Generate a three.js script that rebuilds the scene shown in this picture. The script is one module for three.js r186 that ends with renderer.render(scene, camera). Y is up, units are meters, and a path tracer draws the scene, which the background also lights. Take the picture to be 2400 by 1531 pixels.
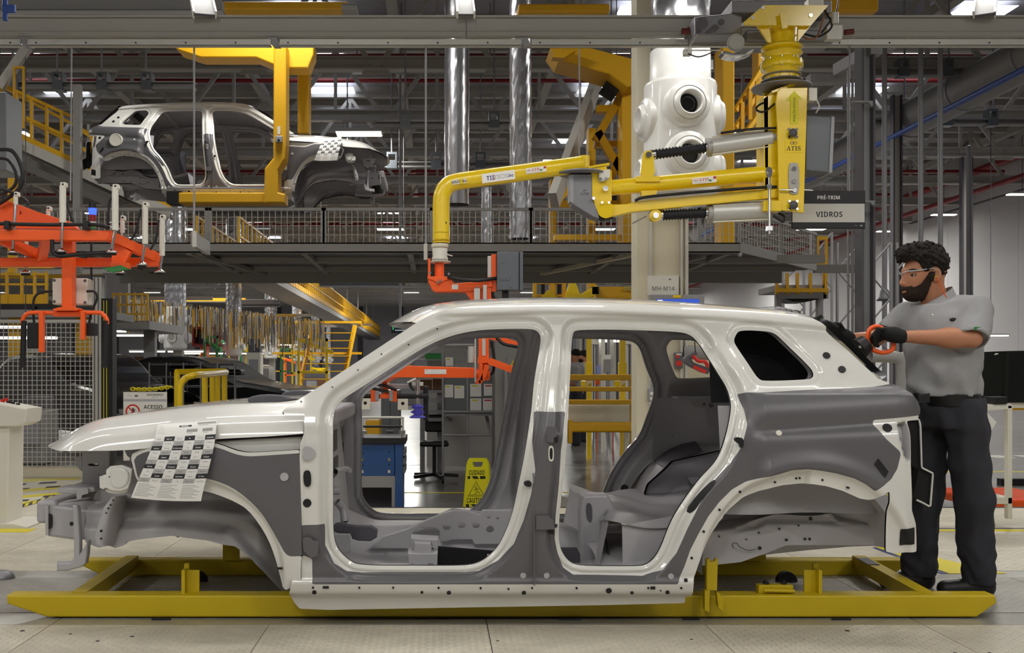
import * as THREE from 'three';
import { mergeGeometries } from 'three/addons/utils/BufferGeometryUtils.js';
import { RectAreaLightUniformsLib } from 'three/addons/lights/RectAreaLightUniformsLib.js';
import { RoundedBoxGeometry } from 'three/addons/geometries/RoundedBoxGeometry.js';
import { createNoise2D, createNoise3D } from 'simplex-noise';

// ---------------------------------------------------------------- camera, light, exposure
const F = 2451, CX = 1025, CY = 870, CAMH = 1.15;      // focal length and vanishing point in photograph pixels, eye height in metres
const scene = new THREE.Scene();
const camera = new THREE.PerspectiveCamera(2 * Math.atan(870 / F) * 180 / Math.PI, 2750 / 1740, 0.1, 400);
camera.position.set(0, CAMH, 0);
camera.setViewOffset(2750, 1740, 350, 0, 2400, 1531);   // shift lens: verticals stay vertical
const renderer = new THREE.WebGLRenderer({ antialias: true });
renderer.toneMapping = THREE.LinearToneMapping;
renderer.toneMappingExposure = 1.18;
renderer.shadowMap.enabled = true;
RectAreaLightUniformsLib.init();
scene.background = new THREE.Color(0x8f949c);
const LUM_STATION = 12, LUM_HALL = 15, LUM_SKY = 4.2;     // radiance of station lamps, high-bay lamps, roof lights

// ---------------------------------------------------------------- helpers
const V = (x, y, z) => new THREE.Vector3(x, y, z);
const W = (px, py, d) => V((px - CX) * d / F, CAMH + (CY - py) * d / F, -d);   // pixel direction + distance -> point
let seedN = 7;
const rnd = () => { seedN = (seedN * 1664525 + 1013904223) >>> 0; return seedN / 4294967296; };
const rr = (a, b) => a + (b - a) * rnd();
const noise2 = createNoise2D(rnd), noise3 = createNoise3D(rnd);
const clamp = (x, a = 0, b = 1) => Math.min(b, Math.max(a, x));
const lerp = (a, b, t) => a + (b - a) * t;
const sst = (a, b, x) => { const t = clamp((x - a) / (b - a)); return t * t * (3 - 2 * t); };
const table = (t) => (x) => {                            // smooth monotone table lookup
  if (x <= t[0][0]) return t[0][1];
  for (let i = 1; i < t.length; i++) if (x <= t[i][0]) {
    const [x0, y0] = t[i - 1], [x1, y1] = t[i], h = x1 - x0;
    const s = (y1 - y0) / h;
    const m0 = i > 1 ? ((y1 - t[i - 2][1]) / (x1 - t[i - 2][0])) : s, m1 = i < t.length - 1 ? ((t[i + 1][1] - y0) / (t[i + 1][0] - x0)) : s;
    const u = (x - x0) / h;
    return y0 * (2 * u ** 3 - 3 * u * u + 1) + m0 * h * (u ** 3 - 2 * u * u + u) + y1 * (3 * u * u - 2 * u ** 3) + m1 * h * (u ** 3 - u * u);
  }
  return t[t.length - 1][1];
};
const clean = (g, keepUV) => {
  if (g.index) g = g.toNonIndexed();
  for (const k of Object.keys(g.attributes)) if (!['position', 'normal', 'uv'].includes(k)) g.deleteAttribute(k);
  if (!g.attributes.normal) g.computeVertexNormals();
  if (!keepUV || !g.attributes.uv) boxUV(g);
  return g;
};
function boxUV(g) {                                       // uv in metres, by the side a face points to
  const p = g.attributes.position, n = g.attributes.normal, uv = new Float32Array(p.count * 2);
  for (let i = 0; i < p.count; i += 3) {
    let ax = 0, ay = 0, az = 0;
    for (let k = 0; k < 3; k++) { ax += Math.abs(n.getX(i + k)); ay += Math.abs(n.getY(i + k)); az += Math.abs(n.getZ(i + k)); }
    for (let k = 0; k < 3; k++) {
      const j = i + k, x = p.getX(j), y = p.getY(j), z = p.getZ(j);
      const [u, v] = ay >= ax && ay >= az ? [x, z] : az >= ax ? [x, y] : [z, y];
      uv[2 * j] = u; uv[2 * j + 1] = v;
    }
  }
  g.setAttribute('uv', new THREE.BufferAttribute(uv, 2));
  return g;
}
const used = {};
const numbered = (n) => { used[n] = (used[n] ?? -1) + 1; return used[n] ? n + '_' + String(used[n]).padStart(3, '0') : n; };
const baseOf = new WeakMap();
function thing(name, label, category, at, group) {        // a Group at the thing's base; its parts are given in world coordinates
  const o = new THREE.Group(); o.name = numbered(name); scene.add(o);
  if (at) o.position.copy(at);
  o.userData = { label, category };
  if (group) o.userData.group = group;
  baseOf.set(o, o.position.clone());
  return o;
}
function structure(name, at) {
  const o = new THREE.Group(); o.name = name; scene.add(o); if (at) o.position.copy(at);
  o.userData = { kind: 'structure' }; baseOf.set(o, o.position.clone());
  return o;
}
function part(name, geos, m, parent, opt = {}) {
  const list = (Array.isArray(geos) ? geos : [geos]).map((g) => clean(g, opt.keepUV));
  let g = list.length === 1 ? list[0] : mergeGeometries(list);
  const b = baseOf.get(parent) || V(0, 0, 0);
  g.translate(-b.x, -b.y, -b.z);
  const o = new THREE.Mesh(g, m); o.name = name; parent.add(o); baseOf.set(o, b);
  o.castShadow = o.receiveShadow = true;
  if (opt.label) o.userData.label = opt.label;
  if (opt.kind) o.userData.kind = opt.kind;
  return o;
}
const parts = (name, geos, m, parent, opt) => geos.map((g) => part(name, g, m, parent, opt))[0];   // every piece a mesh of its own
function solo(name, label, category, geos, m, group, opt) {  // a thing that is one mesh
  const list = (Array.isArray(geos) ? geos : [geos]).map((g) => clean(g, opt && opt.keepUV));
  const g = list.length === 1 ? list[0] : mergeGeometries(list);
  g.computeBoundingBox(); const bb = g.boundingBox, c = V((bb.min.x + bb.max.x) / 2, bb.min.y, (bb.min.z + bb.max.z) / 2);
  g.translate(-c.x, -c.y, -c.z);
  const o = new THREE.Mesh(g, m); o.name = numbered(name); o.position.copy(c); scene.add(o);
  o.castShadow = o.receiveShadow = true; o.userData = { label, category };
  if (group) o.userData.group = group;
  if (opt && opt.kind) o.userData.kind = opt.kind;
  return o;
}
function dup(root, at, turn, label, group) {
  const r = root.clone(); r.name = numbered(root.name.replace(/_\d{3}$/, '')); scene.add(r);
  r.userData = { ...root.userData }; if (label) r.userData.label = label; if (group) r.userData.group = group;
  r.position.copy(at); if (turn !== undefined) r.rotation.y = turn;
  return r;
}
// ---- shapes, all in world metres
const box = (x0, x1, y0, y1, z0, z1, r = 0) => {
  const w = Math.abs(x1 - x0), h = Math.abs(y1 - y0), d = Math.abs(z1 - z0);
  const g = r > 0 ? new RoundedBoxGeometry(w, h, d, 2, Math.min(r, w / 2.1, h / 2.1, d / 2.1)) : new THREE.BoxGeometry(w, h, d);
  return g.translate((x0 + x1) / 2, (y0 + y1) / 2, (z0 + z1) / 2);
};
const pbox = (a, b, c, e, d, t, r = 0) => { const p = W(a, b, d), q = W(c, e, d); return box(p.x, q.x, q.y, p.y, -d - t, -d, r); };   // pixel rectangle whose front is at distance d, t metres thick
const along = (g, a, b) => {                              // a shape made along +y, centred, put between a and b
  const dir = b.clone().sub(a), m = new THREE.Matrix4().makeRotationFromQuaternion(new THREE.Quaternion().setFromUnitVectors(V(0, 1, 0), dir.clone().normalize()));
  return g.applyMatrix4(m).translate((a.x + b.x) / 2, (a.y + b.y) / 2, (a.z + b.z) / 2);
};
const cyl = (a, b, r, n = 16, r2 = r, open = false) => along(new THREE.CylinderGeometry(r2, r, a.distanceTo(b), n, 1, open), a, b);
const bar = (a, b, w, h, up = V(0, 1, 0)) => {            // rectangular bar from a to b; w across, h along up
  const z = b.clone().sub(a), L = z.length(); z.normalize();
  let x = new THREE.Vector3().crossVectors(up, z); if (x.lengthSq() < 1e-6) x = V(1, 0, 0); x.normalize();
  const y = new THREE.Vector3().crossVectors(z, x);
  const g = new THREE.BoxGeometry(w, h, L);
  g.applyMatrix4(new THREE.Matrix4().makeBasis(x, y, z));
  return g.translate((a.x + b.x) / 2, (a.y + b.y) / 2, (a.z + b.z) / 2);
};
const tube = (pts, r, n = 8, seg, closed = false, tension = 0.5) => {
  const c = new THREE.CatmullRomCurve3(pts, closed, 'catmullrom', tension);
  return new THREE.TubeGeometry(c, seg || Math.max(8, pts.length * 6), r, n, closed);
};
const ptube = (pts, r, n, seg) => tube(pts.map((p) => W(...p)), r, n, seg);
const shapeOf = (pts, holes = []) => {
  const s = new THREE.Shape(pts.map((p) => new THREE.Vector2(p[0], p[1])));
  for (const h of holes) s.holes.push(new THREE.Path(h.map((p) => new THREE.Vector2(p[0], p[1]))));
  return s;
};
const plate = (pts, z1, t, holes = [], bevel = 0) => {    // polygon in x, y metres with its front at z1, t thick
  const g = new THREE.ExtrudeGeometry(shapeOf(pts, holes), { depth: t - 2 * bevel, bevelEnabled: bevel > 0, bevelSize: bevel, bevelThickness: bevel, bevelOffset: -bevel, bevelSegments: 2, curveSegments: 8 });
  return g.translate(0, 0, z1 - t + bevel);
};
const pxy = (pts, d) => pts.map(([a, b]) => { const p = W(a, b, d); return [p.x, p.y]; });
const pplate = (pts, d, t, holes = [], bevel = 0) => plate(pxy(pts, d), -d, t, holes.map((h) => pxy(h, d)), bevel);
const circ = (x, y, r, n = 20) => Array.from({ length: n }, (_, i) => [x + r * Math.cos(i / n * 6.28319), y + r * Math.sin(i / n * 6.28319)]);
const oval = (x, y, a, b, n = 20) => Array.from({ length: n }, (_, i) => [x + a * Math.cos(i / n * 6.28319), y + b * Math.sin(i / n * 6.28319)]);
const disc = (px, py, d, rpx, t = 0.006, n = 14) => { const p = W(px, py, d), r = rpx * d / F; return cyl(V(p.x, p.y, p.z - t), V(p.x, p.y, p.z + t * 0.3), r, n); };
const lathe = (prof, at, n = 24, axis) => {               // profile [r, h] about +y, or about another axis
  const g = new THREE.LatheGeometry(prof.map((p) => new THREE.Vector2(p[0], p[1])), n);
  if (axis) g.applyQuaternion(new THREE.Quaternion().setFromUnitVectors(V(0, 1, 0), axis.clone().normalize()));
  return g.translate(at.x, at.y, at.z);
};
const ball = (p, r, sx = 1, sy = 1, sz = 1, n = 16) => new THREE.SphereGeometry(r, n, Math.max(6, n * 0.7 | 0)).scale(sx, sy, sz).translate(p.x, p.y, p.z);
const chaikin = (pts, k = 2, closed = true) => {
  for (let q = 0; q < k; q++) {
    const o = [];
    for (let i = 0; i < pts.length - (closed ? 0 : 1); i++) {
      const a = pts[i], b = pts[(i + 1) % pts.length];
      o.push([a[0] * 0.75 + b[0] * 0.25, a[1] * 0.75 + b[1] * 0.25], [a[0] * 0.25 + b[0] * 0.75, a[1] * 0.25 + b[1] * 0.75]);
    }
    if (!closed) { o.unshift(pts[0]); o.push(pts[pts.length - 1]); }
    pts = o;
  }
  return pts;
};
const sdPoly = (pts) => {                                 // signed distance, negative inside
  const n = pts.length, ax = pts.map((p) => p[0]), ay = pts.map((p) => p[1]);
  const ex = ax.map((x, i) => ax[(i + 1) % n] - x), ey = ay.map((y, i) => ay[(i + 1) % n] - y), il = ex.map((x, i) => 1 / (x * x + ey[i] * ey[i] + 1e-12));
  return (x, y) => {
    let d = 1e9, s = 1;
    for (let i = 0; i < n; i++) {
      const wx = x - ax[i], wy = y - ay[i], t = clamp((wx * ex[i] + wy * ey[i]) * il[i]);
      const bx = wx - ex[i] * t, by = wy - ey[i] * t, q = bx * bx + by * by; if (q < d) d = q;
      const c1 = y >= ay[i], c2 = y < ay[i] + ey[i], c3 = ex[i] * wy > ey[i] * wx;
      if ((c1 && c2 && c3) || (!c1 && !c2 && !c3)) s = -s;
    }
    return s * Math.sqrt(d);
  };
};
// a pressed sheet: where sd < 0, at height zf(x, y); edges for which lip(x, y) holds get a return flange of depth skirt (towards -z * out)
function sheet({ sd, zf, x0, x1, y0, y1, cell = 0.01, skirt = 0, lip = () => true, flip = 1, zc = 0 }) {
  const nx = Math.ceil((x1 - x0) / cell), ny = Math.ceil((y1 - y0) / cell);
  const val = new Float32Array((nx + 1) * (ny + 1));
  for (let j = 0; j <= ny; j++) for (let i = 0; i <= nx; i++) val[j * (nx + 1) + i] = sd(x0 + i * cell, y0 + j * cell) || 1e-6;
  const pos = [], nor = [], idx = [], key = new Map();
  const put = (x, y, k) => {
    if (key.has(k)) return key.get(k);
    const e = 0.009, z = zf(x, y), gx = (zf(x + e, y) - zf(x - e, y)) / (2 * e), gy = (zf(x, y + e) - zf(x, y - e)) / (2 * e);
    const l = 1 / Math.sqrt(1 + gx * gx + gy * gy);
    pos.push(x, y, zc + flip * (z - zc)); nor.push(-gx * l, -gy * l, flip * l);
    const id = pos.length / 3 - 1; key.set(k, id); return id;
  };
  const edges = [];
  for (let j = 0; j < ny; j++) for (let i = 0; i < nx; i++) {
    const c = [[i, j], [i + 1, j], [i + 1, j + 1], [i, j + 1]], v = c.map(([a, b]) => val[b * (nx + 1) + a]);
    if (v[0] >= 0 && v[1] >= 0 && v[2] >= 0 && v[3] >= 0) continue;
    const poly = [], cut = [];
    for (let k = 0; k < 4; k++) {
      const [a, b] = c[k], [a2, b2] = c[(k + 1) % 4], w = v[k], w2 = v[(k + 1) % 4];
      if (w < 0) poly.push(put(x0 + a * cell, y0 + b * cell, b * (nx + 1) + a));
      if ((w < 0) !== (w2 < 0)) {
        const t = w / (w - w2), lo = Math.min(b * (nx + 1) + a, b2 * (nx + 1) + a2);
        const id = put(x0 + lerp(a, a2, t) * cell, y0 + lerp(b, b2, t) * cell, 'e' + lo + (a === a2 ? 'v' : 'h'));
        poly.push(id); cut.push(id);
      }
    }
    for (let k = 1; k < poly.length - 1; k++) flip > 0 ? idx.push(poly[0], poly[k], poly[k + 1]) : idx.push(poly[0], poly[k + 1], poly[k]);
    if (cut.length === 2) edges.push(cut);
  }
  if (skirt) for (const [a, b] of edges) {
    const A = pos.slice(a * 3, a * 3 + 3), B = pos.slice(b * 3, b * 3 + 3);
    if (!lip((A[0] + B[0]) / 2, (A[1] + B[1]) / 2)) continue;
    const ex = B[0] - A[0], ey = B[1] - A[1], l = Math.hypot(ex, ey) || 1, n = [ey / l, -ex / l, 0], s = skirt * flip, q = pos.length / 3;
    pos.push(...A, ...B, B[0], B[1], B[2] - s, A[0], A[1], A[2] - s);
    for (let k = 0; k < 4; k++) nor.push(...n);
    idx.push(q, q + 1, q + 2, q, q + 2, q + 3);
  }
  const g = new THREE.BufferGeometry();
  g.setAttribute('position', new THREE.Float32BufferAttribute(pos, 3)); g.setAttribute('normal', new THREE.Float32BufferAttribute(nor, 3)); g.setIndex(idx);
  return g;
}
function grid(fn, nu, nv, smooth = true) {                // surface fn(u, v) -> Vector3, u and v in 0..1
  const pos = [], idx = [];
  for (let j = 0; j <= nv; j++) for (let i = 0; i <= nu; i++) { const p = fn(i / nu, j / nv); pos.push(p.x, p.y, p.z); }
  for (let j = 0; j < nv; j++) for (let i = 0; i < nu; i++) { const a = j * (nu + 1) + i, b = a + 1, c = a + nu + 1, d = c + 1; idx.push(a, b, d, a, d, c); }
  const g = new THREE.BufferGeometry(); g.setAttribute('position', new THREE.Float32BufferAttribute(pos, 3)); g.setIndex(idx);
  g.computeVertexNormals(); return g;
}
// surface nets over a distance function
function blob(f, b0, b1, cell) {
  const n = [0, 1, 2].map((k) => Math.ceil((b1[k] - b0[k]) / cell) + 1), val = new Float32Array(n[0] * n[1] * n[2]);
  const at = (i, j, k) => i + n[0] * (j + n[1] * k);
  for (let k = 0; k < n[2]; k++) for (let j = 0; j < n[1]; j++) for (let i = 0; i < n[0]; i++) val[at(i, j, k)] = f(b0[0] + i * cell, b0[1] + j * cell, b0[2] + k * cell);
  const pos = [], idx = [], vid = new Int32Array(val.length).fill(-1);
  const E = [[0, 1], [2, 3], [4, 5], [6, 7], [0, 2], [1, 3], [4, 6], [5, 7], [0, 4], [1, 5], [2, 6], [3, 7]];
  for (let k = 0; k < n[2] - 1; k++) for (let j = 0; j < n[1] - 1; j++) for (let i = 0; i < n[0] - 1; i++) {
    const v = []; let neg = 0;
    for (let c = 0; c < 8; c++) { const q = val[at(i + (c & 1), j + (c >> 1 & 1), k + (c >> 2))]; v.push(q); if (q < 0) neg++; }
    if (neg === 0 || neg === 8) continue;
    let x = 0, y = 0, z = 0, m = 0;
    for (const [a, b] of E) if ((v[a] < 0) !== (v[b] < 0)) {
      const t = v[a] / (v[a] - v[b]);
      x += lerp(a & 1, b & 1, t); y += lerp(a >> 1 & 1, b >> 1 & 1, t); z += lerp(a >> 2, b >> 2, t); m++;
    }
    vid[at(i, j, k)] = pos.length / 3; pos.push(b0[0] + (i + x / m) * cell, b0[1] + (j + y / m) * cell, b0[2] + (k + z / m) * cell);
  }
  const quad = (a, b, c, d, s) => { if (a < 0 || b < 0 || c < 0 || d < 0) return; s ? idx.push(a, b, c, a, c, d) : idx.push(a, c, b, a, d, c); };
  for (let k = 1; k < n[2] - 1; k++) for (let j = 1; j < n[1] - 1; j++) for (let i = 1; i < n[0] - 1; i++) {
    const s = val[at(i, j, k)] < 0;
    if (s !== val[at(i + 1, j, k)] < 0) quad(vid[at(i, j - 1, k - 1)], vid[at(i, j, k - 1)], vid[at(i, j, k)], vid[at(i, j - 1, k)], s);
    if (s !== val[at(i, j + 1, k)] < 0) quad(vid[at(i - 1, j, k - 1)], vid[at(i - 1, j, k)], vid[at(i, j, k)], vid[at(i, j, k - 1)], s);
    if (s !== val[at(i, j, k + 1)] < 0) quad(vid[at(i - 1, j - 1, k)], vid[at(i, j - 1, k)], vid[at(i, j, k)], vid[at(i - 1, j, k)], s);
  }
  const g = new THREE.BufferGeometry(); g.setAttribute('position', new THREE.Float32BufferAttribute(pos, 3)); g.setIndex(idx); g.computeVertexNormals();
  return g;
}
const capsule = (x, y, z, a, b, ra, rb) => {               // distance to a tapered capsule
  const ex = b.x - a.x, ey = b.y - a.y, ez = b.z - a.z, wx = x - a.x, wy = y - a.y, wz = z - a.z;
  const t = clamp((wx * ex + wy * ey + wz * ez) / (ex * ex + ey * ey + ez * ez + 1e-9));
  return Math.hypot(wx - ex * t, wy - ey * t, wz - ez * t) - (ra + (rb - ra) * t);
};
const smin = (a, b, k) => { const h = clamp(0.5 + 0.5 * (b - a) / k); return b + (a - b) * h - k * h * (1 - h); };
const ellip = (x, y, z, c, rx, ry, rz) => { const p = Math.hypot((x - c.x) / rx, (y - c.y) / ry, (z - c.z) / rz), q = Math.hypot((x - c.x) / rx / rx, (y - c.y) / ry / ry, (z - c.z) / rz / rz); return p * (p - 1) / (q + 1e-9); };

// ---------------------------------------------------------------- materials
const std = (color, roughness = 0.5, metalness = 0, more = {}) => new THREE.MeshStandardMaterial({ color, roughness, metalness, side: THREE.DoubleSide, ...more });
const phys = (color, roughness, more = {}) => new THREE.MeshPhysicalMaterial({ color, roughness, side: THREE.DoubleSide, ...more });
const glow = (color, k) => new THREE.MeshStandardMaterial({ color: 0x111111, emissive: color, emissiveIntensity: k, roughness: 0.5 });
function canvasTex(w, h, draw) {
  const c = document.createElement('canvas'); c.width = w; c.height = h; const x = c.getContext('2d'); draw(x, w, h);
  const t = new THREE.CanvasTexture(c); t.colorSpace = THREE.SRGBColorSpace; t.magFilter = THREE.LinearFilter; t.anisotropy = 8; return t;
}
function dataTex(w, h, fn, color = false) {
  const d = new Uint8Array(w * h * 4);
  for (let j = 0; j < h; j++) for (let i = 0; i < w; i++) { const v = fn(i / w, j / h), q = 4 * (j * w + i); for (let k = 0; k < 3; k++) d[q + k] = clamp(Array.isArray(v) ? v[k] : v) * 255; d[q + 3] = 255; }
  const t = new THREE.DataTexture(d, w, h); t.wrapS = t.wrapT = THREE.RepeatWrapping; t.magFilter = THREE.LinearFilter; t.minFilter = THREE.LinearMipmapLinearFilter; t.generateMipmaps = true;
  if (color) t.colorSpace = THREE.SRGBColorSpace; t.needsUpdate = true; return t;
}
const loopN = (u, v, f, s = 0) => {                        // tileable noise
  const a = u * 6.28319, b = v * 6.28319, r = f / 6.28319;
  return noise3(Math.cos(a) * r + s, Math.sin(a) * r + Math.cos(b) * r * 1.3, Math.sin(b) * r * 1.3 - s);
};
const rep = (t, s) => { const c = t.clone(); c.repeat.set(1 / s, 1 / s); c.needsUpdate = true; return c; };
// raised lozenge tread, one tile = 0.12 m
const treadTex = dataTex(256, 256, (u, v) => {
  let h = 0;
  for (let i = 0; i < 4; i++) for (let j = 0; j < 4; j++) {
    let x = u * 4 - i - 0.5, y = v * 4 - j - 0.5; x -= Math.round(x / 4) * 4; y -= Math.round(y / 4) * 4;
    const s = (i + j) % 2 ? 0.7071 : -0.7071, a = x * 0.7071 + y * s, b = -x * s + y * 0.7071;
    h = Math.max(h, 1 - Math.hypot(a / 0.42, b / 0.13));
  }
  return clamp(h * 2.2);
});
const grimeTex = dataTex(512, 512, (u, v) => {
  const a = loopN(u, v, 5) * 0.5 + loopN(u, v, 14, 3) * 0.3 + loopN(u, v, 45, 9) * 0.2;
  const spk = loopN(u, v, 90, 20) > 0.72 ? 0.12 : 0; const k = 0.93 + a * 0.07 - spk;
  return [k, k * 0.995, k * 0.985];
}, true);
const fineTex = dataTex(256, 256, (u, v) => 0.5 + 0.3 * loopN(u, v, 60, 4) + 0.2 * loopN(u, v, 20, 8));
const concTex = dataTex(512, 512, (u, v) => {
  const k = 0.9 + 0.1 * loopN(u, v, 4, 1) + 0.05 * loopN(u, v, 17, 7) + 0.04 * loopN(u, v, 60, 3);
  return [k, k * 0.99, k * 0.985];
}, true);
const fabricTex = dataTex(256, 256, (u, v) => { const k = 0.86 + 0.14 * loopN(u, v, 70, 5) + 0.08 * loopN(u, v, 25, 11) + 0.05 * Math.sin(v * 6.28 * 40); return [k, k, k]; }, true);
const M = {
  white: phys(0xd9d8d4, 0.38, { clearcoat: 1, clearcoatRoughness: 0.06 }),
  primer: phys(0x5a585d, 0.42, { clearcoat: 0.35, clearcoatRoughness: 0.3 }),
  ecoat: std(0xaeacb0, 0.42, 0.05),
  black: std(0x0c0c10, 0.5),
  blackGloss: phys(0x08080a, 0.08, { clearcoat: 1 }),
  blackMatte: std(0x101014, 0.85),
  rubber: std(0x15151a, 0.7),
  skidYellow: std(0xc2a800, 0.5),
  yellow: phys(0xf0cc00, 0.32, { clearcoat: 0.6, clearcoatRoughness: 0.15 }),
  golden: std(0xd6a208, 0.5),
  orange: phys(0xf85c0c, 0.45, { clearcoat: 0.25, clearcoatRoughness: 0.2 }),
  alu: std(0xc6c4be, 0.4, 0.3),
  aluMatt: std(0xaaa7a1, 0.5, 0.15),
  steel: std(0x85848a, 0.42, 0.4),
  chrome: std(0xd8d8da, 0.12, 1),
  galv: std(0x97979b, 0.5, 0.2),
  greySteel: std(0x8f8d8c, 0.55, 0.1),
  greyDark: std(0x55535a, 0.55),
  greyBox: phys(0x5b6066, 0.4, { clearcoat: 0.3, clearcoatRoughness: 0.3 }),
  cream: std(0xd6cfb9, 0.55),
  creamWhite: std(0xdedbd0, 0.5),
  whitePlastic: phys(0xeeeeec, 0.35, { clearcoat: 0.3 }),
  foil: std(0xb4b4ba, 0.3, 0.9),
  truss: std(0xb8b5af, 0.6, 0.1),
  redPipe: std(0x8c1f22, 0.5),
  bluePipe: std(0x2f50a0, 0.5),
  roof: std(0xa19ea4, 0.8),
  wall: std(0xc9c7c9, 0.75),
  plateCream: std(0xdbd5c5, 0.5, 0.05, { map: rep(grimeTex, 1.3), bumpMap: rep(treadTex, 0.12), bumpScale: 0.004 }),
  plateGrey: std(0xb6b3ae, 0.45, 0.35, { map: rep(grimeTex, 1.1), bumpMap: rep(treadTex, 0.12), bumpScale: 0.003 }),
  plateSmooth: std(0xddd7c4, 0.5, 0.02, { map: rep(grimeTex, 1.7) }),
  stripSteel: std(0xb9b8b4, 0.35, 0.5, { map: rep(grimeTex, 0.9) }),
  concrete: phys(0x7d7a76, 0.32, { map: rep(concTex, 4), clearcoat: 0.5, clearcoatRoughness: 0.12 }),
  lineYellow: std(0xd8c800, 0.5), lineBlack: std(0x16161e, 0.55), lineBlue: std(0x39406e, 0.55),
  skin: phys(0xb77c5c, 0.5, { sheen: 0.2 }),
  shirt: std(0xb2b2b4, 0.9, 0, { map: rep(fabricTex, 0.05) }),
  trousers: std(0x35353e, 0.85, 0, { map: rep(fabricTex, 0.04) }),
  hair: std(0x17110e, 0.95), beard: std(0x2a1b13, 0.95),
  blue: phys(0x1f4c86, 0.4, { clearcoat: 0.3 }),
  card: std(0x6b4a33, 0.8), purple: std(0x4038b0, 0.45), red: std(0xc8241a, 0.45), green: std(0x2c7a3c, 0.5),
  glass: phys(0xffffff, 0.03, { transmission: 1, thickness: 0, ior: 1.45 }),
  paper: std(0xe4e3e0, 0.75),
};
// ---------------------------------------------------------------- lamps of the hall (light + glowing fitting of the same size)
const lampBox = std(0xb8b6b2, 0.5, 0.3);
const lampGlow = glow(0xfffbee, 4), tubeGlow = glow(0xffffff, 6), skyGlow = glow(0xe8f0ff, 3.2);
function area(x, y, z, w, d, L, color = 0xffffff) {       // light facing down
  const l = new THREE.RectAreaLight(color, L, w, d); l.position.set(x, y, z); l.lookAt(x, y - 1, z); l.castShadow = true; scene.add(l); return l;
}
// station lamps on the frame over the line, above the picture
{
  let k = 0;
  const rows = [[-0.4, 3.0, 'row behind the photographer'], [-2.7, 2.95, 'row before the car'], [-5.2, 3.45, 'row over the car'], [-7.9, 4.25, 'row behind the car']];
  for (const [z, y, say] of rows) for (let i = -2; i <= 2; i++) {
    const x = 0.35 + i * 2.05;
    const t = thing('station_lamp', 'long white tube lamp over the work station, ' + say, 'lamp', V(x, y, z), 'station lamps, ' + say);
    part('housing', box(x - 0.78, x + 0.78, y + 0.012, y + 0.07, z - 0.09, z + 0.09, 0.01), lampBox, t);
    part('diffuser', box(x - 0.75, x + 0.75, y, y + 0.014, z - 0.075, z + 0.075), tubeGlow, t);
    area(x, y - 0.01, z, 1.5, 0.15, LUM_STATION * [0.45, 0.85, 1.3, 1.4][k / 5 | 0], 0xfffaf0);
    k++;
  }
}
// high-bay lamps of the hall
{
  const spots = [];
  for (const x of [-34, -22, -11, -2, 7, 16]) for (const z of [4.8, -13.2, -26.7, -44.7, -62.7, -80.7]) spots.push([x, z]);
  for (const [x, z] of spots) {
    const y = 7.2, big = z < -40 ? 3 : 1.1;
    const t = thing('high_bay_lamp', 'bright white rectangular high-bay lamp hung under the roof trusses', 'lamp', V(x, y, z), 'high-bay lamps');
    part('housing', [box(x - 0.6, x + 0.6, y + 0.01, y + 0.1, z - 0.3, z + 0.3, 0.02), cyl(V(x - 0.4, y + 0.1, z), V(x - 0.4, 7.535, z), 0.012, 6), cyl(V(x + 0.4, y + 0.1, z), V(x + 0.4, 7.535, z), 0.012, 6)], lampBox, t);
    part('diffuser', box(x - 0.57, x + 0.57, y, y + 0.012, z - 0.27, z + 0.27), lampGlow, t);
    area(x, y - 0.01, z, 1.14, 0.54, LUM_HALL * 6 * big, 0xfffdf6);
  }
}
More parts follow.
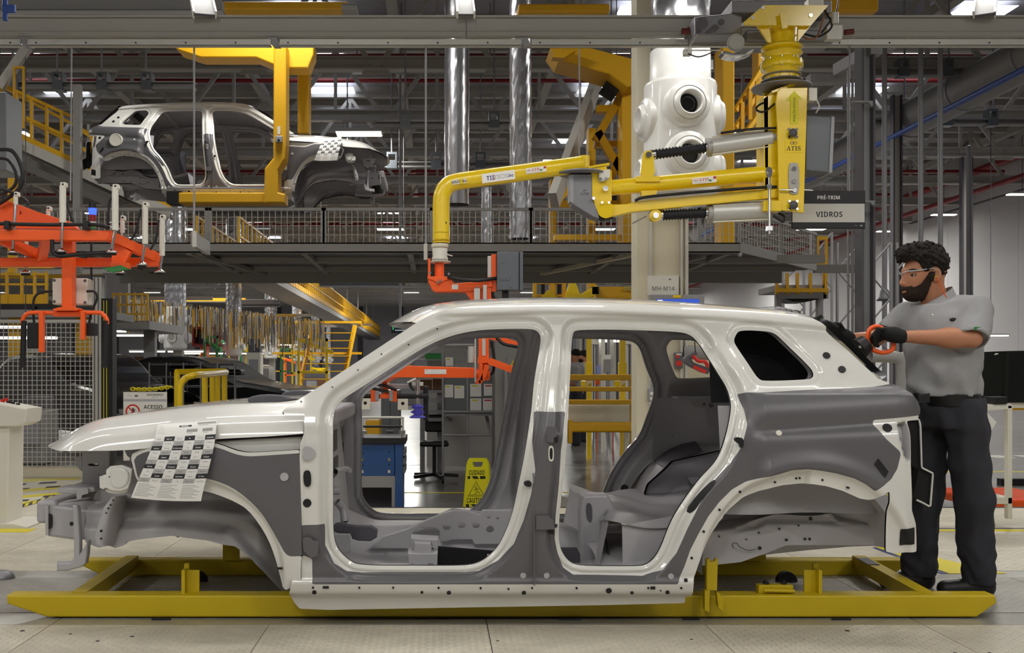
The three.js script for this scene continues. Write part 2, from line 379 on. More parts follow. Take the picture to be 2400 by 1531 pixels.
// ---------------------------------------------------------------- hall shell
const FL = -0.2;                                            // hall floor below the line platform
const shell = { x0: -46, x1: 20.5, z0: -108, z1: 14, top: 9.6 };
{
  const fl = structure('floor');
  part('concrete_slab', box(shell.x0, shell.x1, FL - 0.3, FL, shell.z0, shell.z1), M.concrete, fl);
  // raised line platform: one mesh for each tread plate
  const pw = 0.988, xo = W(1141.6, 1465, 4.74).x;
  const tones = [M.plateCream, std(0xd5cfbf, 0.5, 0.05, { map: rep(grimeTex, 1.5), bumpMap: rep(treadTex, 0.12), bumpScale: 0.0025 })];
  const tonesG = [M.plateGrey, std(0xadaaa5, 0.45, 0.35, { map: rep(grimeTex, 0.9), bumpMap: rep(treadTex, 0.12), bumpScale: 0.003 })];
  const gap = 0.0022;
  const rowsP = [[-0.3, -2.5, 0], [-2.5, -4.74, 0], [-4.98, -5.82, 1], [-6.02, -7.62, 0]];
  rowsP.forEach(([za, zb, kind], r) => {
    for (let i = -6; i < 9; i++) {
      const a = xo + i * pw;
      const grey = kind || (za < -4.9 && za > -6 );
      part('floor_plate', box(a + gap, a + pw - gap, -0.02, 0, zb + gap, za - gap), (grey ? tonesG : tones)[(i + r + 10) % 2], fl);
    }
  });
  for (const [za, zb] of [[-4.745, -4.97], [-5.825, -6.015]]) for (let i = -3; i < 5; i++) part('slot_cover', box(xo + i * 1.976 + gap, xo + (i + 1) * 1.976 - gap, -0.02, -0.001, zb, za), M.stripSteel, fl);
  for (let i = -3; i < 5; i++) part('platform_panel', box(xo + i * 1.976 + gap, xo + (i + 1) * 1.976 - gap, -0.02, 0, -8.84, -7.625), M.plateSmooth, fl);
  for (let i = 0; i < 2; i++) part('platform_panel', box(-8 + i * 2.6, -8 + (i + 1) * 2.6 - gap, -0.02, 0, -11.4, -8.845), M.plateSmooth, fl);
  part('platform_base', [box(-8, 10, FL, -0.021, -8.84, 3), box(-8, -2.8, FL, -0.021, -11.4, -8.8)], M.cream, fl);
  // painted lines on the platform
  part('yellow_line', box(W(2040, 1246, 7.5).x, 9, 0, 0.0012, -7.6, -7.5), M.lineYellow, fl);
  part('dark_line', box(W(2040, 1246, 7.5).x, 9, 0, 0.0012, -7.66, -7.605), M.lineBlue, fl);
  part('dark_line', box(-2.6, 9, 0, 0.0012, -8.84, -8.78), M.lineBlack, fl);
  for (let i = 0; i < 44; i++) { const x = -2.6 + i * 0.26; part('hazard_stripe', plate([[x, 0], [x + 0.13, 0], [x + 0.18, 0.06], [x + 0.05, 0.06]], 0, 0.002).rotateX(-Math.PI / 2).translate(0, 0.0005, -8.78), M.lineYellow, fl); }
  const floorQuad = (pts, m, name, h = 0.0014) => {          // flat paint: outline in pixels on the platform
    const q = pts.map(([a, b]) => { const d = CAMH * F / (b - CY); return [(a - CX) * d / F, d]; });
    const g = plate(q, 0, h).rotateX(-Math.PI / 2).translate(0, h + 0.0002, 0); g.scale(1, 1, 1);
    part(name, g, m, fl);
  };
  // left: yellow and dark striped keep-clear area by the fence
  const strips = [[[15, 1125], [185, 1121], [186, 1124], [18, 1130]], [[22, 1150], [188, 1137], [190, 1141], [22, 1156]], [[25, 1164], [188, 1151], [190, 1155], [25, 1170]], [[22, 1182], [150, 1163], [152, 1167], [22, 1188]]];
  for (const s of strips) floorQuad(s, M.lineYellow, 'yellow_line');
  for (const [a, b, w] of [[30, 1135, 34], [95, 1131, 40], [40, 1146, 30], [110, 1141, 34], [30, 1173, 40], [105, 1162, 36]]) floorQuad([[a, b], [a + w, b - 2], [a + w - 6, b + 2], [a - 6, b + 4]], M.lineBlack, 'dark_line');
  floorQuad([[20, 1192], [128, 1160], [134, 1166], [20, 1200]], M.lineBlack, 'dark_line');
  for (let i = 0; i < 6; i++) { const t = i / 6, u = (i + 0.5) / 6; floorQuad([[lerp(20, 128, t) + 4, lerp(1192, 1160, t)], [lerp(20, 128, u) + 4, lerp(1192, 1160, u)], [lerp(20, 134, u) - 2, lerp(1200, 1166, u)], [lerp(20, 134, t) - 2, lerp(1200, 1166, t)]], M.lineYellow, 'hazard_stripe', 0.0022); }
  floorQuad([[2045, 1285], [2052, 1283], [2222, 1345], [2205, 1345]], M.lineBlue, 'dark_line');
  floorQuad([[2052, 1283], [2070, 1280], [2360, 1345], [2225, 1345]], M.lineYellow, 'yellow_line', 0.0016);
  // small inspection holes and bolts in the plates
  const holes = []; for (let i = 0; i < 70; i++) { const z = [-4.2, -4.55, -6.2, -7.0, -3.9][i % 5] + rr(-0.1, 0.1), x = rr(-3.4, 4.2); holes.push(cyl(V(x, 0, z), V(x, 0.0012, z), rr(0.006, 0.013), 8)); }
  part('plate_holes', holes, M.black, fl, { kind: 'stuff' });
  // hall floor paint
  const fy = FL + 0.001;
  const paint = (a, b, w) => part('yellow_line', bar(V(a[0], fy, a[1]), V(b[0], fy, b[1]), w, 0.002), M.lineYellow, fl);
  paint([-3, -11.6], [2.6, -11.6], 0.08); paint([6, -14], [14, -14], 0.1); paint([2.2, -11.4], [5, -11.4], 0.08);
  for (let i = 0; i < 7; i++) part('white_line', bar(V(8.2 + i * 0.5, fy, -16.5), V(8.2 + i * 0.5 + 0.3, fy, -16.5), 0.5, 0.002), M.creamWhite, fl);
  part('floor_joint', bar(V(1.3, fy, -11), V(0.55, fy, -14.2), 0.03, 0.001), M.lineBlack, fl);
  part('floor_joint', box(-6, 8, FL, FL + 0.0008, -15.02, -15), M.lineBlack, fl);
}
{
  const w = structure('wall_right');
  for (let i = 0; i < 24; i++) part('wall_panel', box(shell.x1 - 0.005, shell.x1 + 0.2, FL, shell.top, shell.z1 - (i + 1) * 5.09 + 0.012, shell.z1 - i * 5.09), M.wall, w);
  part('wall_core', box(shell.x1 + 0.1, shell.x1 + 0.4, FL, shell.top, shell.z0, shell.z1), M.greyDark, w);
  const wl = structure('wall_left'); part('wall_core', box(shell.x0 - 0.3, shell.x0, FL, shell.top, shell.z0, shell.z1), M.wall, wl);
  const wb = structure('wall_back'); part('wall_core', box(shell.x0, shell.x1, FL, shell.top, shell.z1, shell.z1 + 0.3), M.wall, wb);
  const wf = structure('wall_far'); part('wall_core', box(shell.x0, shell.x1, FL, shell.top, shell.z0 - 0.3, shell.z0), std(0xb4b2b6, 0.8), wf);
  for (let i = 0; i < 16; i++) part('wall_rib', box(shell.x0 + i * 4.2, shell.x0 + i * 4.2 + 0.5, FL, shell.top, shell.z0, shell.z0 + 0.12), M.greyDark, wf);
}
{
  const c = structure('ceiling');
  part('roof_deck', box(shell.x0, shell.x1, shell.top, shell.top + 0.25, shell.z0, shell.z1), M.roof, c);
  for (let z = -14; z > -107; z -= 1.55) part('purlin', box(shell.x0, shell.x1, shell.top - 0.17, shell.top, z - 0.05, z + 0.05), M.truss, c);
  for (let x = -42; x < 20; x += 4.1) part('roof_girder', box(x - 0.12, x + 0.12, shell.top - 0.42, shell.top - 0.18, shell.z0, 0), M.truss, c);
  // roof lights
  const rl = []; for (const x of [-19, -11, -3.1, 4.8, 12.5]) for (let z = -24; z > -96; z -= 3.4) if ((Math.round(z * 7 + x * 3)) % 4) rl.push([x + (z < -50 ? 0.6 : 0), z]);
  for (const [x, z] of rl) part('roof_light', box(x - 0.65, x + 0.65, shell.top - 0.19, shell.top - 0.175, z - 0.35, z + 0.35), skyGlow, c);
}
{
  // trusses: every one a thing, chords and web members as parts
  const diagU = clean(bar(V(0, 0, 0), V(1.3, 1.75, 0), 0.08, 0.1)), diagD = clean(bar(V(1.3, 1.75, 0), V(2.6, 0, 0), 0.08, 0.1)), post = clean(box(-0.04, 0.04, 0, 1.75, -0.04, 0.04)), gus = clean(plate([[-0.3, -0.1], [0.3, -0.1], [0.14, 0.3], [-0.14, 0.3]], 0.01, 0.02));
  const add = (g, name, t, x) => { const o = new THREE.Mesh(g, M.truss); o.name = name; o.position.set(x, 0, 0); o.castShadow = o.receiveShadow = true; t.add(o); };
  for (const k of [-6, -2, ...Array(19).keys()]) {
    const z = -22.2 - 4.5 * k, y = 7.55;
    const t = thing('roof_truss', 'light grey steel lattice truss spanning the hall under the roof', 'truss', V(0, y, z), 'roof trusses');
    part('bottom_chord', [box(-44, 20.3, y - 0.02, y + 0.02, z - 0.13, z + 0.13), box(-44, 20.3, y + 0.02, y + 0.22, z - 0.02, z + 0.02), box(-44, 20.3, y + 0.22, y + 0.26, z - 0.13, z + 0.13)], M.truss, t);
    part('top_chord', box(-44, 20.3, y + 1.75, y + 1.9, z - 0.1, z + 0.1), M.truss, t);
    const xa = k < 6 ? -19.5 : -40.3;
    for (let i = 0; i < (k < 6 ? 15 : 23); i++) { const x = xa + i * 2.6; add(diagU, 'diagonal', t, x); add(diagD, 'diagonal', t, x); if (k < 7) { add(post, 'web_post', t, x + 1.3); add(gus, 'gusset', t, x); } }
  }
  for (let k = 0; k < 16; k++) {
    const z = -23.4 - 4.5 * k, y = k % 3 ? 8.9 : 8.2;
    solo('sprinkler_pipe', 'dark red sprinkler pipe running across the hall below the roof', 'pipe', cyl(V(-40, y, z), V(20, y, z), 0.055, 8), M.redPipe, 'red sprinkler pipes across the hall');
  }
}
// ---------------------------------------------------------------- unpainted-trim car body on its skid
const CARZ = -5.55, SIDE = 4.6;                              // centre line and near-side distance
const inset = table([[0.0, 0.14], [0.1, 0.12], [0.16, 0.075], [0.24, 0.045], [0.4, 0.025], [0.6, 0.006], [0.75, 0], [0.86, 0.004], [0.95, 0.03], [1.0, 0.05], [1.2, 0.135], [1.36, 0.205], [1.44, 0.255], [1.52, 0.33]]);
const S = (px, py, dz = 0) => { let y = CAMH + (CY - py) * SIDE / F, d = SIDE; for (let i = 0; i < 8; i++) { d = SIDE + inset(y) + dz; y = CAMH + (CY - py) * d / F; } return [(px - CX) * d / F, y]; };
function mirrorZ(g) {                                           // mirror about the car's centre line, keeping faces outward
  for (const k of ['position', 'normal', 'uv']) { const a = g.attributes[k], n = a.itemSize, v = a.array; for (let i = 0; i < a.count; i += 3) for (let c = 0; c < n; c++) { const p = (i + 1) * n + c, q = (i + 2) * n + c, t = v[p]; v[p] = v[q]; v[q] = t; } }
  const p = g.attributes.position, m = g.attributes.normal;
  for (let i = 0; i < p.count; i++) { p.setZ(i, 2 * CARZ - p.getZ(i)); m.setZ(i, -m.getZ(i)); }
  return g;
}
const Sx = (px, py, dz) => S(px, py, dz)[0], Sy = (px, py, dz) => S(px, py, dz)[1];
const side = (l, dz) => l.map(([a, b]) => S(a, b, dz));
const archR = [[1623, 1370], [1624, 1360], [1637, 1323], [1650, 1289], [1668, 1255], [1689, 1224], [1715, 1195], [1746, 1169], [1783, 1151], [1809, 1144], [1835, 1138], [1874, 1134], [1900, 1134], [1934, 1139], [1971, 1149.5], [2000, 1162.5], [2012, 1168], [2031, 1171], [2044, 1169], [2073, 1148]];
const sideOut = [[655, 968], [706, 933], [760, 899], [833, 851], [935, 784], [975, 757.5], [1005, 741], [1030, 731], [1060, 723], [1120, 714.5], [1210, 709.5], [1300, 708], [1400, 709], [1480, 711.5], [1640, 719.5], [1775, 730], [1865, 738], [1905, 746], [1925, 756], [1937, 766], [1940, 776], [1955, 791], [1989, 820.5], [2022, 854], [2061, 890], [2094, 900], [2112, 908], [2130, 922], [2148, 942], [2157, 958], [2159, 970], [2155, 982],
  [2123, 987], [2128, 1025], [2129, 1090], [2132, 1164], [2130, 1195], [2140, 1226], [2140, 1290], [2094, 1296.5], [2073, 1292], ...archR.slice().reverse(), [1620, 1396], [1606, 1398], [1606, 1414], [1400, 1419], [1100, 1424], [821, 1429], [770, 1430], [702, 1427], [689, 1412], [679, 1392], [688, 1350], [709, 1302], [702, 1090], [703, 1040], [712, 1017], [714, 969]];
const frontDoor = [[778, 1189], [778, 1036], [778, 985], [783, 958], [800, 937], [830, 918], [884, 884], [940, 847], [985, 819], [1030, 796], [1075, 781], [1120, 773], [1165, 770], [1244, 769], [1262, 773], [1272, 786], [1270, 807], [1264, 836], [1253, 899], [1248, 965], [1240, 1016], [1228, 1088], [1215, 1149], [1205, 1200], [1189, 1246], [1169, 1286], [1143, 1312], [1118, 1326], [1088, 1331], [960, 1331], [840, 1330], [817, 1319], [792, 1296], [779, 1266]];
const rearDoor = [[1346, 779], [1356, 772], [1420, 771], [1484, 772], [1596, 776], [1626, 782], [1647, 802], [1667, 838], [1688, 874], [1708, 904], [1719, 935], [1721, 960], [1713, 1006], [1698, 1057], [1682, 1088], [1647, 1123], [1616, 1164], [1586, 1210], [1570, 1245], [1555, 1286], [1540, 1312], [1520, 1329], [1499, 1332], [1430, 1332], [1361, 1331], [1336, 1322], [1318, 1296], [1311, 1266], [1316, 1190], [1326, 1113], [1333, 1011], [1339, 884]];
const quarter = [[1739, 773], [1730, 784], [1725, 798], [1730, 811], [1766, 870], [1779, 888], [1791, 894], [1896, 890], [1907, 886], [1909, 877], [1903, 863], [1838, 796], [1822, 782], [1806, 776]];
const lampCut = [[2097, 992], [2122, 989], [2127, 1025], [2127, 1088], [2112, 1066], [2104, 1030]];
const greySill = [[705, 1232], [759, 1231], [760, 1281], [782, 1322], [812, 1342], [848, 1346], [1090, 1346], [1123, 1342], [1169, 1317], [1205, 1276], [1228, 1220], [1245, 1159], [1255, 1103], [1249, 1036], [1253, 965], [1327, 966], [1324, 996], [1317, 1057], [1312, 1138], [1304, 1215], [1302, 1266], [1309, 1301], [1322, 1334], [1345, 1350], [1509, 1353], [1555, 1337], [1586, 1296], [1611, 1240], [1637, 1189], [1667, 1138], [1713, 1088], [1738, 1047], [1751, 996], [1746, 960], [1733, 925], [1748, 920], [1775, 920], [1910, 913], [2045, 907], [2094, 899], [2135, 895], [2185, 960], [2156, 974], [2057, 983], [2043, 984], [2042, 994], [2070, 1028], [2102, 1057], [2104, 1065], [2096, 1098], [2081, 1122], [2041, 1149], [2018, 1132], [1992, 1119], [1953, 1108], [1919, 1102], [1887, 1098], [1848, 1100], [1822, 1109], [1783, 1118], [1746, 1130], [1715, 1148], [1686, 1177], [1660, 1211], [1637, 1252], [1618, 1289], [1605, 1326], [1586, 1368], [1300, 1368], [733, 1368], [731, 1312], [708, 1301]];
const gridSD = (f, x0 = -1.1, x1 = 2.4, y0 = 0, y1 = 1.6, h = 0.005) => {   // distance field sampled once, then looked up
  const nx = Math.ceil((x1 - x0) / h) + 1, ny = Math.ceil((y1 - y0) / h) + 1, v = new Float32Array(nx * ny);
  for (let j = 0; j < ny; j++) for (let i = 0; i < nx; i++) v[j * nx + i] = f(x0 + i * h, y0 + j * h);
  return (x, y) => { const a = clamp((x - x0) / h, 0, nx - 1.001), b = clamp((y - y0) / h, 0, ny - 1.001), i = a | 0, j = b | 0, s = a - i, t = b - j, k = j * nx + i; return (v[k] * (1 - s) + v[k + 1] * s) * (1 - t) + (v[k + nx] * (1 - s) + v[k + nx + 1] * s) * t; };
};
const sdOut = gridSD(sdPoly(side(sideOut))), sdFD = gridSD(sdPoly(side(chaikin(frontDoor, 3)))), sdRD = gridSD(sdPoly(side(chaikin(rearDoor, 3)))), sdQ = gridSD(sdPoly(side(chaikin(quarter)))), sdGrey = gridSD(sdPoly(side(greySill)));
const sdLamp = sdPoly(side(lampCut));
const archC = S(1886, 1340), archRad = Sy(1886, 1134) - archC[1];
const roofLine = table([[960, 745], [1030, 738], [1075, 737], [1200, 732.5], [1300, 731], [1480, 735], [1640, 743], [1775, 752], [1865, 761], [1960, 770]].map(([a, b]) => S(a, b)));
const swage = table([[1780, 1001], [1870, 996], [2050, 984], [2170, 975]].map(([a, b]) => S(a, b)));
const xQ0 = Sx(1752, 1020), xQ1 = Sx(1800, 1020), yBelt = Sy(1800, 918), yTop = Sy(1800, 860);
const xA = Sx(702, 1100), xTail = Sx(2100, 1000);
const sideZ = (x, y) => {
  let z = -(SIDE + inset(y));
  const f = sdFD(x, y), r = sdRD(x, y), o = Math.min(f, r);
  z -= 0.042 * (1 - sst(0.028, 0.066, o)) + 0.006 * (1 - sst(0.0, 0.012, o));              // weld flange round the door apertures
  z += 0.008 * sst(0.0, 0.02, o) * (1 - sst(0.02, 0.03, o));                                // bead of the flange
  const rl = roofLine(x);                                                                    // header under the roof rail
  if (x > Sx(985, 760) && y > 1.0) z -= 0.03 * sst(0.006, -0.014, y - rl) * sst(1.15, 1.3, y) * sst(Sx(990, 760), Sx(1075, 760), x) * (1 - sst(Sx(1690, 760), Sx(1760, 760), x) * 0.3);
  const above = Math.max(0, y - rl - 0.01); z -= above * above * 6;
  if (x > xQ0 - 0.1) {                                                                       // rear quarter
    const q = sst(xQ0, xQ1, x) * sst(0.2, 0.32, y);
    const yl = swage(x);
    const lower = y < yBelt + 0.02 ? 1 : 0;
    z += q * 0.03 * lower * sst(yBelt + 0.015, yBelt - 0.012, y);
    if (lower) { const sh = (y - yl); z += q * (0.02 * Math.exp(-(((sh - 0.085) / 0.06) ** 2)) - 0.016 * Math.exp(-(((sh + 0.015) / 0.028) ** 2))); }
    const rad = Math.hypot(x - archC[0], (y - archC[1]) * 1.0) - archRad;
    z += q * 0.022 * Math.exp(-(((rad - 0.085) / 0.05) ** 2));
    z -= 0.018 * sst(0.075, 0.045, rad) * sst(-0.3, 0.0, x - xQ0) * (y < 0.75 ? 1 : 0);       // flange at the wheel arch
    z -= 0.9 * Math.max(0, x - xTail) ** 2 * 3;                                              // tail rounds inwards
    if (y > yBelt) z -= 0.012 * sst(0.045, 0.022, sdQ(x, y));
    if (sdLamp(x, y) < 0.0) z -= 0.05 * sst(0, 0.01, -sdLamp(x, y));
  }
  const rw = Math.hypot(x - archC[0], y - archC[1]) - archRad;
  if (x < archC[0] && y < 0.75) z -= 0.02 * sst(0.075, 0.05, rw) * (x > Sx(1590, 1300) ? 1 : 0);
  if (y < 0.30) z += 0.02 * sst(0.135, 0.165, y) * sst(0.236, 0.21, y);                       // sill face
  if (x < Sx(778, 1100)) {                                                                   // hinge pillar pockets
    const yy = y; z -= 0.012 * sst(Sx(700, 1100), Sx(720, 1100), x) * sst(Sx(776, 1100), Sx(757, 1100), x) * sst(0.25, 0.32, yy) * sst(0.92, 0.86, yy);
  }
  // outer groove of the screen pillar
  return z;
};
const cutHoles = [];
const sideSD = (x, y) => Math.max(sdOut(x, y), -sdFD(x, y), -sdRD(x, y), -sdQ(x, y));
const lipTest = (x, y) => Math.abs(sideSD(x, y)) < 0.006;
const sideBox = { x0: Sx(640, 968) - 0.05, x1: Sx(2165, 960) + 0.05, y0: 0.07, y1: 1.49 };
const carBase = V(0.25, 0.09, CARZ);
const car = thing('car_body', 'white car body shell with dark grey side patches on the yellow skid', 'car body', carBase);
const sideGeo = (colour, flip, cell = 0.0078) => sheet({ ...sideBox, cell, sd: colour === 'grey' ? (x, y) => Math.max(sideSD(x, y), sdGrey(x, y)) : (x, y) => Math.max(sideSD(x, y), -sdGrey(x, y)), zf: sideZ, skirt: 0.014, lip: lipTest, flip, zc: CARZ });
for (const flip of [1, -1]) {
  part('body_side', sideGeo('white', flip), M.white, car);
  part('side_patch', sideGeo('grey', flip), M.primer, car, { label: 'dark grey bare patch of the body side' });
}
// inner side panels, grey, one on each side
const innerZ = (x, y) => { const o = Math.min(sdFD(x, y), sdRD(x, y)), z = sideZ(x, y); return z - 0.016 - 0.06 * sst(0.03, 0.1, o) + 0.015 * Math.sin(clamp((o - 0.03) / 0.06) * Math.PI); };
const innerSD = (x, y) => Math.max(sdOut(x, y) + 0.03, -sdFD(x, y), -sdRD(x, y), -sdQ(x, y) + 0.004);
for (const flip of [1, -1]) part('inner_side', sheet({ ...sideBox, cell: 0.014, sd: innerSD, zf: innerZ, skirt: 0.004, flip, zc: CARZ }), M.ecoat, car, { label: 'grey inner side panel' });
// roof
{
  const edge = table(sideOut.slice(5, 20).map(([a, b]) => S(a, b)).sort((a, b) => a[0] - b[0]));
  const x0 = Sx(975, 757), x1 = Sx(1936, 766);
  const rf = (u, v) => {
    const x = lerp(x0, x1, u), e = edge(x), w = 0.95 - inset(e) - 0.01, s = v * 2 - 1;
    const bow = Math.cos(s * Math.PI / 2) * (u < 0.5 ? -0.16 * (1 - u * 2) ** 3 : 0.10 * (u * 2 - 1) ** 3);
    const k = sst(0, 0.09, 1 - Math.abs(s));
    return V(x + bow, e + 0.006 * k + 0.05 * (1 - Math.abs(s) ** 2.2) * sst(0, 0.15, u + 0.06) * sst(1.0, 0.9, u * 0.97), CARZ + s * w);
  };
  part('roof_panel', grid(rf, 70, 60), M.white, car);
  part('roof_lining', grid((u, v) => { const p = rf(u * 0.96 + 0.02, v); p.y -= 0.035; return p; }, 30, 24), M.ecoat, car, { label: 'grey underside of the roof' });
  for (const u of [0.1, 0.42, 0.75, 0.95]) part('roof_bow', grid((a, v) => { const p = rf(u + (a - 0.5) * 0.045, v * 0.94 + 0.03); p.y -= 0.04 + 0.012 * Math.sin(a * Math.PI); return p; }, 6, 20), M.ecoat, car);
}
// bonnet
{
  const yE = table([[-1.83, 0.786], [-1.6, 0.79], [-1.35, 0.80], [-1.0, 0.846], [-0.75, 0.861], [-0.59, 0.873]]);
  const yC = table([[-1.97, 0.79], [-1.94, 0.80], [-1.90, 0.828], [-1.84, 0.852], [-1.72, 0.892], [-1.5, 0.945], [-1.3, 0.975], [-1.1, 0.998], [-0.9, 1.012], [-0.59, 1.02]]);
  const hood = (u, v) => {
    const s = v * 2 - 1, a = Math.abs(s), xf = -1.97 + 0.26 * a ** 2.4, x = lerp(xf, -0.592, u ** 1.0), hw = 0.74 + 0.19 * (1 - (1 - clamp((x + 1.97) / 1.38)) ** 2.4);
    const lo = yE(x), hi = yC(x + 0.12 * a * a), n = 3.4, q = (1 - a ** n) ** (1 / 2.2);
    let y = lo + (hi - lo) * q * (1 - (1 - clamp(u / 0.22)) ** 2.4);
    y += 0.012 * sst(0.66, 0.72, a) * sst(0.86, 0.74, a) * sst(0, 0.3, u);                    // raised bonnet edge crease
    return V(x, y, CARZ + s * hw * (1 - 0.0));
  };
  part('bonnet', grid(hood, 60, 96), M.white, car);
  part('bonnet_inner', grid((u, v) => { const p = hood(u * 0.95 + 0.03, v * 0.96 + 0.02); p.y -= 0.03; return p; }, 20, 30), M.ecoat, car);
  // cowl corners beside the screen
  for (const s of [1, -1]) {
    const fx = (g) => (s < 0 ? mirrorZ(clean(g)) : g);
    part('cowl_cover', fx(pplate(chaikin([[578, 940], [584, 930], [615, 924.5], [660, 926], [676, 932], [706, 936], [660, 943], [640, 947], [612, 962], [598, 962], [590, 948]], 1), 4.98, 0.05, [], 0.008)), M.greyDark, car, { label: 'dark grey cowl cover' });
    part('cowl_corner', fx(pplate([[600, 962], [625, 948], [660, 943], [706, 937], [712, 968], [650, 968]], 4.88, 0.04, [], 0.006)), M.white, car);
    part('cowl_grille', fx(pplate([[625, 953], [647, 948], [652, 962], [636, 963]], 4.872, 0.01)), M.greyDark, car);
  }
}
// front wings
const wingOut = [[289, 1072], [310, 1060], [334, 1050], [420, 1040], [495, 1037], [520, 1043], [550, 1055], [572, 1060], [594, 1061], [696, 1054.8], [701, 1054.5], [701, 1054.5], [702, 1060], [709, 1300], [709, 1302], [706, 1318], [706, 1368], [690, 1372], [664, 1387], [652, 1340], [641, 1302], [627, 1266], [605, 1229], [579, 1196], [550, 1178], [506, 1160], [473, 1152], [430, 1150], [390, 1153], [350, 1158], [330, 1150], [308, 1129], [300, 1102]];
const wingGrey = [[299, 1077], [334, 1060], [420, 1049], [495, 1046], [520, 1052], [550, 1064], [572, 1069], [594, 1070], [696, 1063], [706, 1062.5], [712, 1062.5], [716, 1300], [714, 1302], [700, 1303], [678, 1304], [667, 1295], [659, 1280], [637, 1240], [612, 1200], [579, 1167], [542, 1141], [506, 1127], [473, 1119], [430, 1116], [380, 1118], [340, 1126], [314, 1130], [306, 1102]];
{
  const sdW = sdPoly(side(chaikin(wingOut, 1))), sdG = sdPoly(side(chaikin(wingGrey, 1)));
  const fc = S(438, 1345), fr = Sy(438, 1150) - fc[1];
  const wz = (x, y) => { let z = -(SIDE + inset(y)); z -= 0.55 * Math.max(0, Sx(520, 1050) - x) ** 2; const rad = Math.hypot(x - fc[0], y - fc[1]) - fr; z -= 0.02 * sst(0.062, 0.04, rad); z += 0.012 * Math.exp(-(((rad - 0.13) / 0.07) ** 2)); return z; };
  const bx = { x0: Sx(280, 1080) - 0.05, x1: Sx(715, 1100), y0: 0.15, y1: 0.86, zc: CARZ };
  for (const flip of [1, -1]) {
    part('front_wing', sheet({ ...bx, cell: 0.01, sd: (x, y) => Math.max(sdW(x, y), sdG(x, y)), zf: wz, skirt: 0.02, lip: (x, y) => Math.abs(sdW(x, y)) < 0.006, flip }), M.primer, car, { label: 'dark grey front wing panel' });
    part('wheel_arch_flange', sheet({ ...bx, cell: 0.008, sd: (x, y) => Math.max(sdW(x, y), -sdG(x, y)), zf: wz, skirt: 0.03, lip: (x, y) => Math.abs(sdW(x, y)) < 0.006, flip }), M.white, car);
    const sgn = flip, zz = (d) => CARZ + sgn * (-d - CARZ);
    const mir = (g) => (sgn < 0 ? mirrorZ(clean(g)) : g);
    // rail under the bonnet edge
    part('wing_rail', mir(pplate([[497, 1036], [520, 1034], [600, 1029], [707, 1024], [702, 1056], [594, 1062], [572, 1060], [550, 1054]], 4.655, 0.02, [circ(555, 1042, 2.4, 8), circ(646, 1035, 2.2, 8)], 0.004)), M.white, car);
    // grey inner wheel house
    const wh = [[200, 1200], [215, 1160], [250, 1120], [330, 1090], [520, 1090], [640, 1150], [700, 1250], [705, 1390], [690, 1400], [659, 1387], [645, 1365], [623, 1332], [597, 1302], [560, 1273], [535, 1270], [495, 1260], [412, 1250], [333, 1260], [308, 1265], [296, 1275], [278, 1281], [262, 1275], [239, 1281], [206, 1268]];
    const w2 = sdPoly(wh.map(([a, b]) => { const p = W(a, b, 4.98); return [p.x, p.y]; }));
    const crease = (px, py) => { const p = W(px, py, 4.98); return [p.x, p.y]; };
    const c1 = table([[290, 1190], [400, 1186], [520, 1190], [600, 1220], [690, 1330]].map(([a, b]) => crease(a, b))), c2 = table([[290, 1228], [400, 1226], [500, 1232], [560, 1250], [660, 1370]].map(([a, b]) => crease(a, b)));
    part('front_wheel_house', mir(sheet({ x0: -1.75, x1: -0.6, y0: 0.05, y1: 0.75, cell: 0.01, sd: w2, zf: (x, y) => -4.98 - 0.045 * sst(c1(x) - 0.025, c1(x) + 0.03, y) + 0.045 * sst(c2(x) + 0.03, c2(x) - 0.03, y) + 0.05 * Math.sin((x + 1.6) * 2.2) - 0.12 * sst(0.45, 0.7, y) * sst(-1.7, -1.3, x) - 0.2 * sst(-0.85, -0.65, x), skirt: 0.04 })), M.ecoat, car, { label: 'grey pressed inner wheel house' });
  }
}
const mirrorCar = (g) => mirrorZ(clean(g.clone()));
const both = (name, g, m, opt) => { if (Array.isArray(g) && (opt && opt.each)) { g.forEach((q) => both(name, q, m)); return; } g = Array.isArray(g) ? mergeGeometries(g.map((q) => clean(q))) : clean(g); const g2 = mirrorCar(g); part(name, g, m, car, opt); part(name, g2, m, car, opt); };
// front end: long member, crush can, lamp carrier, bumper hanger
both('long_member', pplate([[130, 1180], [200, 1172], [330, 1185], [330, 1262], [235, 1268], [120, 1258]], 5.02, 0.14, [], 0.012), M.ecoat);
both('crush_can', [pplate([[112, 1188], [122, 1184], [176, 1190], [206, 1195], [206, 1266], [170, 1266], [112, 1258]], 5.0, 0.16, [], 0.014), pplate([[104, 1188], [113, 1186], [113, 1256], [106, 1254]], 4.98, 0.2, [], 0.004)], M.ecoat);
both('crush_can_hole', [pplate(chaikin([[111, 1204], [118, 1206], [121, 1210], [121, 1236], [117, 1240], [110, 1240]], 1), 4.985, 0.02), disc(168, 1228, 5.0, 5, 0.004)], M.black, { each: 1 });
both('wheel_house_front', grid((u, v) => { const a = [[[262, 1165], [300, 1160]], [[243, 1190], [302, 1190]], [[232, 1225], [300, 1228]], [[222, 1260], [290, 1270]], [[226, 1277], [280, 1282]]]; const f = v * 4, i = Math.min(3, f | 0), t = f - i; const L = [lerp(a[i][0][0], a[i + 1][0][0], t), lerp(a[i][0][1], a[i + 1][0][1], t)], R = [lerp(a[i][1][0], a[i + 1][1][0], t), lerp(a[i][1][1], a[i + 1][1][1], t)]; const d = 4.8 + 0.28 * u * u; return W(lerp(L[0], R[0], u), lerp(L[1], R[1], u), d - 0.03 * Math.sin(u * Math.PI)); }, 12, 20), M.ecoat, { label: 'curved grey front of the wheel house' });
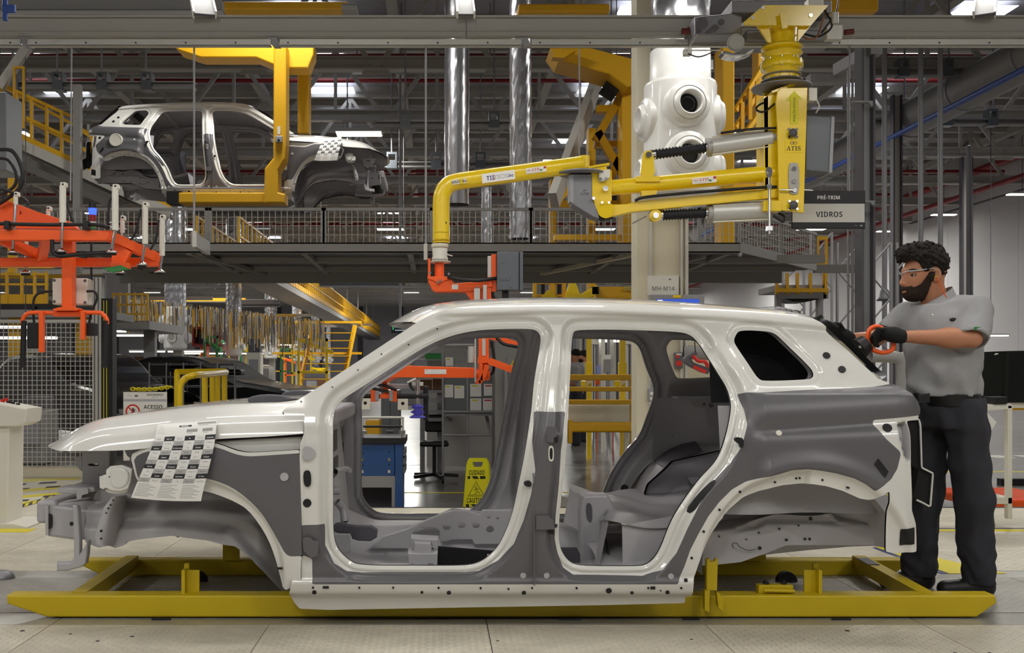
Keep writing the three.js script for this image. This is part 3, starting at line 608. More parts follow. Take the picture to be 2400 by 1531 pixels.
both('wheel_house_hole', [disc(265, 1173, 4.77, 2, 0.004), disc(259, 1184, 4.77, 2.2, 0.004), disc(254, 1192, 4.77, 2.4, 0.004), disc(249, 1203, 4.77, 2, 0.004), disc(237, 1245, 4.775, 3.2, 0.004), disc(237, 1263, 4.78, 2.4, 0.004)], M.black, { each: 1 });
both('lamp_carrier', [pplate([[232, 1118], [248, 1112], [248, 1102], [258, 1093], [285, 1090], [310, 1100], [306, 1130], [300, 1146], [282, 1152], [262, 1150], [246, 1144], [242, 1148], [233, 1144]], 4.74, 0.05, [chaikin([[251, 1118], [256, 1114], [270, 1115], [270, 1119], [262, 1121], [252, 1122]], 1)], 0.004), pplate(chaikin([[258, 1100], [286, 1096], [304, 1108], [300, 1134], [284, 1146], [264, 1144], [256, 1128]], 2), 4.732, 0.03, [], 0.008), pplate(chaikin([[244, 1144], [300, 1144], [297, 1156], [270, 1160], [246, 1154]], 1), 4.76, 0.04, [], 0.008)], M.white);
both('bonnet_post', [pplate([[192, 1054], [258, 1053], [256, 1140], [245, 1150], [200, 1150], [192, 1138]], 5.12, 0.07, [chaikin([[203, 1084], [236, 1083], [236, 1095], [204, 1096]], 1), circ(211, 1064, 4, 10), circ(232, 1112, 4, 10)], 0.006), pplate([[172, 1072], [192, 1072], [192, 1105], [185, 1100]], 5.14, 0.02)], M.ecoat);
both('bumper_bracket', [pplate([[134, 1144], [206, 1146], [206, 1150], [180, 1150], [180, 1158], [134, 1156]], 4.95, 0.16, [], 0.004), pplate([[178, 1146], [206, 1145], [207, 1157], [192, 1161], [190, 1170], [180, 1171]], 4.93, 0.012)], M.ecoat);
part('crash_beam', box(W(108, 1200, 5).x - 0.05, W(108, 1200, 5).x + 0.05, 0.42, 0.53, CARZ - 0.55, CARZ + 0.55, 0.02), M.ecoat, car);
part('lock_platform', box(W(180, 1146, 5).x - 0.05, W(230, 1146, 5).x, 0.575, 0.60, CARZ - 0.6, CARZ + 0.6, 0.01), M.ecoat, car);
both('bumper_hanger', [pplate([[169, 1184], [180, 1186], [183, 1200], [186, 1268], [186, 1300], [206, 1268], [204, 1300], [200, 1322], [190, 1330], [160, 1338], [132, 1340], [132, 1319], [165, 1318], [172, 1308], [172, 1260]], 4.9, 0.05, [], 0.008)], M.ecoat);
both('skirt_bracket', [pplate([[412, 1250], [422, 1250], [420, 1260], [414, 1260]], 4.93, 0.01), pplate([[428, 1250], [468, 1252], [456, 1259], [440, 1262]], 4.93, 0.02), pplate([[470, 1254], [496, 1258], [484, 1266], [472, 1262]], 4.93, 0.01)], M.greyDark, { each: 1 });
both('wing_plug', disc(666.5, 1118, 4.598, 10, 0.012, 18), M.ecoat, { label: 'pale round plug in the dark wing' });
// hinge pillar details
const sdisc = (px, py, r, dz = 0, t = 0.006) => { const [x, y] = S(px, py); const e = 0.012, n = V(-(sideZ(x + e, y) - sideZ(x - e, y)) / (2 * e), -(sideZ(x, y + e) - sideZ(x, y - e)) / (2 * e), 1).normalize(), p = V(x, y, sideZ(x, y)).addScaledVector(n, dz); return cyl(p.clone().addScaledVector(n, -t), p.clone().addScaledVector(n, 0.002), r * 4.62 / F, 14); };
const patch = (pts, dz = 0.003) => { const q = side(pts), xs = q.map((p) => p[0]), ys = q.map((p) => p[1]); return sheet({ x0: Math.min(...xs) - 0.01, x1: Math.max(...xs) + 0.01, y0: Math.min(...ys) - 0.01, y1: Math.max(...ys) + 0.01, cell: 0.004, sd: sdPoly(q), zf: (x, y) => sideZ(x, y) + dz }); };
const splate = (pts, dz, t) => { const q = side(pts); let z = -9; for (const [x, y] of q) z = Math.max(z, sideZ(x, y)); return plate(q, z + dz, t); };
both('hinge_bracket', [splate(chaikin([[711, 1048], [722, 1046], [734, 1052], [740, 1062], [736, 1070], [722, 1080], [711, 1078]], 1), 0.012, 0.02), sdisc(716, 1054, 4, 0.016), sdisc(716, 1073, 4, 0.016)], M.ecoat);
both('pillar_hole', [splate(chaikin([[710, 1108], [718, 1102], [728, 1106], [729, 1136], [722, 1143], [712, 1138]], 2), 0.003, 0.012), sdisc(719, 1180, 10, 0.003)], M.black, { each: 1 });
both('door_hinge', [splate([[709, 1260], [726, 1258], [734, 1266], [748, 1268], [746, 1302], [730, 1306], [712, 1290]], 0.014, 0.02), splate([[1281, 999], [1300, 1000], [1306, 1008], [1308, 1036], [1290, 1038], [1281, 1034]], 0.014, 0.02), splate([[1256, 1208], [1285, 1208], [1296, 1220], [1300, 1240], [1256, 1240]], 0.012, 0.018)], M.primer, { each: 1 });
both('hinge_pin', [sdisc(736, 1284, 6, 0.02, 0.02), sdisc(1300, 1018, 5, 0.03, 0.02), sdisc(1292, 1232, 5, 0.03, 0.02)], M.chrome, { each: 1 });
both('hinge_shadow_gap', [splate([[736, 1288], [746, 1286], [744, 1303], [734, 1303]], 0.018, 0.012), splate([[1297, 1026], [1308, 1022], [1306, 1038], [1298, 1037]], 0.018, 0.012), splate([[1290, 1240], [1299, 1232], [1298, 1254], [1288, 1252]], 0.018, 0.012)], M.black, { each: 1 });
both('striker', [splate(chaikin([[1719, 1026], [1728, 1024], [1740, 1028], [1740, 1048], [1733, 1050], [1730, 1040], [1720, 1034]], 1), 0.02, 0.02), splate(chaikin([[1227, 1130], [1240, 1126], [1246, 1132], [1244, 1142], [1230, 1140]], 1), 0.02, 0.02)], M.black, { each: 1 });
both('pillar_slot', splate(chaikin([[1285, 1048], [1292, 1044], [1298, 1050], [1298, 1078], [1292, 1083], [1285, 1078]], 2), 0.004, 0.01), M.creamWhite);
both('pillar_slot_hole', splate(chaikin([[1288, 1052], [1292, 1049], [1295, 1053], [1295, 1074], [1292, 1078], [1288, 1074]], 2), 0.006, 0.01), M.black);
both('overlap_seam', splate([[1249, 1110], [1252, 1110], [1252, 1368], [1249, 1368]], 0.003, 0.02), M.primer);
for (const [a, b, r] of [[735, 1375, 2.6], [738, 1386, 5.4], [843, 1375, 2.4], [922, 1375, 2.4], [989, 1386, 3.4], [1028, 1375.5, 2.6], [1052, 1387, 5.2], [1126, 1376, 2.6], [1191, 1378, 2.4], [1227, 1387, 5.2], [1246, 1376, 2.4], [1350, 1376, 2.6], [1425, 1382, 7], [1479, 1387, 4], [1517, 1376, 2.4], [1562, 1386, 5], [1546, 1382, 1.6], [1594, 1376, 2.6], [1734, 1153, 3], [1686, 1195, 3], [1649, 1246, 3], [1621, 1308, 3], [1816, 1130, 2.6], [1866, 1121, 2.6], [1874, 1120.5, 2.6], [1924, 1124, 2.6], [2074, 1003, 11], [1938.6, 834, 9], [1973, 866.6, 9]])
  both('panel_hole', sdisc(a, b, r, 0.003), M.black);
for (const [a, b] of [[1226, 1349], [1281, 1349], [1572, 1351]]) both('sill_plug', sdisc(a, b, 7, 0.004), M.ecoat);
both('quarter_plug', sdisc(1821.5, 1016, 7, 0.005), M.creamWhite);
for (const q of [[[758, 1372], [772, 1372], [772, 1377], [758, 1377]], [[1522, 1373], [1533, 1373], [1533, 1379], [1522, 1379]], [[1602, 1355], [1609, 1355], [1609, 1362], [1602, 1362]], [[1980, 1139], [1987, 1141], [1986, 1145], [1979, 1143]], [[650, 1330], [662, 1330], [662, 1335], [650, 1335]]]) both('panel_slot', splate(q, 0.004, 0.008), M.black);
both('quarter_patch', patch([[2041, 1087], [2051, 1073], [2075, 1104], [2066, 1119]]), M.black);
both('sill_seal', patch(chaikin([[1610, 1200], [1640, 1160], [1676, 1124], [1680, 1130], [1650, 1166], [1622, 1206]], 1), 0.005), M.black);
for (const [a, b] of [[658, 967], [700, 939], [773, 905], [833, 865], [888, 828], [951, 804], [1018, 767]]) both('pillar_clip', sdisc(a + 6, b + 3, 1.6, 0.004), M.black);
// ---- inside of the shell
{
  // floor pan with tunnel
  const fy = (x, z) => { const t = Math.abs(z - CARZ); return 0.195 + 0.15 * sst(0.2, 0.1, t) * sst(1.0, 0.6, x) + 0.01 * Math.sin(z * 40) * sst(0.25, 0.4, t) + 0.03 * sst(0.62, 0.72, t) + 0.1 * sst(-0.3, -0.62, x); };
  part('floor_pan', grid((u, v) => { const x = lerp(-0.62, 1.12, u), z = CARZ + lerp(-0.80, 0.80, v); return V(x, fy(x, z), z); }, 80, 90), M.ecoat, car);
  part('bulkhead', grid((u, v) => { const y = lerp(0.2, 0.9, u), z = CARZ + lerp(-0.82, 0.82, v); return V(-0.52 - 0.07 * u + 0.09 * sst(0.35, 0, u) * 0 + 0.05 * Math.sin(z * 6) * 0.3, y, z); }, 20, 40), M.ecoat, car);
  parts('bulkhead_opening', [box(-0.545, -0.535, 0.73, 0.84, CARZ - 0.05, CARZ + 0.42, 0.004), box(-0.54, -0.53, 0.60, 0.70, CARZ - 0.05, CARZ + 0.42, 0.004)], M.black, car);
  parts('bulkhead_pipe', [tube([V(-0.5, 0.66, -5.1), V(-0.47, 0.655, -5.3), V(-0.46, 0.63, -5.45)], 0.016, 8), tube([V(-0.5, 0.5, -5.2), V(-0.47, 0.46, -5.22), V(-0.46, 0.40, -5.2)], 0.02, 8), cyl(V(-0.53, 0.56, -5.15), V(-0.48, 0.56, -5.15), 0.02, 12)], M.ecoat, car);
  part('scuttle_beam', box(-0.6, -0.5, 0.88, 0.96, CARZ - 0.82, CARZ + 0.82, 0.02), M.ecoat, car);
  // tunnel cross-piece with round holes
  const hz = [[1047, 1235.6, 11], [1081.7, 1232, 11], [1115.6, 1232, 11], [1148.7, 1241.6, 11], [1144.8, 1211, 6], [1165.6, 1213, 6]].map(([a, b, r]) => circ(a, b, r, 18));
  part('tunnel_panel', pplate([[866, 1286], [900, 1258], [955, 1240], [985, 1226], [1030, 1206], [1062, 1196], [1095, 1197], [1126, 1207], [1130, 1196], [1200, 1196], [1198, 1250], [1186, 1268], [1178, 1276], [1112, 1276], [1106, 1265], [1060, 1265], [1046, 1270], [1032, 1270], [1030, 1245], [1020, 1238], [985, 1238], [966, 1250], [960, 1286]], 5.34, 0.03, hz, 0.004), M.ecoat, car);
  part('tunnel_back', pplate([[880, 1300], [960, 1236], [1060, 1192], [1130, 1200], [1210, 1192], [1210, 1300]], 5.5, 0.02), M.ecoat, car);
  part('seat_bracket', [pplate([[963, 1261], [1027, 1265], [1026, 1288], [1017, 1290], [1010, 1274], [978, 1273], [972, 1290], [962, 1290]], 5.06, 0.12, [], 0.004), pplate([[956, 1297], [1026, 1297], [1025, 1329], [1018, 1329], [1014, 1322], [1004, 1322], [1000, 1329], [970, 1329], [966, 1322], [958, 1329]], 4.96, 0.16, [], 0.005), pplate([[972, 1273], [1010, 1274], [1012, 1297], [968, 1297]], 5.0, 0.06, [], 0.004)], M.ecoat, car);
  part('sound_mat', pplate([[1027, 1281], [1090, 1286], [1175, 1293], [1160, 1310], [1130, 1331], [1022, 1331]], 5.08, 0.02, [], 0.006), M.blackMatte, car, { label: 'black felt sound mat on the floor pan' });
  part('mat_tag', pplate([[1142, 1299], [1168, 1302], [1160, 1313], [1142, 1310]], 5.075, 0.002), M.paper, car);
  part('bitumen_pad', pplate(chaikin([[780, 1228], [806, 1224], [818, 1232], [886, 1232], [882, 1270], [826, 1268], [822, 1252], [780, 1250]], 1), 5.12, 0.03, [], 0.008), M.greyDark, car);
  part('footwell_bracket', [pplate([[781, 1252], [821, 1252], [822, 1290], [815, 1296], [784, 1296]], 5.02, 0.02, [circ(805, 1262, 2, 8)], 0.004)], M.ecoat, car);
  // second-row floor, heel board and seat pan
  part('heel_board', grid((u, v) => { const z = CARZ + lerp(-0.78, 0.70, v), y = lerp(0.2, 0.45, u); return V(0.80 + 0.05 * u + 0.06 * Math.cos((z - CARZ) * 5), y, z); }, 10, 40), M.ecoat, car);
  part('seat_pan', grid((u, v) => { const x = lerp(0.84, 2.05, u), z = CARZ + lerp(-0.78, 0.70, v), t = z - CARZ; return V(x + 0.06 * Math.cos(t * 5) * (1 - u), 0.45 - 0.05 * Math.sin(Math.min(1, u * 1.6) * Math.PI * 0.9) + 0.018 * Math.sin(x * 17) * Math.cos(z * 8) + 0.07 * u, z); }, 60, 50), M.ecoat, car);
  part('seat_side', grid((u, v) => V(lerp(0.86, 1.17, u), lerp(0.2, 0.43 + 0.06 * u, v), CARZ + 0.70 - 0.02 * v), 20, 8), M.ecoat, car);
  part('tunnel_end', pplate([[1366, 1164], [1380, 1160], [1424, 1160], [1432, 1172], [1452, 1210], [1420, 1222], [1410, 1226], [1408, 1330], [1362, 1330], [1360, 1200]], 5.3, 0.12, [], 0.014), M.ecoat, car);
  part('tunnel_mark', pplate(chaikin([[1374, 1180], [1384, 1180], [1388, 1190], [1388, 1222], [1382, 1226], [1374, 1212]], 1), 5.295, 0.006), M.greyDark, car);
  part('floor_box', grid((u, v) => { const x = lerp(0.75, 1.06, u), z = lerp(-4.8, -5.25, v); return V(x, 0.235 + 0.05 * v + 0.02 * Math.sin(v * 3.1) + 0.03 * u, z); }, 12, 12), M.ecoat, car);
  part('floor_mat', pplate([[1314, 1284], [1352, 1284], [1360, 1300], [1360, 1330], [1330, 1330], [1314, 1300]], 5.2, 0.02, [], 0.005), M.greyDark, car);
  part('tank_harness', tube([W(1418, 1262, 5.1), W(1424, 1290, 5.0), W(1430, 1310, 4.95), W(1432, 1332, 4.9)], 0.006, 6), M.greyDark, car);
  part('rear_floor', grid((u, v) => V(lerp(1.45, 2.08, u), 0.52 + 0.015 * Math.sin(v * 30), CARZ + lerp(-0.6, 0.6, v)), 6, 30), M.ecoat, car);
  for (const s of [1, -1]) {
    const za = CARZ + s * 0.87, zb = CARZ + s * 0.60;
    // wheel house: arched tunnel closed towards the cabin
    const prof = [[0.445, za], [0.445, lerp(za, zb, 0.55)], [0.42, lerp(za, zb, 0.85)], [0.33, zb], [0.15, lerp(za, zb, 1.12)], [0.0, lerp(za, zb, 1.15)]];
    part('rear_wheel_house', grid((u, v) => { const a = lerp(0.12, Math.PI + 0.1, u), f = v * 5, i = Math.min(4, f | 0), t = f - i, r = lerp(prof[i][0], prof[i + 1][0], t), z = lerp(prof[i][1], prof[i + 1][1], t); return V(archC[0] + r * Math.cos(a), archC[1] + 0.02 + r * 0.98 * Math.sin(a), z); }, 40, 24), M.ecoat, car, { label: 'grey wheel house behind the rear arch' });
    part('wheel_house_pad', grid((u, v) => { const a = lerp(1.75, 2.35, u), r = lerp(0.452, 0.40, v * v), z = lerp(lerp(za, zb, 0.3), zb, v); return V(archC[0] + r * Math.cos(a), archC[1] + 0.025 + r * Math.sin(a), z); }, 10, 8), M.greyDark, car);
    // side liner of the luggage space
    const lin = (u, v) => V(lerp(1.3, 2.06, u), lerp(0.5, 0.99, v), CARZ + s * (0.80 - 0.1 * v - 0.05 * u + 0.03 * Math.sin(u * 9)));
    part('side_liner', grid(lin, 20, 14), M.ecoat, car);
    for (const [a, b] of [[1602, 962], [1579, 1014], [1601, 1014], [1464, 1145]]) if (s < 0) part('liner_hole', disc(a, b, 6.32, 9, 0.006), M.black, car);
    part('parcel_ledge', box(1.42, 2.0, 0.985, 1.0, CARZ + s * 0.62, CARZ + s * 0.80, 0.004), M.ecoat, car);
    part('belt_bracket', plate([[1.62, 0.82], [1.95, 0.82], [1.95, 0.985], [1.50, 0.985], [1.52, 0.94], [1.6, 0.93]], CARZ + s * 0.64, 0.02, [circ(1.62, 0.95, 0.016, 12), circ(1.58, 0.955, 0.01, 10), circ(1.86, 0.955, 0.01, 10), [[1.68, 0.84], [1.86, 0.84], [1.82, 0.92], [1.74, 0.92]]]), M.ecoat, car);
  }
}
// grey underbody seen through the rear wheel arch
{
  const D = 4.9, pts = [[1600, 1345], [1640, 1200], [1700, 1130], [1880, 1090], [2040, 1130], [2082, 1138], [2082, 1278], [1843, 1278], [1817, 1289], [1796, 1297], [1736, 1318], [1689, 1323], [1634, 1327]];
  const p2 = (a, b) => { const p = W(a, b, D); return [p.x, p.y]; };
  const sd = sdPoly(pts.map((p) => p2(...p)));
  const l1 = table([[1600, 1240], [1700, 1236], [1745, 1225], [1780, 1200], [1830, 1193], [1880, 1193], [1950, 1198], [1965, 1216], [2080, 1226]].map((p) => p2(...p))), l2 = table([[1600, 1250], [1700, 1246], [1770, 1240], [1800, 1226], [2080, 1236]].map((p) => p2(...p)));
  const zf = (x, y) => -D - 0.035 * sst(-0.008, 0.012, y - l1(x)) - 0.02 * sst(-0.006, 0.008, y - l2(x)) + 0.02 * Math.exp(-(((y - l1(x) + 0.012) / 0.01) ** 2)) - 0.1 * sst(0.45, 0.62, y);
  both('underbody_panel', sheet({ x0: 1.1, x1: 2.16, y0: 0.15, y1: 0.72, cell: 0.011, sd, zf, skirt: 0.05 }), M.ecoat, { label: 'grey pressed underbody side above the rear suspension' });
  both('underbody_bracket', [pplate([[1742, 1181], [1756, 1176], [1765, 1170], [1783, 1176], [1782, 1183], [1765, 1188], [1766, 1200], [1748, 1196]], 4.88, 0.06, [], 0.004)], M.ecoat);
  for (const [a, b, r] of [[1686, 1258, 2], [1750, 1265, 1.6], [1779, 1249, 2], [1827, 1240, 2.4], [1872, 1232, 2.2], [1843.6, 1266, 3], [1887, 1264, 3], [1898, 1264, 3], [1781, 1285, 4], [1900, 1216, 4.2]]) both('underbody_hole', disc(a, b, 4.893, r, 0.004), M.black);
  both('loop_cable', [tube([W(1720, 1286, 4.88), W(1716, 1276, 4.88), W(1726, 1273, 4.88), W(1734, 1282, 4.88), W(1752, 1290, 4.88), W(1772, 1288, 4.88)], 0.002, 5)], M.greyDark);
}
// tail
both('tail_opening', patch([[2103, 1238], [2134, 1233], [2133, 1272], [2103, 1277]]), M.black);
both('lamp_pocket', patch([[2099, 994], [2121, 991], [2126, 1026], [2126, 1080], [2113, 1064], [2106, 1030]]), M.ecoat);
{
  const L = [[1916, 751], [1938, 770], [1989, 818], [2022, 851], [2050, 878], [2072, 894]].map(([a, b]) => S(a, b));
  const at = (u) => { const f = u * (L.length - 1), i = Math.min(L.length - 2, f | 0), t = f - i; return [lerp(L[i][0], L[i + 1][0], t), lerp(L[i][1], L[i + 1][1], t)]; };
  const scr = (off) => (u, v) => { const [x, y] = at(u), s = v * 2 - 1, w = 0.95 - inset(y) - 0.015; return V(x + off + 0.09 * (1 - s * s), y + off * 0.75 + 0.01, CARZ + s * w); };
  part('rear_screen', [grid(scr(0.022), 24, 30), grid(scr(0.0), 24, 30), grid((u, v) => scr(0.022 * v)(u, 1), 24, 2), grid((u, v) => scr(0.022 * v)(u, 0), 24, 2)], M.blackGloss, car, { label: 'black glass rear screen' });
  const tg = (u, v) => { const y = lerp(0.93, 0.56, u), s = v * 2 - 1; return V(2.13 + 0.04 * Math.sin(u * 3) + 0.07 * (1 - s * s) + (u > 0.55 ? 0.045 * sst(0.55, 0.62, u) : 0), y, CARZ + s * 0.74); };
  part('tailgate', grid(tg, 24, 24), M.blackMatte, car, { label: 'black lower tailgate' });
  both('tailgate_edge', tube([[2124, 985], [2153, 983], [2157, 1000], [2160, 1096], [2186, 1110], [2183, 1150], [2180, 1188], [2165, 1180], [2148, 1172]].map(([a, b]) => W(a, b, 4.92)), 0.005, 6, 60, false, 0.05), M.white);
  both('tailgate_side', pplate([[2124, 986], [2153, 984], [2157, 1000], [2160, 1096], [2186, 1110], [2180, 1186], [2148, 1172], [2130, 1168], [2128, 1030]], 4.93, 0.02), M.blackMatte);
  part('quarter_blackout', grid((u, v) => V(lerp(1.30, lerp(2.0, 1.62, v), u), lerp(1.0, 1.38, v), CARZ + 0.58 - 0.06 * v + 0.02 * Math.sin(u * 7)), 20, 12), M.blackMatte, car, { label: 'black panel added to darken the rear quarter opening' });  // black sheet added on the near side so the quarter opening reads dark
  part('wiper_cover', [box(1.66, 1.78, 1.40, 1.45, CARZ - 0.25, CARZ + 0.45, 0.02)], M.black, car);
  part('protective_film', grid((u, v) => { const p = W(lerp(1765, 1895, u), lerp(726, 742, u) - 12 * Math.sin(Math.PI * clamp(u * 1.05)) , 5.0 + v * 0.7); p.y += 0.008 * noise2(u * 14, v * 9); return p; }, 40, 20), phys(0xe8e8ec, 0.15, { transmission: 0.75, thickness: 0, ior: 1.3 }), car, { label: 'crumpled clear film at the back of the roof' });
  part('front_film', grid((u, v) => { const p = W(lerp(965, 1005, u), lerp(758, 738, u) + 6 * v + 4 * noise2(u * 6, v * 5), 4.95 + v * 0.35); return p; }, 16, 10), phys(0xe8e8ec, 0.2, { transmission: 0.6, thickness: 0, ior: 1.3 }), car);
}
// ---------------------------------------------------------------- skid
{
  const t = thing('assembly_skid', 'yellow steel skid with two long rails carrying the car body', 'skid', V(0.3, 0, -5.4));
  part('rail', pplate([[15, 1396], [2333, 1396], [2337, 1414], [2290, 1447], [110, 1447], [16, 1416]], 4.86, 0.105, [], 0.008), M.skidYellow, t);
  part('rail', pplate([[190, 1313], [2122, 1313], [2126, 1326], [2090, 1350], [240, 1350], [190, 1326]], 5.88, 0.105, [], 0.008), M.skidYellow, t);
  const br = (a, b) => part('diagonal_brace', bar(a, b, 0.07, 0.07), M.skidYellow, t);
  br(W(185, 1398, 4.92).setY(0.075), W(310, 1318, 5.9).setY(0.075)); br(W(2170, 1398, 4.92).setY(0.075), W(2012, 1322, 5.9).setY(0.075));
  for (const px of [700, 1150, 1560]) { const x = W(px, 1400, 4.9).x; part('cross_member', box(x - 0.04, x + 0.04, 0.03, 0.10, -5.9, -4.95), M.skidYellow, t); }
  part('brace_pad', bar(W(2020, 1316, 5.8).setY(0.113), W(2048, 1332, 5.6).setY(0.113), 0.06, 0.004), M.greyDark, t);
  part('post', [pplate([[425, 1337], [467, 1337], [467, 1398], [425, 1398]], 4.94, 0.012), pplate([[425, 1337], [433, 1337], [433, 1398], [425, 1398]], 4.9, 0.06)], M.skidYellow, t);
  part('post', [pplate([[1885, 1337], [1926, 1337], [1926, 1398], [1885, 1398]], 4.94, 0.012), pplate([[1919, 1337], [1927, 1337], [1927, 1398], [1919, 1398]], 4.9, 0.06)], M.skidYellow, t);
  for (const a of [437, 1913]) part('locating_pin', [pbox(a - 6, 1322, a + 6, 1340, 4.98, 0.03, 0.003)], M.skidYellow, t);
  part('clamp', [pplate([[1656, 1312], [1663, 1310], [1665, 1318], [1676, 1316], [1677, 1310], [1683, 1311], [1681, 1385], [1656, 1385]], 4.80, 0.035, [circ(1670, 1325, 2, 8)], 0.004), pplate([[1652, 1385], [1664, 1384], [1662, 1436], [1652, 1430]], 4.79, 0.04), pplate([[1680, 1388], [1687, 1392], [1697, 1404], [1696, 1436], [1684, 1424]], 4.79, 0.04)], M.skidYellow, t);
  part('clamp', [pplate([[522, 1264], [560, 1266], [560, 1314], [522, 1314]], 5.86, 0.03)], M.skidYellow, t);
  part('clamp', pplate([[1700, 1303], [1795, 1294], [1795, 1314], [1700, 1314]], 5.84, 0.03), M.skidYellow, t);
  part('rest_block', [pbox(1778, 1372, 1860, 1399, 4.9, 0.05, 0.006), cyl(W(1790, 1384, 4.88), W(1862, 1386, 4.88), 0.008, 8)], M.skidYellow, t);
  parts('rest_bolt', [disc(1796, 1368, 4.92, 6, 0.02), disc(1838, 1367, 4.92, 6, 0.02)], M.black, t);
  part('brace_plate', pplate([[1640, 1396], [1652, 1396], [1652, 1402], [1640, 1404]], 4.855, 0.01), M.skidYellow, t);
  for (const [a, d] of [[1818, 5.9], [480, 5.9]]) solo('skid_roller', 'dark drive roller under the far rail of the skid', 'roller', (() => { const p = W(a, 1356, d); return cyl(V(p.x, 0.0, -d + 0.16), V(p.x, 0.0, -d + 0.2), 0.055, 20); })(), M.rubber, 'drive rollers under the skid');
  for (const [a, b] of [[355, 400], [1950, 1995], [1310, 1362], [1600, 1640]]) part('slot', pbox(a, 1450, b, 1459, 4.83, 0.01), M.black, t, { label: 'dark slot beneath the rail' });
  solo('roller_cover', 'small domed steel cover on the floor beside the conveyor slot', 'cover', (() => { const p = W(5, 1356, 5.8); return ball(V(p.x, 0, p.z), 0.06, 1.2, 0.8, 1, 12); })(), M.steel);
}
// build sheet taped on the wing
let buildSheet;
{
  const tex = canvasTex(720, 1024, (c, w, h) => {
    c.fillStyle = '#e6e5e2'; c.fillRect(0, 0, w, h);
    c.fillStyle = '#222'; c.font = '16px sans-serif';
    c.fillRect(270, 38, 150, 22); c.fillStyle = '#fff'; c.font = 'bold 16px sans-serif'; c.fillText('0000000000', 292, 55);
    const bars = (x, y, n, hh) => { c.fillStyle = '#222'; let q = x; for (let i = 0; i < n; i++) { const b = 2 + ((i * 7 + 3) % 4); c.fillRect(q, y, b, hh); q += b + 2 + (i * 5 % 3); } };
    bars(490, 12, 34, 26); bars(370, 92, 20, 40); bars(560, 92, 18, 40);
    c.fillStyle = '#333'; c.font = '14px sans-serif'; c.fillText('0000000000000000', 500, 54); c.fillText('07006001', 380, 150); c.fillText('00007023', 565, 150);
    for (let i = 0; i < 5; i++) { c.fillStyle = '#9a9a9a'; c.fillRect(20, 30 + i * 26, 50 + i * 12, 4); }
    const words = ['Preto', 'DEF E Y', 'Padrão', 'M', 'Sem Pre', 'Land Rov', 'Simples', 'No Power', 'Padrão', 'HS-40', 'H Preto', 'SI Sensor', 'Autom', 'Brunei', 'PS-Steering', '60', 'Padrão', 'Sem', 'Ebony', 'Body Col', 'Pianbox', 'Motor', 'Pirelli', 'Simples', 'Gasolina', '706021', 'X / SOL'];
    const cw = w / 6, rh = 62; let k = 0;
    for (let r = 0; r < 10; r++) for (let i = 0; i < 6; i++) {
      const y = 178 + r * rh, dark = r % 2 === 0 && (i + (r / 2 | 0) * 1) % 2 === 1, mid = r % 2 === 1 && (i + (r >> 1)) % 2 === 0;
      c.fillStyle = dark ? '#26262a' : mid ? '#a9a8a8' : '#dedddb'; c.fillRect(i * cw, y, cw, rh);
      c.fillStyle = dark ? '#f4f4f4' : '#333'; c.font = (dark ? 'bold ' : '') + '19px sans-serif'; c.textAlign = 'center'; c.fillText(words[k++ % words.length], (i + 0.5) * cw, y + 42);
      c.font = '9px sans-serif'; c.textAlign = 'left'; c.fillText('––– –––– –––', i * cw + 6, y + 14);
    }
    c.fillStyle = '#777'; for (let col = 0; col < 3; col++) for (let r = 0; r < 9; r++) { c.fillRect(20 + col * 235, 820 + r * 20, 120 + ((r * 37 + col * 53) % 90), 5); }
  });
  // corners in the photograph: top left 370,995 top right 508,985 bottom right 471,1175 bottom left 307,1167
  const g = grid((u, v) => {
    const px = lerp(lerp(370, 508, u), lerp(307, 471, u), v) + 9 * Math.sin(v * Math.PI) * (1 - v), py = lerp(lerp(995, 985, u), lerp(1167, 1175, u), v) + 3 * Math.sin(u * 3.1) * v;
    const d = v < 0.3 ? lerp(4.665, 4.575, Math.sqrt(v / 0.3)) : 4.575 - 0.02 * Math.sin((v - 0.3) / 0.7 * 3.1);
    return W(px, py, d + 0.01 * Math.sin(u * 4 + 1) * v + 0.12 * (1 - u) * (1 - 0.4 * v) * 0.4);
  }, 24, 30);
  const uv = []; for (let j = 0; j <= 30; j++) for (let i = 0; i <= 24; i++) uv.push(i / 24, 1 - j / 30);
  g.setAttribute('uv', new THREE.Float32BufferAttribute(uv, 2));
  buildSheet = solo('build_sheet', 'printed paper build sheet with black and white option boxes hanging over the wing', 'paper sheet', g, std(0xffffff, 0.75, 0, { map: tex }), undefined, { keepUV: true });
}
// ---------------------------------------------------------------- second body on the overhead conveyor
const carFar = dup(car, V(-2.92, 3.55, -15.35), Math.PI, 'white and dark grey car body hanging in the yellow overhead carrier', undefined);
{
  carFar.remove(carFar.children.find((o) => o.name === 'quarter_blackout'));
  const off = buildSheet.position.clone().sub(carBase);
  dup(buildSheet, V(carFar.position.x - off.x, carFar.position.y + off.y, carFar.position.z + off.z + 0.02), 0, 'printed paper build sheet on the wing of the hanging car body');
  const p = W(271, 328, 14.35), l = V(-(p.x - carFar.position.x), p.y - carFar.position.y, -(p.z - carFar.position.z));
  const f = new THREE.Mesh(clean(lathe([[0, 0], [0.075, 0], [0.085, 0.006], [0.09, 0.0], [0.09, -0.05]], l, 28, V(0, 0, -1))), M.creamWhite); f.name = 'fuel_filler'; f.castShadow = f.receiveShadow = true; f.userData.label = 'pale round fuel filler opening'; carFar.add(f);
}
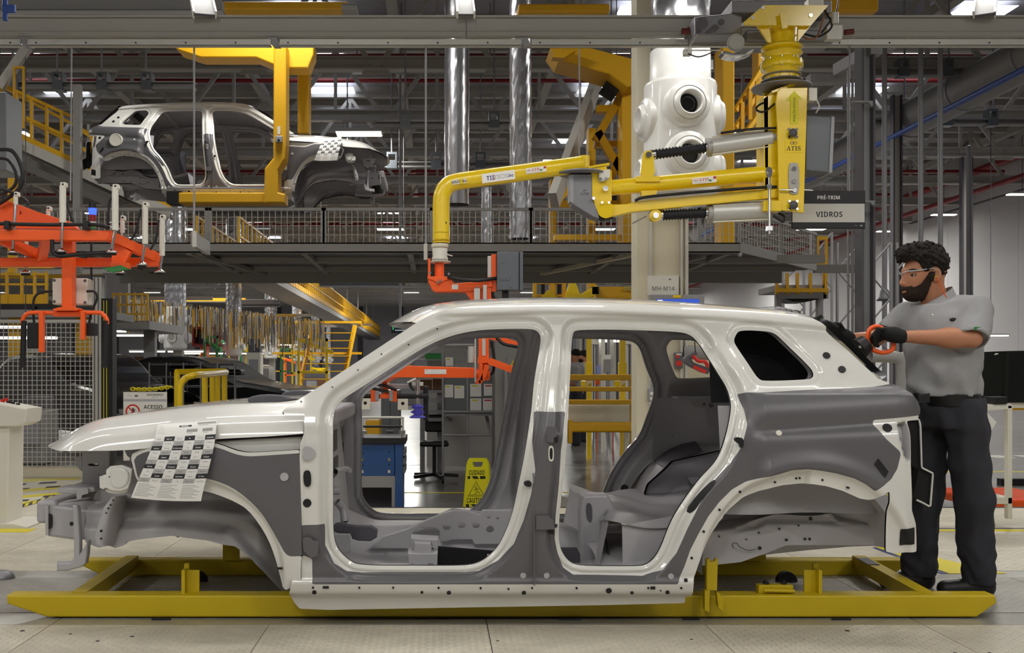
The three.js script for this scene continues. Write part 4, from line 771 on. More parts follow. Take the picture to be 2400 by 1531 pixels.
{
  const t = thing('overhead_carrier', 'tall yellow C-shaped carrier holding the hanging car body', 'carrier', W(640, 470, 14.0));
  part('front_post', [pplate([[641, 105], [671, 105], [671, 330], [668, 372], [652, 400], [652, 450], [668, 455], [668, 476], [618, 476], [620, 395], [640, 370]], 13.9, 0.3, [], 0.02)], M.golden, t);
  part('rear_post', pbox(697, 105, 724, 312, 15.9, 0.3, 0.02), M.golden, t);
  part('cross_beam', bar(W(690, 122, 14.4), W(705, 150, 16.1), 0.3, 0.25), M.golden, t);
  part('top_beam', [pplate([[405, 104], [735, 104], [735, 128], [722, 160], [660, 160], [600, 135], [470, 135], [418, 118]], 14.2, 0.35, [], 0.02)], M.golden, t);
  part('lower_arm', [pbox(418, 451, 668, 476, 14.1, 0.3, 0.02)], M.golden, t);
  part('arm_rest', pbox(390, 448, 425, 476, 14.4, 0.3), M.black, t);
  part('number_tag', pbox(650, 296, 657, 315, 13.88, 0.01), M.creamWhite, t);
  part('latch', [pbox(645, 318, 662, 334, 13.86, 0.03, 0.01), disc(653, 327, 13.85, 3.4, 0.02)], M.galv, t);
  part('latch_pin', disc(653, 328, 13.83, 2.4, 0.02), M.black, t);
}
// ---------------------------------------------------------------- lettering
const decal = (pts, d, draw, w = 512, h = 128, rough = 0.5) => {   // flat print on a quad given by its four pixel corners (tl, tr, br, bl)
  const g = new THREE.BufferGeometry(), q = pts.map(([a, b]) => W(a, b, d));
  g.setAttribute('position', new THREE.Float32BufferAttribute([q[3], q[2], q[1], q[3], q[1], q[0]].flatMap((p) => [p.x, p.y, p.z]), 3));
  g.setAttribute('uv', new THREE.Float32BufferAttribute([0, 0, 1, 0, 1, 1, 0, 0, 1, 1, 0, 1], 2)); g.computeVertexNormals();
  return [g, std(0xffffff, rough, 0, { map: canvasTex(w, h, draw) })];
};
const rect4 = (a, b, c, e) => [[a, b], [c, b], [c, e], [a, e]];
const print = (name, parent, pts, d, draw, w, h, label) => { const [g, m] = decal(pts, d, draw, w, h); return part(name, g, m, parent, { keepUV: true, label }); };
const txt = (c, s, x, y, font, fill, align = 'center') => { c.font = font; c.fillStyle = fill; c.textAlign = align; c.textBaseline = 'middle'; c.fillText(s, x, y); };
const rings = (c, x, y, r, col, lw = 4) => { c.strokeStyle = col; c.lineWidth = lw; for (const s of [-1, 1]) { c.beginPath(); c.ellipse(x + s * r * 0.75, y, r, r * 0.62, 0, 0, 6.3); c.stroke(); } };
// ---------------------------------------------------------------- overhead crane rail
{
  const D = 7.35, t = thing('crane_rail', 'long aluminium overhead crane rail across the top of the station', 'rail', W(1025, 85, D));
  const prof = (a, b) => [pbox(a, 35, b, 40, D, 0.05, 0.003), pbox(a, 43, b, 75, D + 0.02, 0.02), pbox(a, 74, b, 85, D, 0.05, 0.004)];
  const seg = [[-1400, 1092], [1094, 3600]];
  for (const [a, b] of seg) part('rail_section', prof(a, b), M.aluMatt, t);
  for (const [a, b] of [[-1400, 48], [64, 635], [655, 1222], [1246, 3600]]) {
    const s = part('lower_strip', [pbox(a, 91, b, 107, 7.3, 0.012, 0.002), pbox(a, 105, b, 107, 7.3, 0.05)], M.alu, t);
    const h = []; for (let x = a + 20; x < b - 10; x += 117) h.push(disc(x, 100, 7.297, 2, 0.003, 8)); part('bolt_hole', h, M.black, s, { kind: 'stuff' });
  }
  for (const x of [645, 1233, 60]) part('rail_joint', pplate([[x - 20, 88], [x + 4, 88], [x + 12, 108], [x - 4, 108]], 7.31, 0.06), M.galv, t);
}
for (const [a, b, w] of [[455, 507, 30], [1072, 1112, 30], [2280, 2330, 40]]) {
  const e = W((a + b) / 2, 36, 7.3), t = thing('rail_hanger', 'galvanised channel hanger carrying the crane rail, ' + ({ 455: 'over the hanging car', 1072: 'over the rail joint', 2280: 'over the worker' })[a], 'hanger', e);
  const x0 = W(a, 36, 7.3).x, x1 = W(b, 36, 7.3).x, k = (a < 1000 ? -0.25 : a > 2000 ? 0.5 : 0);
  part('channel', [bar(V((x0 + x1) / 2, e.y, e.z), V((x0 + x1) / 2 + k, e.y + 0.55, e.z - 0.9), x1 - x0, 0.02)], M.greyDark, t);
  for (const x of [x0, x1]) part('channel_lip', bar(V(x, e.y, e.z + 0.01), V(x + k, e.y + 0.55, e.z - 0.89), 0.012, 0.05), M.alu, t);
}
for (const [a, b, c, e, d] of [[-20, 0, 520, 34, 9], [800, 8, 836, 22, 9]]) solo('grey_girder', a < 0 ? 'grey steel girder above the crane rail' : 'short grey bracket above the crane rail', 'beam', [pbox(a, b, c, e - 12, d, 0.1), pbox(a, e - 10, c, e, d - 0.1, 0.3)], M.greySteel);
for (const [a, b, c, e] of [[380, 4, 452, 24], [520, 3, 815, 22], [1215, 8, 1430, 28], [1930, -5, 2060, 26]]) solo('yellow_beam', 'yellow conveyor beam above the crane rail, ' + ({ 380: 'short piece by the channel hanger', 520: 'long piece over the hanging car', 1215: 'piece over the silver duct', 1930: 'piece beside the manipulator trolley' })[a], 'beam', pbox(a, b, c, e, 11, 0.3, 0.02), M.golden);
// ---------------------------------------------------------------- yellow pneumatic manipulator
{
  const D = 6.95, sc = D / F, P = (a, b, dz = 0) => W(a, b, D + dz);
  const t = thing('lifting_manipulator', 'yellow pneumatic lifting arm with orange gripper hung from the crane rail', 'manipulator', P(1838, 700));
  const px = (r) => r * sc, c0 = P(1838, 100);
  const rings0 = (l) => lathe(l.map(([r, y]) => [px(r), W(0, y, D).y - c0.y]), V(c0.x, c0.y, c0.z - 0.05), 32);
  // trolley
  part('trolley', [pplate([[1628, 40], [1715, 30], [1740, 38], [1740, 80], [1628, 82]], 7.1, 0.3, [], 0.01), pbox(1715, 0, 1950, 30, 7.2, 0.5, 0.01), pbox(1750, 70, 1960, 95, 7.25, 0.3, 0.01)], M.steel, t);
  parts('trolley_wheel', [cyl(P(1645, 55, -0.02), P(1645, 55, 0.1), px(14), 18), cyl(P(1690, 52, 0.0), P(1690, 52, 0.1), px(8), 14)], M.greyDark, t);
  parts('bumper', [cyl(P(1598, 73, 0.3), P(1626, 73, 0.3), px(8), 12), cyl(P(1980, 76, 0.3), P(2000, 74, 0.3), px(7), 12)], std(0x6a2a20, 0.6), t);
  part('brake_drum', [cyl(P(1724, 100, -0.02), P(1724, 100, 0.12), px(20), 24), cyl(P(1724, 100, -0.03), P(1724, 100, -0.02), px(15), 24)], M.aluMatt, t);
  part('brake_shoe', pplate(chaikin([[1690, 120], [1700, 132], [1730, 136], [1762, 126], [1775, 112], [1760, 120], [1725, 126], [1702, 118]], 1), 6.9, 0.1, [], 0.01), M.chrome, t);
  parts('sensor_arm', [cyl(P(1608, 121, -0.05), P(1634, 82), px(2), 6), pbox(1604, 113, 1622, 128, 6.9, 0.05, 0.004), cyl(P(1622, 118, -0.05), P(1690, 118, -0.05), px(1.6), 6)], M.alu, t);
  parts('trolley_cable', [tube([P(1612, 126, -0.05), P(1640, 133, -0.05), P(1680, 118, 0)], px(1.6), 6), tube([P(1930, 20, -0.05), P(1950, 60, -0.1), P(1920, 85, -0.05), P(1885, 80, 0)], px(2.5), 6), tube([P(1965, 0), P(1958, 30, -0.1), P(1925, 78, -0.05)], px(2), 6)], M.black, t);
  parts('air_valve', [cyl(P(1957, 30, -0.1), P(1957, 56, -0.1), px(8), 12), pbox(1895, -4, 1930, 18, 6.9, 0.08, 0.004), pbox(1938, 58, 1975, 92, 7.0, 0.06, 0.004)], M.alu, t);
  part('air_hose', tube([P(1872, 80), P(1895, 92, -0.1), P(1915, 85, -0.1), P(1928, 50, -0.06), P(1938, 20, -0.02)], px(2), 6), std(0x8a5230, 0.5), t);
  // mounting plate with ribs and the turning column
  part('mounting_plate', pplate([[1736, 58], [1790, 12], [1942, 12], [1900, 60]], 6.85, 0.03).rotateX(0), M.yellow, t);
  parts('mounting_bolt', [[1788, 18], [1764, 42], [1740, 58], [1900, 36]].map(([a, b]) => disc(a, b, 6.845, 4, 0.012)), M.chrome, t);
  part('column', [rings0([[0, 24], [36, 24], [36, 60], [34, 102], [46, 104], [47, 108], [46, 112], [37, 114], [37, 118], [47, 120], [47, 124], [40, 127], [40, 138], [48, 140], [49, 154], [47, 158], [38, 160], [40, 182], [38, 196], [0, 196]])], M.yellow, t);
  for (const [pts, dz] of [[[[1765, 45], [1800, 40], [1808, 100], [1800, 98]], -0.02], [[[1828, 30], [1850, 30], [1845, 66], [1833, 66]], -0.1], [[[1872, 40], [1930, 24], [1876, 90], [1870, 98]], -0.02]]) part('rib', pplate(pts, D + dz - 0.04, 0.02), M.yellow, t);
  { const b = []; for (let i = 0; i < 10; i++) { const a = i / 10 * 6.283, p = V(c0.x + px(44) * Math.cos(a), 0, c0.z - 0.05 + px(44) * Math.sin(a)), y = W(0, 148, D).y; b.push(cyl(V(p.x, y - px(11), p.z), V(p.x, y + px(11), p.z), px(3.6), 6)); } parts('flange_bolt', b, M.chrome, t); }
  part('turn_disc', [rings0([[0, 199], [68, 199], [70, 201], [68, 204], [0, 204]])], M.steel, t);
  parts('cam_plate', [rings0([[0, 173], [44, 172], [46, 175], [0, 177]]), rings0([[0, 186], [48, 185], [48, 189], [0, 190]])], M.aluMatt, t);
  // head bracket
  part('head_front', pplate(chaikin([[1818, 240], [1822, 215], [1830, 206], [1893, 205], [1884, 499], [1826, 493], [1822, 300]], 0), D - 0.08, 0.02, [rect4(1842, 211, 1880, 214)], 0.004), M.yellow, t);
  part('head_side', [pplate([[1790, 232], [1820, 208], [1830, 206], [1826, 240], [1822, 480], [1792, 480], [1794, 405]], D - 0.02, 0.02), pplate([[1790, 210], [1890, 206], [1882, 488], [1800, 485]], D + 0.14, 0.02), bar(P(1858, 204, 0.04), P(1800, 226, 0.05), 0.22, 0.015), pbox(1790, 225, 1800, 480, D - 0.02, 0.16)], M.yellow, t);
  part('head_foot', [pbox(1790, 470, 1832, 495, D - 0.09, 0.1, 0.004)], M.yellow, t);
  const aw = (c, w, h) => { c.fillStyle = '#e6d800'; c.fillRect(0, 0, w, h); };
  { const g = pplate([[1841, 236], [1861, 213], [1881, 233], [1871, 233], [1871, 291], [1852, 291], [1852, 236]], D - 0.082, 0.003); part('arrow_sticker', g, std(0xe2dc10, 0.5), t); }
  print('arrow_text', t, [[1853, 289], [1853, 224], [1870, 224], [1870, 289]], D - 0.0855, (c, w, h) => { aw(c, w, h); txt(c, 'POSIÇÃO INICIAL', w / 2, h / 2, 'bold 52px serif', '#2a2a20'); }, 512, 128);
  print('maker_mark', t, rect4(1840, 328, 1880, 358), D - 0.0825, (c, w, h) => { c.fillStyle = '#f0cc00'; c.fillRect(0, 0, w, h); rings(c, w / 2, 46, 30, '#222', 8); txt(c, 'ATIS', w / 2, 128, 'bold 92px serif', '#222'); }, 256, 192);
  for (const [a, b] of [[1858, 312], [1859, 481]]) {
    const bs = part('bearing', [lathe([[0, 0], [px(9), 0], [px(10), 0.01], [px(5), 0.03], [0, 0.03]], P(a, b, -0.1), 16, V(0, 0, 1))], M.greyDark, t);
    parts('bearing_bolt', [[-9, -9], [9, -9], [-9, 9], [9, 9]].map(([x, y]) => disc(a + x, b + y, D - 0.085, 3.2, 0.02, 8)), M.chrome, bs);
  }
  part('link_plate', pplate(chaikin([[1848, 384], [1860, 380], [1874, 384], [1874, 452], [1862, 457], [1849, 452]], 1), D - 0.09, 0.012, [], 0.003), M.aluMatt, t);
  parts('link_bolt', [[1861, 395], [1861, 425], [1862, 446]].map(([a, b]) => disc(a, b, D - 0.095, 5, 0.02, 12)), M.chrome, t);
  part('control_box', [pplate([[1890, 270], [1950, 274], [1944, 404], [1889, 399]], D - 0.04, 0.2, [], 0.006)], M.greyBox, t);
  part('control_box_door', pplate([[1949, 272], [1957, 274], [1951, 405], [1943, 405]], D - 0.05, 0.2, [], 0.003), M.galv, t);
  part('limit_switch', [pbox(1896, 205, 1916, 236, 6.9, 0.08, 0.006), tube([P(1912, 230), P(1920, 250, -0.02), P(1912, 265, 0)], px(2), 6)], M.creamWhite, t);
  parts('head_cable', [tube([P(1820, 240, -0.05), P(1790, 262, -0.1), P(1772, 256, -0.08), P(1785, 243, -0.02), P(1815, 238, 0)], px(2.5), 6), tube([P(1823, 300, -0.05), P(1760, 303, -0.06), P(1690, 312, -0.05)], px(3), 6), tube([P(1812, 505, -0.05), P(1835, 520, -0.08), P(1838, 508, -0.02), P(1825, 500)], px(3), 6)], M.black, t);
  // parallelogram arm
  part('upper_arm', cyl(P(1425, 441, 0.02), P(1822, 405, 0.02), px(18.5), 24), M.yellow, t);
  part('lower_arm', [pplate([[1412, 480], [1470, 478], [1490, 472], [1822, 441], [1824, 463], [1480, 497], [1420, 512], [1404, 500]], D - 0.04, 0.08, [], 0.006)], M.yellow, t);
  parts('arm_pad', [pbox(1490, 413, 1548, 426, D - 0.05, 0.1, 0.004), pplate([[1502, 447], [1540, 446], [1538, 460], [1506, 463]], D - 0.05, 0.05)], M.yellow, t);
  parts('arm_tower', [pplate(chaikin([[1499, 420], [1506, 362], [1512, 354], [1522, 352], [1532, 358], [1536, 420]], 1), D - 0.04, 0.02, [], 0.003), pplate(chaikin([[1499, 420], [1506, 362], [1512, 354], [1522, 352], [1532, 358], [1536, 420]], 1), D + 0.04, 0.02, [], 0.003)], M.yellow, t);
  part('arm_hose', tube([P(1488, 471, -0.06), P(1515, 462, -0.08), P(1640, 450, -0.08), P(1760, 441, -0.07), P(1820, 438, -0.04)], px(3.5), 8), M.black, t);
  const cylAt = (a, b, c, e, r) => { const A = P(a, b, 0.02), B = P(c, e, 0.02); return [A, B, px(r)]; };
  for (const [body, bel, pin] of [[[1666, 345, 1806, 325, 21], [1535, 362, 1652, 347, 12.5], [1520, 363]], [[1668, 500, 1800, 494, 23], [1552, 505, 1652, 500, 12.5], [1537, 505]]]) {
    const [A, B, r] = cylAt(...body), [C, E, r2] = cylAt(...bel), dir = B.clone().sub(A).normalize();
    const cy = part('air_cylinder', cyl(A, B, r, 28), M.alu, t);
    parts('end_cap', [cyl(A, A.clone().addScaledVector(dir, -0.03), r * 1.06, 4), cyl(B, B.clone().addScaledVector(dir, 0.025), r * 1.06, 4)].map((g) => g), M.aluMatt, cy);
    parts('tie_rod', [-1, 1].map((s) => cyl(A.clone().add(V(0, s * r * 0.98, r * 0.6)), B.clone().add(V(0, s * r * 0.98, r * 0.6)), px(2), 8)), M.cream, cy);
    const L = C.distanceTo(E), n = 15, prof = [[0, 0]]; for (let i = 0; i < n; i++) { prof.push([r2 * 0.72, i / n * L], [r2, (i + 0.5) / n * L]); } prof.push([r2 * 0.72, L], [0, L]);
    part('bellows', lathe(prof, C, 20, E.clone().sub(C)), M.rubber, t);
    parts('rod_clamp', [cyl(C, C.clone().addScaledVector(dir, -0.03), r2 * 1.0, 16), cyl(E, A.clone().addScaledVector(dir, -0.02), r2 * 1.1, 16)], M.chrome, t);
    part('pin', [disc(pin[0], pin[1], D - 0.05, 7, 0.03, 16)], M.chrome, t);
  }
  part('rod_eye', pplate(circ(1537, 505, 14, 20), D - 0.03, 0.06), M.yellow, t);
  part('hook_pin', cyl(P(1482, 524, -0.05), P(1515, 508, -0.05), px(2), 8), M.chrome, t);
  // level rod
  part('level_rod', [cyl(P(1803, 400, -0.12), P(1804, 548, -0.12), px(3.2), 8), pplate(chaikin([[1794, 396], [1802, 390], [1811, 396], [1809, 416], [1798, 416]], 1), D - 0.13, 0.015), disc(1803, 401, D - 0.14, 5, 0.02), pbox(1798, 530, 1811, 540, D - 0.14, 0.03), pbox(1798, 432, 1809, 442, D - 0.13, 0.02)], M.chrome, t);
  parts('stop_screw', [cyl(P(1826, 445, -0.1), P(1858, 446, -0.1), px(2), 8), cyl(P(1884, 445, -0.06), P(1904, 446, -0.06), px(2), 8)], M.chrome, t);
  // elbow
  part('elbow_plate', [pplate([[1386, 390], [1420, 388], [1434, 420], [1434, 470], [1414, 482], [1420, 500], [1408, 508], [1398, 490], [1386, 468]], D - 0.05, 0.02, [], 0.003), pplate([[1386, 390], [1434, 400], [1434, 470], [1410, 508], [1386, 468]], D + 0.06, 0.02)], M.yellow, t);
  part('elbow_pivot', [cyl(P(1420, 492, -0.07), P(1420, 492, 0.08), px(19), 28)], M.yellow, t);
  part('elbow_guard', pplate([[1400, 506], [1440, 506], [1436, 512], [1415, 514]], D - 0.02, 0.1), M.black, t);
  part('elbow_stop', [pplate([[1404, 400], [1430, 396], [1430, 414], [1418, 424], [1404, 426]], D - 0.075, 0.02, [], 0.003), pplate([[1412, 386], [1420, 386], [1420, 400], [1410, 404]], D - 0.02, 0.01)], M.creamWhite, t);
  parts('elbow_bolt', [[1407, 420, 4], [1420, 420, 4], [1419, 442, 6.5], [1391, 465, 4], [1411, 475, 3], [1427, 475, 3]].map(([a, b, r]) => disc(a, b, D - 0.085, r, 0.02, 10)), M.chrome, t);
  part('gearbox', pplate([[1340, 408], [1390, 408], [1390, 462], [1404, 500], [1404, 512], [1390, 508], [1342, 478]], D - 0.05, 0.15, [], 0.006), M.steel, t);
  part('gearbox_side', pplate([[1334, 410], [1345, 408], [1345, 478], [1336, 472]], D - 0.055, 0.12, [], 0.003), M.galv, t);
  print('gearbox_mark', t, rect4(1356, 442, 1384, 461), D - 0.0512, (c, w, h) => { c.fillStyle = '#87868a'; c.fillRect(0, 0, w, h); rings(c, w / 2, 40, 26, '#333', 7); txt(c, 'ATIS', w / 2, 118, 'bold 84px serif', '#333'); }, 256, 176);
  part('joint_disc', lathe([[0, 0], [px(54), 0], [px(56), 0.008], [px(50), 0.016], [0, 0.018]], P(1362, 409, 0.0), 36), M.steel, t);
  part('stop_tab', [pplate([[1376, 390], [1428, 381], [1430, 386], [1420, 388], [1378, 396]], D - 0.06, 0.06, [], 0.003)], M.yellow, t);
  part('swivel_sleeve', cyl(P(1369, 398), P(1369, 366), px(13), 24), M.yellow, t);
  // forearm: one bent tube
  const fa = [[1366, 385], [1300, 394], [1200, 408], [1110, 420], [1066, 427], [1046, 438], [1036, 458], [1034, 485], [1034, 520], [1034, 548]].map(([a, b]) => P(a, b));
  part('forearm', [tube(fa, px(20), 24, 120, false, 0.4), cyl(P(1034, 546), P(1034, 568), px(20), 24, px(20)), cyl(P(1034, 562), P(1034, 570), px(20), 24)], M.yellow, t);
  part('forearm_hole', disc(1043, 522, D - px(16), 4, 0.01), M.black, t);
  const slant = (x0, x1, y0, hgt) => { const s = -0.137; return [[x0, y0], [x1, y0 + (x1 - x0) * s], [x1 + 1.5, y0 + (x1 - x0) * s + hgt], [x0 + 1.5, y0 + hgt]]; };
  print('load_label', t, slant(1058, 1093, 422.5, 11), D - px(20.5), (c, w, h) => { c.fillStyle = '#dcd6c4'; c.fillRect(0, 0, w, h); c.fillStyle = '#e8cf10'; c.fillRect(w * 0.5, 0, w * 0.28, h); txt(c, 'MAX', w * 0.22, h / 2, 'bold 88px sans-serif', '#222'); txt(c, '5 5', w * 0.64, h / 2, 'bold 88px sans-serif', '#222'); txt(c, 'kg', w * 0.88, h / 2, 'bold 72px sans-serif', '#222'); }, 384, 112);
  print('maker_label', t, slant(1129, 1206, 408, 22), D - px(20.8), (c, w, h) => { c.fillStyle = '#f2f0ea'; c.fillRect(0, 0, w, h); txt(c, 'TIL', w * 0.13, h * 0.54, 'bold 96px sans-serif', '#27307c', 'left'); c.strokeStyle = '#c83a28'; c.lineWidth = 7; c.beginPath(); c.arc(w * 0.30, h * 0.5, 46, -1.3, 1.5); c.stroke(); c.font = 'bold 88px sans-serif'; c.strokeStyle = '#30406a'; c.lineWidth = 3; c.textAlign = 'left'; c.strokeText('TECH', w * 0.36, h * 0.54); txt(c, '.be', w * 0.76, h * 0.56, 'bold 70px sans-serif', '#27307c', 'left'); }, 512, 150);
  const atis = (c, w, h) => { c.fillStyle = '#efeae0'; c.fillRect(0, 0, w, h); rings(c, w * 0.14, h * 0.42, 22, '#a03030', 6); txt(c, 'ATIS', w * 0.48, h * 0.42, 'bold 70px serif', '#b03028'); c.fillStyle = '#2c8a46'; c.fillRect(w * 0.68, h * 0.5, w * 0.12, h * 0.3); c.fillStyle = '#d8d8d0'; c.fillRect(w * 0.78, h * 0.35, w * 0.1, h * 0.3); c.fillStyle = '#c03028'; c.fillRect(w * 0.87, h * 0.05, w * 0.12, h * 0.4); c.fillStyle = '#777'; c.fillRect(w * 0.03, h * 0.82, w * 0.62, 5); };
  print('arm_label', t, slant(1232, 1280, 395, 13), D - px(20.8), atis, 384, 112);
  print('arm_label', t, [[1622, 419], [1679, 412], [1680, 427], [1623, 432]], D + 0.02 - px(19), atis, 384, 112);
  // wrist and gripper head
  part('wrist_flange', lathe([[0, 0], [px(19), 0], [px(20), 0.01], [px(20), 0.026], [px(17), 0.03], [0, 0.03]], P(1031, 582), 24), M.cream, t);
  part('wrist', [lathe([[0, 0], [px(19), 0], [px(19), px(8)], [px(17), px(10)], [px(18), px(34)], [px(15), px(36)], [0, px(38)]], P(1031, 612), 24), cyl(P(1045, 596, -0.05), P(1060, 600, -0.1), px(1.5), 6), lathe([[0, 0], [px(25), 0], [px(25), px(3)], [0, px(4)]], P(1031, 616), 28)], M.creamWhite, t);
  parts('wrist_bolt', Array.from({ length: 8 }, (_, i) => { const a = i / 8 * 6.283, p = P(1031, 577), r = px(17); return cyl(V(p.x + r * Math.cos(a), p.y - 0.012, p.z + r * Math.sin(a)), V(p.x + r * Math.cos(a), p.y + 0.012, p.z + r * Math.sin(a)), px(2), 6); }), M.chrome, t);
  part('gripper_neck', [cyl(P(1030, 650), P(1030, 615), px(9), 4), cyl(P(1030, 650), P(1030, 617), px(11), 16)], M.orange, t);
  part('gripper_head', [pplate([[1002, 648], [1058, 648], [1060, 654], [1042, 658], [1030, 666], [1016, 658], [1002, 654]], D - 0.06, 0.14, [], 0.004), pplate([[1003, 658], [1010, 654], [1056, 656], [1066, 664], [1152, 658], [1155, 672], [1105, 684], [1022, 684], [1014, 680]], D - 0.05, 0.12, [], 0.006), pplate([[1090, 684], [1150, 664], [1152, 705], [1106, 705]], D - 0.04, 0.06), pbox(1003, 606, 1009, 652, D - 0.03, 0.04, 0.004), pbox(1152, 596, 1163, 684, D - 0.03, 0.05, 0.003)], M.orange, t);
  parts('guide_rail', [pbox(1111, 676, 1125, 712, D - 0.1, 0.04, 0.003), pbox(1132, 668, 1141, 712, D - 0.08, 0.03, 0.003), pbox(1143, 600, 1152, 650, D - 0.02, 0.03, 0.003)], M.alu, t);
  parts('gripper_bolt', [[1026, 662], [1032, 658], [1118, 674], [1008, 640], [1052, 642]].map(([a, b]) => disc(a, b, D - 0.075, 3, 0.02, 10)), M.chrome, t);
  part('gripper_label', pbox(1059, 667, 1074, 678, D - 0.052, 0.004), M.paper, t);
  parts('gripper_hose', [tube([P(1050, 650, -0.06), P(1075, 655, -0.1), P(1120, 658, -0.1), P(1165, 652, -0.04)], px(4), 8), tube([P(1153, 684, -0.02), P(1158, 700, -0.02), P(1172, 704, 0)], px(4), 8)], M.black, t);
  part('gripper_box', [pbox(1165, 590, 1217, 680, D - 0.08, 0.12, 0.006)], M.greyBox, t);
  part('gripper_box_lid', [pbox(1218, 590, 1226, 681, D - 0.09, 0.13, 0.004), pplate(chaikin([[1170, 614], [1197, 614], [1199, 630], [1199, 656], [1170, 658]], 1), D - 0.083, 0.004)], M.greyBox, t);
  parts('box_screw', [[1176, 615], [1192, 615], [1175, 654], [1191, 654], [1198, 672]].map(([a, b]) => disc(a, b, D - 0.088, 2, 0.006, 8)), M.chrome, t);
  part('box_foot', pbox(1177, 680, 1192, 706, D - 0.02, 0.05), M.black, t);
  // lower frame of the gripper, seen through the car
  part('gripper_mast', [pbox(1122, 786, 1146, 892, D - 0.02, 0.05, 0.004), pplate([[1120, 836], [1146, 836], [1148, 850], [1120, 852]], D - 0.05, 0.03), pplate([[1124, 852], [1131, 852], [1131, 898], [1122, 898]], D - 0.06, 0.02), bar(P(1142, 856, -0.05), P(1130, 892, -0.05), 0.02, 0.03), cyl(P(1116, 877, 0), P(1148, 877, 0), px(12), 18), pbox(1114, 890, 1128, 900, D - 0.06, 0.03, 0.004)], M.orange, t);
  part('gripper_beam', [pplate([[905, 885], [940, 857], [1112, 862], [1112, 886]], D - 0.02, 0.08, [], 0.004)], M.orange, t);
  parts('gripper_strut', [bar(P(1144, 786, 0), P(1222, 812, -0.02), 0.035, 0.04), bar(P(1146, 846, -0.04), P(1214, 872, -0.05), 0.04, 0.045)], M.orange, t);
  part('mast_rail', pbox(1130, 794, 1138, 834, D - 0.03, 0.02), M.alu, t);
  part('gripper_rod', cyl(P(1114, 786, -0.08), P(1114, 896, -0.08), px(2), 8), M.alu, t);
  part('filter_bowl', cyl(P(1105, 812, 0), P(1105, 850, 0), px(8), 16), M.alu, t);
  parts('strut_hose', [tube([P(1164, 792, -0.03), P(1180, 806, -0.05), P(1205, 812, -0.05), P(1222, 815, -0.02)], px(4), 8), tube([P(1152, 800), P(1158, 840), P(1156, 872), P(1148, 878)], px(3.5), 8)], M.black, t);
  print('beam_label', t, rect4(995, 866, 1046, 877), D - 0.0225, (c, w, h) => { c.fillStyle = '#e4e2de'; c.fillRect(0, 0, w, h); c.fillStyle = '#8a2020'; c.beginPath(); c.arc(46, 30, 10, 0, 7); c.fill(); txt(c, '― ―― ――', 230, 34, '26px sans-serif', '#777'); txt(c, '▬▬▬▬▬ ▬▬▬▬▬▬▬ ▬▬▬▬', w / 2, 84, 'bold 26px sans-serif', '#444'); }, 512, 112);
}
// ---------------------------------------------------------------- columns, duct and signs behind the car
{
  const D = 8.35, t = thing('air_diffuser', 'white cylindrical air diffuser with round jet nozzles above the cream pillar', 'diffuser', W(1594, 430, D));
  const k = D / F, c = W(1594, 300, D + 0.3), yy = (p) => W(0, p, D).y - c.y;
  part('drum', lathe([[0, yy(450)], [84 * k, yy(448)], [87 * k, yy(440)], [87 * k, yy(182)], [84 * k, yy(174)], [73 * k, yy(168)], [72 * k, yy(96)], [0, yy(96)]], c, 48), M.whitePlastic, t);
  part('clamp_latch', [pbox(1666, 140, 1672, 160, D, 0.02)], M.chrome, t);
  const noz = (a, b, dir, p) => { p = p || W(a, b, D - 0.06);
    const n0 = 0, n = part('nozzle', lathe([[53 * k, -0.12], [53 * k, -0.02], [51 * k, -0.005], [42 * k, 0.0], [40 * k, 0.012], [39 * k, 0.004], [35 * k, 0.03], [29 * k, 0.045], [26 * k, 0.04], [25 * k, 0.0], [24 * k, -0.09]], p || W(a, b, D + 0.02), 40, dir), M.whitePlastic, t);
    part('nozzle_throat', lathe([[0, 0], [25 * k, 0]], (p || W(a, b, D + 0.02)).clone().addScaledVector(dir, -0.05), 30, dir), M.black, n);
    part('nozzle_vane', lathe([[15 * k, -0.07], [15.5 * k, -0.035], [17 * k, -0.035], [17 * k, -0.06]], (p || W(a, b, D + 0.02)).clone(), 24, dir), M.greyDark, n);
  };
  noz(1616, 240, V(0.1, 0, 1).normalize()); noz(1617, 358, V(0.1, 0, 1).normalize());
  for (const y of [262, 392]) { noz(0, 0, V(-1, 0, 0.12).normalize(), V(c.x - 92 * k, W(0, y, D).y, c.z + 0.02)); noz(0, 0, V(1, 0, 0.12).normalize(), V(c.x + 92 * k, W(0, y - 8, D).y, c.z + 0.02)); }
  const f = thing('foil_duct', 'crumpled foil duct leading up from the white air diffuser', 'duct', W(1594, 96, D + 0.3));
  part('duct_tube', foilDuct(V(c.x, W(0, 100, D).y, c.z), V(c.x, W(0, 100, D).y + 1.6, c.z), 0.235), M.foil, f);
}
function foilDuct(a, b, r, amp = 0.02) {
  const L = a.distanceTo(b), dir = b.clone().sub(a).normalize(), g = new THREE.CylinderGeometry(r, r, L, 36, Math.max(10, Math.round(L * 18)), true), p = g.attributes.position;
  for (let i = 0; i < p.count; i++) { const x = p.getX(i), y = p.getY(i), z = p.getZ(i), an = Math.atan2(z, x), n = 1 + amp / r * (noise3(Math.cos(an) * 3, y * 7, Math.sin(an) * 3) * 0.6 + 0.4 * noise3(Math.cos(an) * 7, y * 15, Math.sin(an) * 7 + a.x)) - (Math.abs((y % 0.9)) < 0.03 ? 0.02 : 0); p.setX(i, x * n); p.setZ(i, z * n); }
  g.computeVertexNormals();
  return along(g, a, b);
}
const jag = (c, x, y, s, col = '#555') => {                  // small leaping-animal style dash and oval badge found on the signs
  c.strokeStyle = col; c.lineWidth = s * 0.14; c.beginPath(); c.moveTo(x - s, y - s * 0.25); c.quadraticCurveTo(x - s * 0.2, y - s * 0.3, x + s * 0.8, y + s * 0.35); c.stroke();
};
